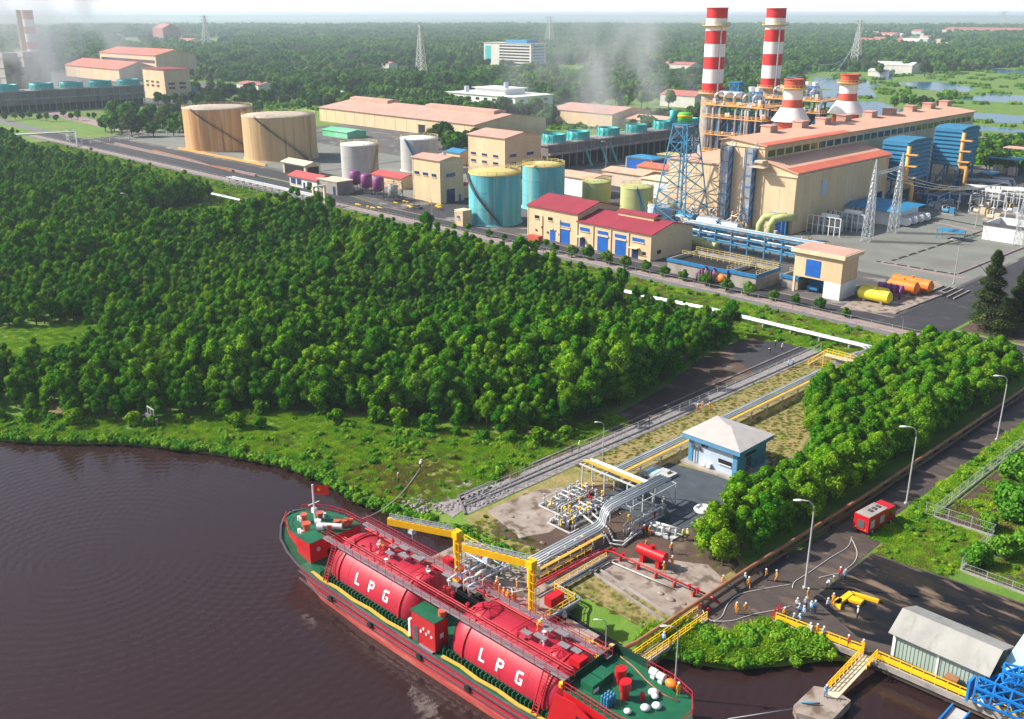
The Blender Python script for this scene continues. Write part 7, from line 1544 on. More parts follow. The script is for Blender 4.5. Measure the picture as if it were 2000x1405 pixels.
# riprap stones
rg = random.Random(77); sv = M()
for i in range(260):
    q = rg.random(); x = -106 + rg.uniform(0, 7) ; y = 80.5 + rg.uniform(0, 4) + (2 if x > -101 else 0)
    if i % 2: x, y = -97 + rg.uniform(-3.5, .5), rg.uniform(86, 96)
    r_ = rg.uniform(.12, .32); sv.sph((x, y, .05), r_, 6, 4, (rg.uniform(.8, 1.4), rg.uniform(.8, 1.4), .6))
solo(sv, 'riprap', 'stone', 'loose grey rubble stones at the end of the drain near the water', 'rubble', (-102, 86, 0), kind='stuff')
t = M()
for (px, py, s_) in ((1020, 1050, 1.0), (1060, 1062, .6), (1120, 1100, .8), (1150, 1108, .6), (1290, 1160, .6), (1310, 1172, .8), (1335, 1180, .5), (1000, 1010, .5)):
    x, y = G(px, py); t.sph((x, y, .1), s_ * .6, 7, 5, (1.5, 1, .35))
solo(t, 'broken_concrete', 'pale_slab', 'broken pale concrete lumps scattered over the bare soil', 'rubble', (-85, 88, 0), kind='stuff')
# ================================================================== THE GAS CARRIER
ship = thing('gas_carrier', 'long red gas carrier with two red cargo tanks lettered LPG, moored at the jetty', 'ship', (0, 0, 0))
HW = 5.5
ST = [(-32.2, .15, .1, 4.6), (-31.6, 1.7, .15, 4.5), (-30.4, 3.0, .4, 4.2), (-28.5, 4.4, 1.3, 3.7), (-26, 5.1, 2.6, 3.0), (-23, 5.4, 3.9, 2.3), (-19, HW, 4.8, 1.9), (-10, HW, HW, 1.75), (0, HW, HW, 1.7), (12, HW, HW, 1.7), (22, HW, HW, 1.9), (28, 4.95, 4.7, 2.4), (32, 4.6, 3.8, 2.9), (35.5, 3.9, 2.2, 3.3), (37, 2.8, 1.0, 3.4)]
def hull_strip(t, q0, q1, off=0.0):
    """strip of shell plating between two fractions of the side height (0 keel, 1 sheer)"""
    for sgn in (-1, 1):
        vs = []
        for x, d, w_, z in ST:
            for q in (q0, q1):
                wz = -2.6 + (z + 2.6) * q; k = max(0, min(1, (wz + 1.3) / (z + 1.3))); hw = w_ + (d - w_) * k ** .8 + off; xx = x + (1 - k) * (3.0 if x < -22 else 0) * max(0, (-x - 22) / 10)
                vs.append((xx, sgn * hw, wz))
        n = len(ST); fs = [(2 * i, 2 * i + 2, 2 * i + 3, 2 * i + 1) if sgn < 0 else (2 * i + 1, 2 * i + 3, 2 * i + 2, 2 * i) for i in range(n - 1)]
        t.add(vs, fs, True)
hl = M().mi(0); hull_strip(hl, 0.0, .52); hl.mi(1); hull_strip(hl, .52, .74); hull_strip(hl, .78, 1.0); hl.mi(2); hull_strip(hl, .74, .78)
x, d, w_, z = ST[-1]; hl.mi(1).add([(x, -d, z), (x, d, z), (x, w_, -2.6), (x, -w_, -2.6)], [(0, 1, 2, 3)])
hull = hl.obj('hull', ['ship_boot', 'hull_red', 'black_rubber'], ship)
t = M()
for i in range(len(ST) - 1):
    for sgn in (-1, 1):
        a, b = ST[i], ST[i + 1]; t.beam((a[0], sgn * a[1], a[3] + .02), (b[0], sgn * b[1], b[3] + .02), .24, .2)
t.obj('gunwale', 'dark_steel', ship)
t = M()
for q in (.62, .84):
    for i in range(5, 13):
        a, b = ST[i], ST[i + 1]; za, zb = [-2.6 + (s_[3] + 2.6) * q for s_ in (a, b)]; t.beam((a[0], -a[1] - .02, za), (b[0], -b[1] - .02, zb), .16, .2)
t.obj('rubbing_strake', 'dark_steel', ship)
t = M()
for x in (-16, -8, 1, 9, 17, 25):
    t.cyl((x, -HW - .28, .55), (x, -HW - .02, .55), .42, 14)
t.obj('tyre_fender', 'black_rubber', ship)
# decks
t = M(); vs = []
for x, d, w_, z in ST: vs += [(x, -d + .02, z - .12), (x, d - .02, z - .12)]
t.add(vs, [(2 * i, 2 * i + 2, 2 * i + 3, 2 * i + 1) for i in range(len(ST) - 1)]); t.obj('main_deck', 'ship_green', ship)
t = M(); rg = random.Random(3); px_ = None
pts = [(-23.5, -4.9), (-20.5, -4.75), (-18, -4.95), (-15.5, -4.75), (-12, -5.0), (-9, -4.8), (-5.5, -5.0), (-2.5, -4.8), (-1.2, -4.95)]
for seg in (pts, [(4.2, -4.95), (7, -4.75), (10, -5.0), (13, -4.8), (16, -5.0), (18.5, -4.8), (21, -5.0), (23.5, -4.9)]):
    for a, b in zip(seg[:-1], seg[1:]): t.beam((*a, 1.9), (*b, 1.9), .42, .16)
t.obj('deck_walkway_line', 'ship_yellow', ship)
# forecastle
fc = [(-31.7, -1.2), (-30.4, -2.2), (-28.3, -3.1), (-26, -3.4), (-22.6, -3.4), (-22.6, 4.6), (-26, 4.6), (-28.4, 3.9), (-30.4, 2.8), (-31.7, 1.3)]
t = M(); t.prism(fc, 3.0, 4.5); t.obj('forecastle_side', 'bright_red', ship)
t = M(); t.add([(x, y, 4.53) for x, y in fc], [tuple(range(len(fc)))]); t.obj('forecastle_deck', 'ship_green', ship)
t = M(); t.box(-25.4, -22.4, -3.9, -1.2, 1.8, 5.0); t.obj('forecastle_house', 'bright_red', ship)
t = M(); t.box(-25.4, -22.4, -3.9, -1.2, 5.01, 5.06); t.obj('house_top', 'ship_green', ship)
t = M(); t.cyl((-22.38, -2.6, 3.8), (-22.33, -2.6, 3.8), .3, 14); t.obj('porthole', 'hut_pale', ship)
for i, (x, y, r_, h_) in enumerate(((-26.3, -1.6, .62, .9), (-24.3, 2.0, .5, .7), (-27.6, 1.5, .5, .8), (-24.2, .6, .4, .6), (-23.3, 3.4, .4, .6), (-23.6, 2.8, .45, .7), (-28.6, -.4, .5, .9))): t = M(); t.cyl((x, y, 4.5), (x, y, 4.5 + h_), r_ * .7, 14); t.cyl((x, y, 4.5 + h_), (x, y, 4.85 + h_), r_, 14); t.obj('mushroom_vent', 'rust_red', ship)
t = M(); t.cyl((-25.5, -.3, 5.2), (-22.9, 1.7, 5.2), .35, 14); t.cyl((-24.8, -1.0, 5.5), (-24.2, -.4, 5.5), .5, 14); t.cyl((-26.8, .2, 5.0), (-26.2, .7, 5.0), .45, 14); t.obj('windlass', 'white_gloss', ship)
for x, y in ((-28.4, 2.4), (-29.6, -.6), (-26.6, -2.6)): t = M(); t.cyl((x, y, 4.5), (x, y, 5.1), .22, 10); t.cyl((x + .6, y, 4.5), (x + .6, y, 5.1), .22, 10); t.obj('bollard', 'white_gloss', ship)
t = M(); t.cyl((-27.2, .4, 4.5), (-27.2, .4, 10.4), .13, 8); t.beam((-27.2, -.5, 7.6), (-27.2, 1.3, 7.6), .1); t.box(-27.5, -26.9, .1, .7, 6.2, 6.9); t.obj('foremast', 'white_gloss', ship)
t = M(); t.rail([(-31.6, -1.2, 4.5), (-30.4, -2.4, 4.5), (-28.3, -3.2, 4.5)], .9, 1, .04); t.rail([(-31.6, 1.3, 4.5), (-30.4, 2.8, 4.5), (-28.4, 3.9, 4.5), (-26, 4.6, 4.5), (-22.6, 4.6, 4.5)], .9, 1, .04); t.obj('forecastle_rail', 'bright_red', ship)
fl = M(); n = 6; W_, Hf = 2.1, 1.35; vs = []
for i in range(n + 1):
    for j in (0, 1): vs.append((-27.2 + .71 * W_ * i / n, .4 + .7 * W_ * i / n + .1 * math.sin(i * 1.1), 10.3 - Hf * (1 - j) - .05 * i / n))
fl.add(vs, [(2 * i, 2 * i + 2, 2 * i + 3, 2 * i + 1) for i in range(n)]); fl.add([(v[0], v[1] + .02, v[2]) for v in vs], [(2 * i + 1, 2 * i + 3, 2 * i + 2, 2 * i) for i in range(n)]); fo = fl.obj('flag', 'flag_red', ship)
t = M()
for off in (-.16, .16):
    c = Vector((-26.6 - off * .7, 1.0 + off, 9.75)); sp_ = [c + Vector((.23 * (1 if k % 2 == 0 else .4) * math.sin(k * math.pi / 5), -.23 * (1 if k % 2 == 0 else .4) * -math.sin(k * math.pi / 5), .32 * (1 if k % 2 == 0 else .4) * math.cos(k * math.pi / 5))) for k in range(10)]; t.add(sp_ + [c], [(k, (k + 1) % 10, 10) for k in range(10)])
t.obj('flag_star', 'flag_yellow', fo)
# tanks
ZC, TR, YC = 2.55, 4.2, .2
def cargo_tank(x0, x1, name):
    t = M(); n = 40; e = 2.8; prof = []
    for k in range(9): a = k / 8 * math.pi / 2; prof.append((x0 + e - e * math.cos(a), TR * math.sin(a)))
    for k in range(9): a = (1 - k / 8) * math.pi / 2; prof.append((x1 - e + e * math.cos(a), TR * math.sin(a)))
    vs = [(x, YC + r_ * math.cos(2 * math.pi * i / n), ZC + r_ * math.sin(2 * math.pi * i / n)) for x, r_ in prof for i in range(n)]
    t.add(vs, [(j * n + i, (j + 1) * n + i, (j + 1) * n + (i + 1) % n, j * n + (i + 1) % n) for j in range(len(prof) - 1) for i in range(n)], True)
    o = t.obj(name, 'ship_red', ship)
    def ring(q, w_, h_, nm, par):
        x = x0 + (x1 - x0) * q; s_ = M(); m_ = 40; vs = [(x + dx, YC + (TR + rr) * math.cos(2 * math.pi * i / m_), ZC + (TR + rr) * math.sin(2 * math.pi * i / m_)) for dx, rr in ((-w_, 0), (-w_, h_), (w_, h_), (w_, 0)) for i in range(m_)]
        s_.add(vs, [(j * m_ + i, j * m_ + (i + 1) % m_, (j + 1) * m_ + (i + 1) % m_, (j + 1) * m_ + i) for j in range(3) for i in range(m_)]); s_.obj(nm, 'ship_red_deck', par)
    for q in (.3, .5, .7): ring(q, .03, .02, 'weld_seam', o)
    for q in (.19, .84): ring(q, .16, .16, 'tank_band', o)
    return o
TA = cargo_tank(-19.8, -1.6, 'cargo_tank'); TB = cargo_tank(2.9, 21.6, 'cargo_tank')
GL = {'L': [(0, 0, .28, 1.45), (.28, 0, .85, .27)], 'P': [(0, 0, .28, 1.45), (.28, 1.18, .8, 1.45), (.28, .55, .8, .82), (.72, .7, .98, 1.3)], 'G': [(0, .15, .28, 1.3), (.15, 1.18, .9, 1.45), (.15, 0, .9, .27), (.68, .15, .95, .7), (.5, .5, .95, .74)]}
def letter(ch, lx, parent):
    t = M(); a_mid = math.pi - .36
    for x0, w0, x1, w1 in GL[ch]:
        n = 5
        for k in range(n):
            wa, wb = w0 + (w1 - w0) * k / n, w0 + (w1 - w0) * (k + 1) / n; vs = []
            for w_, x in ((wa, x0), (wa, x1), (wb, x1), (wb, x0)):
                a = a_mid - (w_ - .72) / TR; vs.append((lx + x * 1.05, YC + (TR + .02) * math.cos(a), ZC + (TR + .02) * math.sin(a)))
            t.add(vs, [(0, 1, 2, 3)])
    return t.obj('letter', 'white_gloss', parent)
for ch, lx in (('L', -13.0), ('P', -10.4), ('G', -7.6)): letter(ch, lx, TA)
for ch, lx in (('L', 9.0), ('P', 11.6), ('G', 14.5)): letter(ch, lx, TB)
t = M()
for k in range(72):
    x = -19.5 + k * .6
    if abs(x - 3.6) < .31: t.obj('deck_frame', 'ship_green', ship); t = M()
    if -1.2 < x < 3.6: continue
    t.box(x, x + .12, -4.6, -3.5, 1.62, 2.5)
t.obj('deck_frame', 'ship_green', ship)
t = M(); t.box(-20, 23, -4.1, -3.9, 1.6, 2.5); t.obj('trunk_side', 'ship_green_dark', ship); t = M(); t.box(-20, 23, 4.3, 4.5, 1.6, 2.5); t.obj('trunk_side', 'ship_green_dark', ship)
# domes, hatches
for x, r_ in ((-4.0, 1.5), (-12, 1.1), (6.6, 1.8), (17.5, 1.3)):
    t = M(); t.lathe([(r_, ZC + TR - .9), (r_, ZC + TR - .1), (r_ * .8, ZC + TR + .15), (.01, ZC + TR + .3)], (x, 0, 0), 20); t.obj('tank_dome', 'ship_red', ship)
    t = M()
    for k in range(10): a = k * .628; t.beam((x + .3 * math.cos(a), .3 * math.sin(a), ZC + TR + .3), (x + r_ * .9 * math.cos(a), r_ * .9 * math.sin(a), ZC + TR + .12), .1)
    t.obj('dome_brace', 'ship_red_deck', ship)
# walkways
for y, x0, x1, z, nm in ((-2.75, -20.5, 21.5, 6.35, 'port'), (2.9, -19.5, 22.0, 6.5, 'starboard')):
    t = M(); t.box(x0, x1, y - .42, y + .42, z, z + .08); t.obj('walkway', 'grating', ship)
    t = M(); t.rail([(x0, y - .45, z + .08), (x1, y - .45, z + .08)], 1.0, 1.6, .03); t.rail([(x0, y + .45, z + .08), (x1, y + .45, z + .08)], 1.0, 1.6, .03); t.obj('walkway_rail', 'ship_red_deck', ship)
t = M()
for y, z, r_ in ((-1.75, 6.75, .09), (-1.45, 6.85, .07), (1.9, 6.75, .1), (2.2, 6.7, .07)): t.cyl((-18, y, z), (20.5, y, z), r_, 8)
for k in range(7): x = -16.5 + k * 5.6; t.tube([(x, -2.3, 6.6), (x, -1.2, 6.95), (x, 1.4, 6.95), (x, 2.5, 6.7)], .05, 6)
t.obj('deck_pipe', 'ship_red_deck', ship)
rg = random.Random(14)
for k, (x, y) in enumerate(((-10.8, .7), (-9.6, 1.5), (-8.2, .2), (-6.6, 1.0), (-9.9, -.6), (1.2, .2), (2.6, 1.0), (-1.0, .9), (14.6, 1.2), (16.2, 1.7), (17.8, .2), (15.0, -.4), (19.3, .4), (13.4, -.9))): t = M(); w_ = rg.uniform(.5, .9); t.box(x - w_, x + w_, y - .35, y + .35, 7.45, 7.55); t.beam((x, y, 6.6), (x, y, 7.45), .12); t.obj('valve_platform', 'grating', ship)
for k in range(26):
    x = rg.uniform(-16, 19); y = rg.uniform(-1.8, 1.8); t = M(); t.cyl((x, y, 6.6), (x, y, rg.uniform(7.3, 7.9)), .1, 8); t.cyl((x, y, 7.3), (x, y, 7.4), .26, 12); t.obj('valve', rg.choice(['ship_red_deck', 'ship_red', 'tank_grey', 'ship_red', 'white_gloss']), ship)
for k in range(9): t = M(); x = 1.2 + rg.uniform(-2.0, 2.4); y = rg.uniform(.6, 3.6); t.tube([(x, y, 6.2), (x, y, 7.6), (x + .3, y + .4, 7.9), (x + .3, y + 1.2, 7.7)], .13, 8); t.obj('manifold_pipe', rg.choice(['hut_pale', 'cream_worn', 'ship_red_deck']), ship)
# amidships house (port)
t = M(); t.box(-.9, 3.1, -4.95, -2.95, 1.7, 5.6); t.obj('midship_house', 'bright_red', ship)
t = M(); t.box(-1.0, 3.2, -5.05, -2.8, 5.61, 5.75); t.obj('house_top', 'ship_green', ship)
t = M(); t.cyl((2.6, -3.3, 5.76), (2.6, -3.3, 6.4), .5, 14); t.obj('house_vent', 'rust_red', ship)
t = M(); t.box(-1.5, -1.15, -5.0, -4.6, 1.8, 4.2); t.obj('white_locker', 'white_gloss', ship); t = M(); t.box(-.6, .2, -5.0, -4.96, 1.8, 3.8); t.obj('door', 'dark_steel', ship)
t = M()
for k in range(5): t.box(.6 + k * .45, .85 + k * .45, -5.02, -4.96, 3.4 + (k % 2) * .5, 3.7 + (k % 2) * .5)
t.box(3.11, 3.16, -4.2, -3.7, 3.3, 3.9); t.obj('wall_plate', 'white_gloss', ship)
t = M(); t.box(.5, 2.9, -5.3, -4.6, 1.72, 1.8); t.obj('rescue_pad', 'grating', ship)
# ladders
def ladder(t, a, b, w_, n): 
    a = Vector(a); b = Vector(b)
    for dx in (-w_, w_): t.beam(a + Vector((dx, 0, 0)), b + Vector((dx, 0, 0)), .08, .16)
    for k in range(n + 1): p = a.lerp(b, k / n); t.beam(p + Vector((-w_, 0, 0)), p + Vector((w_, 0, 0)), .09, .04)
t = M(); ladder(t, (18.3, -5.0, 1.9), (18.3, -3.1, 6.5), .38, 14); t.obj('side_ladder', 'ship_red_deck', ship); t = M(); ladder(t, (-17.8, -5.0, 1.9), (-17.8, -3.1, 6.5), .38, 14); t.obj('side_ladder', 'ship_red_deck', ship)
t = M(); t.box(19.4, 20.8, -.9, .5, 6.6, 7.4); t.obj('pump_box', 'bright_red', ship)
# aft superstructure
ad = [(21.3, -3.9), (30.5, -4.2), (34.4, -3.4), (36.4, -1.4), (36.4, 1.6), (34.4, 3.8), (30.5, 4.7), (21.3, 4.8)]
t = M(); t.prism(ad, 1.6, 6.0); t.obj('aft_house', 'bright_red', ship)
t = M(); t.add([(x, y, 6.03) for x, y in ad], [tuple(range(len(ad)))]); t.obj('aft_deck', 'ship_green', ship)
def wall_line(t, pts, z0, z1, th):
    for a, b in zip(pts[:-1], pts[1:]): t.beam((*a, (z0 + z1) / 2), (*b, (z0 + z1) / 2), th, z1 - z0)
t = M(); wall_line(t, [(21.25, -3.9), (21.25, 4.8), (26.5, 4.75)], 5.9, 7.0, .1); t.obj('bulwark', 'ship_green_dark', ship)
t = M(); t.rail([(26.5, 4.72, 6.03), (30.5, 4.68, 6.03), (34.3, 3.8, 6.03), (36.3, 1.6, 6.03), (36.3, -1.4, 6.03), (34.4, -3.3, 6.03), (30.5, -4.1, 6.03), (21.5, -3.85, 6.03)], 1.0, 1.2, .045); t.obj('aft_rail', 'ship_red_deck', ship)
for k, (x0, x1, y0, y1, h_) in enumerate(((22.6, 24.6, -2.4, -.9, .9), (22.6, 24.6, -.7, .9, .9), (24.0, 25.6, 1.5, 2.6, .4))): t = M(); t.box(x0, x1, y0, y1, 6.03, 6.03 + h_); t.obj('deck_hatch', 'ship_green', ship)
t = M(); t.box(24.62, 24.72, -2.3, -1.5, 6.1, 6.5); t.obj('hatch_sign', 'white_gloss', ship)
for x, y, r_, h_ in ((25.7, 1.0, .7, 1.7), (28.0, -.6, .7, 2.0), (24.6, 1.2, .01, .01)):
    if r_ < .1: continue
    t = M(); t.cyl((x, y, 6.03), (x, y, 6.03 + h_ * .55), r_ * .7, 18); t.cyl((x, y, 6.03 + h_ * .55), (x, y, 6.03 + h_), r_, 18); t.obj('deck_ventilator', 'bright_red', ship)
t = M(); t.cyl((26.8, .2, 6.4), (27.2, .9, 6.4), .3, 12); t.obj('air_pipe', 'bright_red', ship)
for k in range(9): t = M(); x = 26.7 + (k % 3) * .42; y = -2.9 + (k // 3) * .5; t.cyl((x, y, 6.03), (x, y, 7.0), .19, 10); t.sph((x, y, 7.0), .19, 10, 6); t.obj('gas_bottle', 'cyan_steel', ship)
for x, y in ((28.2, 4.0), (29.5, 3.9)): t = M(); t.cyl((x - .5, y, 6.7), (x + .5, y, 6.7), .4, 14); t.box(x - .3, x + .3, y - .3, y + .3, 6.03, 6.4); t.obj('life_raft', 'white_gloss', ship)
t = M(); t.sph((31.3, 3.6, 6.8), .75, 14, 8, (1.2, .7, .6)); t.obj('rescue_boat', 'orange', ship)
for x, y, s_ in ((30.2, 1.8, .55), (30.8, 1.4, .4), (32.0, .4, .5), (31.2, -.6, .5), (30.0, -2.2, .4)): t = M(); t.sph((x, y, 6.3), s_, 10, 6, (1.3, 1, .6)); t.obj('canvas_bundle', 'white_gloss', ship)
t = M(); t.cyl((29.8, .4, 6.03), (29.8, .4, 6.8), .3, 10); t.obj('red_bin', 'bright_red', ship)
t = M(); t.tube([(22.4, 4.3, 6.1), (25, 3.9, 6.1), (28, 3.0, 6.1), (31, 2.4, 6.1), (33.4, 2.6, 6.1)], .08, 6); t.obj('deck_hose', 'brown_pipe', ship)
t = M(); t.add([(x, y, z) for y in (-4.9, -4.75) for x, z in ((19.8, 1.9), (21.0, 6.0), (24.4, 6.2), (31, 4.0), (34, 2.8))], [(0, 1, 2, 3, 4), (9, 8, 7, 6, 5), (0, 5, 6, 1), (1, 6, 7, 2), (2, 7, 8, 3), (3, 8, 9, 4)]); t.obj('side_screen', 'bright_red', ship)
t = M(); t.add([(x, -4.92, z) for x, z in ((24.2, 2.6), (26.8, 2.6), (26.0, 4.6), (24.6, 5.0))], [(0, 1, 2, 3)]); t.obj('screen_opening', 'dark_void', ship)
t = M(); t.cyl((20.6, -3.4, 5.8), (20.6, -3.4, 6.3), .3, 12); t.obj('yellow_lamp', 'yellow', ship)
def squeeze(o):
    for c in o.children:
        if c.type == 'MESH':
            for v in c.data.vertices:
                if v.co.x > 21: v.co.x = 21 + (v.co.x - 21) * .78
        squeeze(c)
squeeze(ship)
place(ship, (-75.5, 63.7, 0), rad(1.7))
# ================================================================== PEOPLE
def person_mesh(name, J, seed=0):
    """J: joint name -> position; one continuous skinned body"""
    V = []; E = []; R = []; tag_ = []
    def add(p, r, par, tg): 
        V.append(p); R.append(r); tag_.append(tg); i = len(V) - 1
        if par is not None: E.append((par, i))
        return i
    hip = add(J['hip'], .135, None, 1); waist = add(J['waist'], .13, hip, 0); chest = add(J['chest'], .165, waist, 0); neck = add(J['neck'], .065, chest, 2); head = add(J['head'], .095, neck, 2); top = add(J['top'], .09, head, 2)
    hd = Vector(J['face']); nose = add(tuple(Vector(J['head']) + hd * .11), .03, head, 2)
    for s_ in ('l', 'r'):
        sh_ = add(J['sh' + s_], .075, chest, 0); el = add(J['el' + s_], .052, sh_, 0); wr_ = add(J['wr' + s_], .036, el, 0); pal = add(J['pa' + s_], .04, wr_, 2)
        d = (Vector(J['pa' + s_]) - Vector(J['wr' + s_])).normalized(); sd = d.cross(hd).normalized() if abs(d.dot(hd)) < .9 else Vector((0, 0, 1)).cross(d).normalized()
        for k in range(4):
            o_ = sd * (-.03 + .02 * k); L = (.075, .09, .085, .07)[k]; add(tuple(Vector(J['pa' + s_]) + o_ + d * L + hd * .015), .009, pal, 2)
        add(tuple(Vector(J['pa' + s_]) + hd * .045 + d * .02), .010, pal, 2)
        th_ = add(J['th' + s_], .098, hip, 1); kn = add(J['kn' + s_], .068, th_, 1); an = add(J['an' + s_], .045, kn, 1); to = add(J['to' + s_], .042, an, 3)
    me = bpy.data.meshes.new(name + '_base'); me.from_pydata(V, E, []); o = bpy.data.objects.new(name + '_base', me); COL.objects.link(o)
    sk = o.modifiers.new('skin', 'SKIN'); sk.use_smooth_shade = True
    for i, sv_ in enumerate(me.skin_vertices[0].data): sv_.radius = (R[i], R[i]); sv_.use_root = (i == 0)
    ss = o.modifiers.new('sub', 'SUBSURF'); ss.levels = 1; ss.render_levels = 1
    dg = bpy.context.evaluated_depsgraph_get(); m2 = bpy.data.meshes.new_from_object(o.evaluated_get(dg)); bpy.data.objects.remove(o)
    m2.name = name
    segs = [(Vector(V[a]), Vector(V[b]), tag_[b]) for a, b in E]
    ids = []
    for p in m2.polygons:
        c = p.center; best = (1e9, 0)
        for a, b, tg in segs:
            ab = b - a; q = max(0, min(1, (c - a).dot(ab) / max(1e-9, ab.length_squared))); d = (c - a - ab * q).length
            if d < best[0]: best = (d, tg)
        ids.append(best[1])
    for k in range(4): m2.materials.append(MATS['skin'])
    m2.polygons.foreach_set('material_index', ids); m2.polygons.foreach_set('use_smooth', [True] * len(ids))
    return m2
def pose(lean=0.0, step=.12, arms='down', knee=.0, sit=0):
    J = {}; dz = -.12 * knee; J['hip'] = (0, 0, .93 + dz); c = math.cos(lean); s_ = math.sin(lean)
    def up(y, z): return (0, -(z * s_) + y * c, .93 + dz + z * c + y * s_)
    def upx(x, y, z): p = up(y, z); return (x, p[1], p[2])
    J['waist'] = up(0, .16); J['chest'] = up(0, .38); J['neck'] = up(-.01, .56); J['head'] = up(-.03, .68); J['top'] = up(-.02, .77); J['face'] = (0, -math.cos(lean * .6), -math.sin(lean * .6))
    for n_, x in (('l', .19), ('r', -.19)):
        J['sh' + n_] = upx(x, 0, .47)
        if arms == 'down': J['el' + n_] = upx(x * 1.25, .02, .20); J['wr' + n_] = upx(x * 1.25, -.06, -.04); J['pa' + n_] = upx(x * 1.22, -.08, -.12)
        elif arms == 'fwd': J['el' + n_] = upx(x * 1.2, -.12, .22); J['wr' + n_] = upx(x * .8, -.36, .22); J['pa' + n_] = upx(x * .7, -.44, .22)
        elif arms == 'up': J['el' + n_] = upx(x * 1.4, -.1, .50 if n_ == 'l' else .22); J['wr' + n_] = upx(x * 1.2, -.25, .70 if n_ == 'l' else .1); J['pa' + n_] = upx(x * 1.1, -.32, .76 if n_ == 'l' else .02)
        else: J['el' + n_] = upx(x * 1.5, .06, .24); J['wr' + n_] = upx(x * .95, -.05, .06); J['pa' + n_] = upx(x * .7, -.08, .04)
        f_ = step if n_ == 'l' else -step
        J['th' + n_] = (x * .5, 0, .84 + dz); J['kn' + n_] = (x * .52, -.05 - knee * .2 + f_ * -.5, .48 + dz * .4); J['an' + n_] = (x * .55, .02 - f_, .09 if f_ > -.2 else .12); J['to' + n_] = (x * .6, -.14 - f_, .045)
    return J
POSES = {'stand': pose(0, .05, 'down'), 'walk': pose(.06, .26, 'down', .1), 'hips': pose(0, .06, 'hips'), 'fwd': pose(.12, .12, 'fwd', .1), 'bend': pose(.75, .16, 'fwd', .5), 'point': pose(0, .08, 'up')}
BODY = {k: person_mesh('body_' + k, j) for k, j in POSES.items()}
helm = {}
def helmet_mesh(J, m_):
    t = M(); h_ = Vector(J['top']); f_ = Vector(J['face']); t.sph(tuple(h_ - Vector((0, 0, .02))), .128, 12, 6, (1, 1.08, .95), (0, math.pi / 2)); t.cyl(tuple(h_ - Vector((0, 0, .03))), tuple(h_ - Vector((0, 0, .015))), .15, 14); return t
OUT = {'orange': ('cloth_orange', 'cloth_orange'), 'orange_dark': ('cloth_orange', 'cloth_navy'), 'blue': ('cloth_blue', 'cloth_navy'), 'red': ('cloth_red', 'cloth_navy'), 'white': ('cloth_white', 'cloth_navy'), 'hivis': ('cloth_hivis', 'cloth_navy'), 'navy': ('cloth_navy', 'cloth_navy'), 'allblue': ('cloth_blue', 'cloth_teal'), 'white_all': ('cloth_white', 'cloth_white')}
_cache = {}; _hc = {}
WORDS = {'orange': 'orange coverall', 'orange_dark': 'orange jacket', 'blue': 'light blue shirt', 'red': 'red shirt', 'white': 'white shirt', 'hivis': 'yellow green vest', 'navy': 'dark clothes', 'allblue': 'blue shirt', 'white_all': 'white coverall'}
npers = 0
def person(px, py, out, ps, deg, where, helmet='white_gloss', z=0.0, group=None, xyz=None):
    global npers
    x, y = G(px, py, z) if xyz is None else xyz[:2]
    if xyz is not None: z = xyz[2]
    k = (out, ps)
    if k not in _cache:
        m2 = BODY[ps].copy(); m2.name = 'person_body'; a, b = OUT[out]
        for i, mm in enumerate((a, b, 'skin', 'boot')): m2.materials[i] = MATS[mm]
        _cache[k] = m2
    lab = 'person in ' + WORDS[out] + ' ' + where
    o = bpy.data.objects.new('person', _cache[k]); COL.objects.link(o); o.location = (x, y, z); o.rotation_euler = (0, 0, rad(deg)); tag(o, lab, 'person', group)
    hk = (ps, helmet)
    if helmet:
        if hk not in _hc: h_ = helmet_mesh(POSES[ps], helmet).obj('helmet', helmet, None, (0, 0, 0)); _hc[hk] = h_.data; h_.parent = o
        else: h_ = bpy.data.objects.new('helmet', _hc[hk]); COL.objects.link(h_); h_.parent = o
    npers += 1; return o
GJ = 'workers on the jetty platform'; GR = 'people on the jetty road'; GD = 'crowd at the dock corner'; GV = 'people round the pipe skid'
person(778, 943, 'orange_dark', 'stand', 120, 'standing on the dry bank near the mooring rope', group=None)
person(820, 916, 'white', 'bend', 200, 'bending over the mooring rope on the bank'); 
person(1117, 887, 'navy', 'stand', 30, 'standing at the grass edge left of the dirt track', None); person(1132, 879, 'hivis', 'walk', 30, 'walking beside the one in dark clothes at the grass edge')
person(1362, 806, 'orange', 'stand', 40, 'leftmost of the three on the dirt track', group='three people on the dirt track'); person(1371, 801, 'orange', 'hips', 200, 'middle of the three on the dirt track', group='three people on the dirt track'); person(1385, 802, 'orange', 'walk', 20, 'rightmost of the three on the dirt track', group='three people on the dirt track')
for i, (px, py, o_, ps, w_) in enumerate([(1504, 692, 'navy', 'bend', 'bending at the far end of the dark hardstand'), (1527, 686, 'white', 'stand', 'standing alone beyond the hose on the hardstand'), (1539, 718, 'allblue', 'stand', 'left of the pair near the yellow stepover'), (1548, 717, 'allblue', 'hips', 'right of the pair near the yellow stepover'), (1514, 680, 'navy', 'stand', 'farthest on the dark hardstand by the forest')]): person(px, py, o_, ps, i * 70, w_, group='people on the dark hardstand')
person(1462, 912, 'orange', 'stand', 200, 'on the hut steps, left of two', z=.8, group='two people on the hut steps'); person(1475, 910, 'red', 'hips', 150, 'on the hut steps, right of two', z=.5, group='two people on the hut steps')
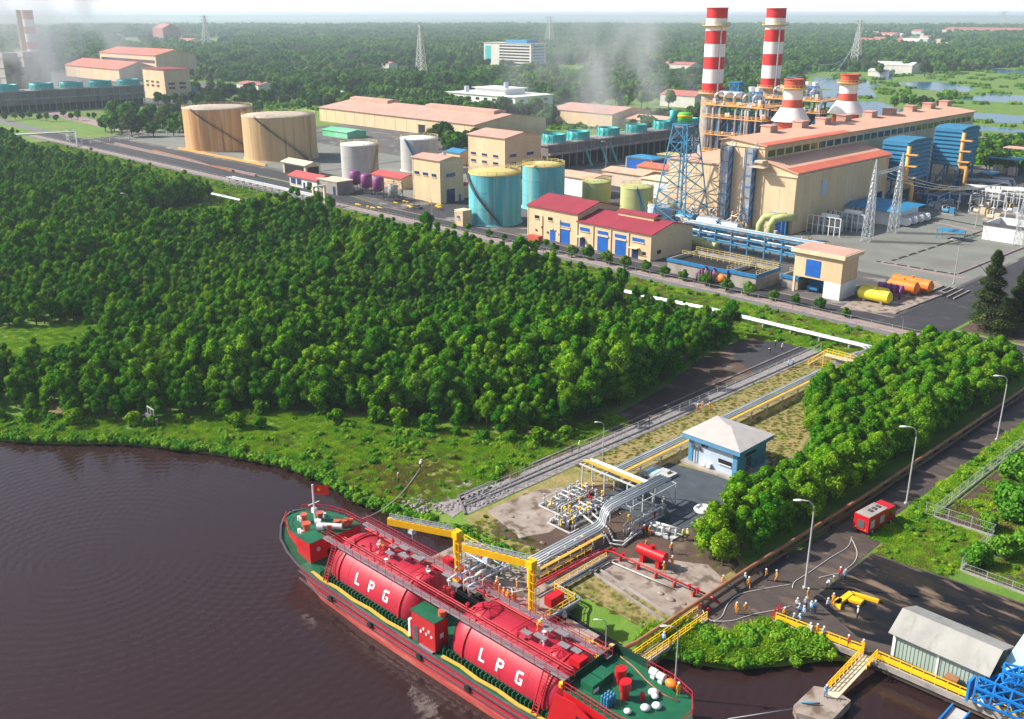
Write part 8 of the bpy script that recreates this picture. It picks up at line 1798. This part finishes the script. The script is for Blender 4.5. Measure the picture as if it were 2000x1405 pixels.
for i, (px, py, o_, ps, hm, w_) in enumerate([(1258, 1046, 'red', 'stand', 'white_gloss', 'leftmost behind the white pipe skid'), (1268, 1047, 'orange', 'fwd', 'white_gloss', 'second from left behind the white pipe skid'), (1292, 1047, 'white_all', 'fwd', 'white_gloss', 'third from left behind the white pipe skid'), (1306, 1056, 'navy', 'hips', 'orange', 'with an orange helmet at the right end of the skid'),
     (1333, 1056, 'hivis', 'stand', 'white_gloss', 'left of the pair beside the grove'), (1342, 1054, 'hivis', 'hips', 'white_gloss', 'right of the pair beside the grove'), (1311, 1082, 'orange_dark', 'point', 'white_gloss', 'alone between the skid and the red vessel'), (1260, 1077, 'orange', 'fwd', 'orange', 'in front of the white skid beside the red vessel'),
     (1312, 1108, 'orange', 'walk', 'white_gloss', 'to the right of the red vessel on pale ground'), (1297, 1120, 'orange', 'fwd', 'white_gloss', 'standing against the red pipe below the vessel')]): person(px, py, o_, ps, i * 67, w_, hm, group=GV)
for i, (px, py, o_, ps, w_) in enumerate([(1410, 1146, 'orange', 'fwd', 'at the upper side of the brown pipe'), (1454, 1142, 'blue', 'stand', 'left of the small pair close to the brown pipe'), (1462, 1150, 'orange', 'walk', 'right of the small pair close to the brown pipe'), (1496, 1134, 'orange_dark', 'walk', 'left of the pair higher on the road'), (1516, 1136, 'orange', 'walk', 'right of the pair higher on the road'),
     (1438, 1200, 'orange', 'stand', 'left of the pair inside the hose loop'), (1455, 1201, 'orange', 'hips', 'right of the pair inside the hose loop')]): person(px, py, o_, ps, 120 + i * 50, w_, group=GR)
D = .34
for i, (px, py, o_, ps, w_) in enumerate([(1531, 1210, 'orange_dark', 'stand', 'farthest left by the red end rail'), (1549, 1222, 'blue', 'stand', 'nearest the rail in the crowd'), (1560, 1223, 'allblue', 'hips', 'just right of the nearest one in the crowd'), (1556, 1192, 'white', 'stand', 'leftmost in the back row of the crowd'), (1561, 1203, 'blue', 'fwd', 'in the middle of the crowd, left'), (1569, 1207, 'allblue', 'stand', 'in the middle of the crowd, right'), (1573, 1190, 'blue', 'hips', 'in the back row, centre'),
     (1577, 1172, 'orange', 'stand', 'topmost of the crowd below the street lamp'), (1583, 1198, 'allblue', 'stand', 'right side of the crowd, left of the last'), (1591, 1197, 'blue', 'stand', 'at the right end of the crowd')]): person(px, py, o_, ps, 30 + i * 61, w_, z=D if px > 1535 else 0, group=GD)
for i, (px, py, o_, ps, w_) in enumerate([(1640, 1130, 'red', 'stand', 'left of two at the edge of the blackened dock'), (1649, 1135, 'blue', 'hips', 'right of two at the edge of the blackened dock'), (1626, 1148, 'hivis', 'stand', 'between the crowd and the two at the black dock'), (1613, 1150, 'white', 'bend', 'bending left of the yellow green vest'), (1626, 1183, 'orange', 'fwd', 'at the bent end of the yellow arm'), (1616, 1192, 'white', 'stand', 'in white left of the yellow arm'),
     (1674, 1208, 'white', 'stand', 'alone in front of the yellow arm'), (1583, 1240, 'white_all', 'fwd', 'leftmost of three leaning on the yellow rail'), (1595, 1243, 'orange', 'stand', 'middle of three leaning on the yellow rail'), (1607, 1248, 'white', 'stand', 'rightmost of three leaning on the yellow rail'), (1655, 1265, 'red', 'stand', 'behind the yellow rail left of the gangway'), (1684, 1274, 'orange', 'hips', 'at the head of the gangway')]): person(px, py, o_, ps, 10 + i * 47, w_, z=D, group='people spread over the dock')
person(1612, 1362, 'allblue', 'fwd', 40, 'standing on the concrete dolphin', z=-.3)
for i, (x, y, o_, ps, w_) in enumerate([(-78.6, 74.6, 'orange', 'stand', 'leftmost of the jetty crew'), (-78.0, 73.8, 'orange', 'hips', 'second from left in the jetty crew'), (-77.2, 73.6, 'orange', 'fwd', 'third from left in the jetty crew'), (-76.2, 73.4, 'orange', 'stand', 'fourth in the jetty crew'), (-75.4, 73.3, 'orange', 'bend', 'bending in the middle of the jetty crew'), (-74.7, 73.6, 'orange', 'stand', 'rightmost of the jetty crew'), (-76.4, 76.0, 'orange', 'walk', 'behind the others beside the grey hose')]): person(0, 0, o_, ps, i * 55, w_, group=GJ, xyz=(x, y, .25))
person(0, 0, 'white', 'stand', 40, 'standing on the mooring block behind the ship', xyz=(-67.4, 75.2, .15))
person(0, 0, 'allblue', 'walk', 180, 'walking over the yellow footbridge', xyz=(-56.3, 80.2, .3))
def onship(lx, ly, lz):
    a = rad(1.7); return (-75.5 + lx * math.cos(a) - ly * math.sin(a), 63.7 + lx * math.sin(a) + ly * math.cos(a), lz)
for i, (p, o_, ps, w_) in enumerate([((-11.8, 0, 7.0), 'orange', 'bend', 'on the ship near the forward valves'), ((-.3, 1.6, 7.0), 'orange', 'fwd', 'amidships on the ship between the tanks'), ((13.6, .6, 7.0), 'orange', 'bend', 'on the ship beside the after valves'), ((30.2, 3.2, 6.03), 'orange', 'stand', 'at the stern rail of the ship'), ((22.0, -4.6, 2.0), 'allblue', 'stand', 'down on the port side deck near the stern')]): person(0, 0, o_, ps, i * 80, w_, group='crew on the ship', xyz=onship(*p))
print('people', npers)
# ================================================================== VAPOUR OVER THE COOLING TOWERS
def vapour(name, c, r, dens, scale, label):
    m = bpy.data.materials.new(name); m.use_nodes = True; n = m.node_tree; n.nodes.clear(); MATS[name] = m
    o = n.nodes.new('ShaderNodeOutputMaterial'); v = n.nodes.new('ShaderNodeVolumePrincipled'); v.inputs['Color'].default_value = (.86, .88, .92, 1)
    tc = n.nodes.new('ShaderNodeTexCoord'); mp = n.nodes.new('ShaderNodeMapping'); mp.inputs['Scale'].default_value = (1 / scale, 1 / scale, .55 / scale); n.links.new(tc.outputs['Object'], mp.inputs[0])
    nz = n.nodes.new('ShaderNodeTexNoise'); nz.inputs['Scale'].default_value = 1; nz.inputs['Detail'].default_value = 4; nz.inputs['Distortion'].default_value = .6; n.links.new(mp.outputs[0], nz.inputs['Vector'])
    r1 = n.nodes.new('ShaderNodeMapRange'); r1.inputs[1].default_value = .48; r1.inputs[2].default_value = .72; r1.inputs[4].default_value = dens; n.links.new(nz.outputs[0], r1.inputs[0])
    gm = n.nodes.new('ShaderNodeMapping'); gm.inputs['Scale'].default_value = (1 / r[0], 1 / r[1], 1 / r[2]); n.links.new(tc.outputs['Object'], gm.inputs[0])
    ln = n.nodes.new('ShaderNodeVectorMath'); ln.operation = 'LENGTH'; n.links.new(gm.outputs[0], ln.inputs[0])
    r2 = n.nodes.new('ShaderNodeMapRange'); r2.inputs[1].default_value = 1.0; r2.inputs[2].default_value = .35; n.links.new(ln.outputs['Value'], r2.inputs[0])
    mu = n.nodes.new('ShaderNodeMath'); mu.operation = 'MULTIPLY'; n.links.new(r1.outputs[0], mu.inputs[0]); n.links.new(r2.outputs[0], mu.inputs[1]); n.links.new(mu.outputs[0], v.inputs['Density']); n.links.new(v.outputs[0], o.inputs['Volume'])
    t = M(); t.sph(c, 1, 24, 14, r); ob = t.obj(name, name, None, c); ob['kind'] = 'stuff'; ob['label'] = label; m.cycles.volume_step_rate = .5; return ob
vapour('vapour', (-335, 400, 40), (34, 85, 40), .045, 20, 'thin grey vapour rising from the teal fans of the right cooling tower')
vapour('vapour', (-830, 300, 62), (60, 120, 66), .05, 32, 'thin grey vapour drifting from the left cooling tower across the hazy chimney')
# ================================================================== AIR
hb = M(); hb.box(-15000, 8000, -850, 15000, -4.5, 90)
hz_m = bpy.data.materials.new('haze_air'); hz_m.use_nodes = True; n = hz_m.node_tree; n.nodes.clear()
o_m = n.nodes.new('ShaderNodeOutputMaterial'); vp = n.nodes.new('ShaderNodeVolumePrincipled')
vp.inputs['Color'].default_value = (.74, .89, 1.0, 1); vp.inputs['Density'].default_value = .00013; vp.inputs['Anisotropy'].default_value = .2
n.links.new(vp.outputs[0], o_m.inputs['Volume']); MATS['haze_air'] = hz_m
ho = hb.obj('haze', 'haze_air'); ho['kind'] = 'stuff'; ho['label'] = 'pale blue haze lying over the distant woodland'
for o in bpy.data.objects:
    if '_w' in o: del o['_w']
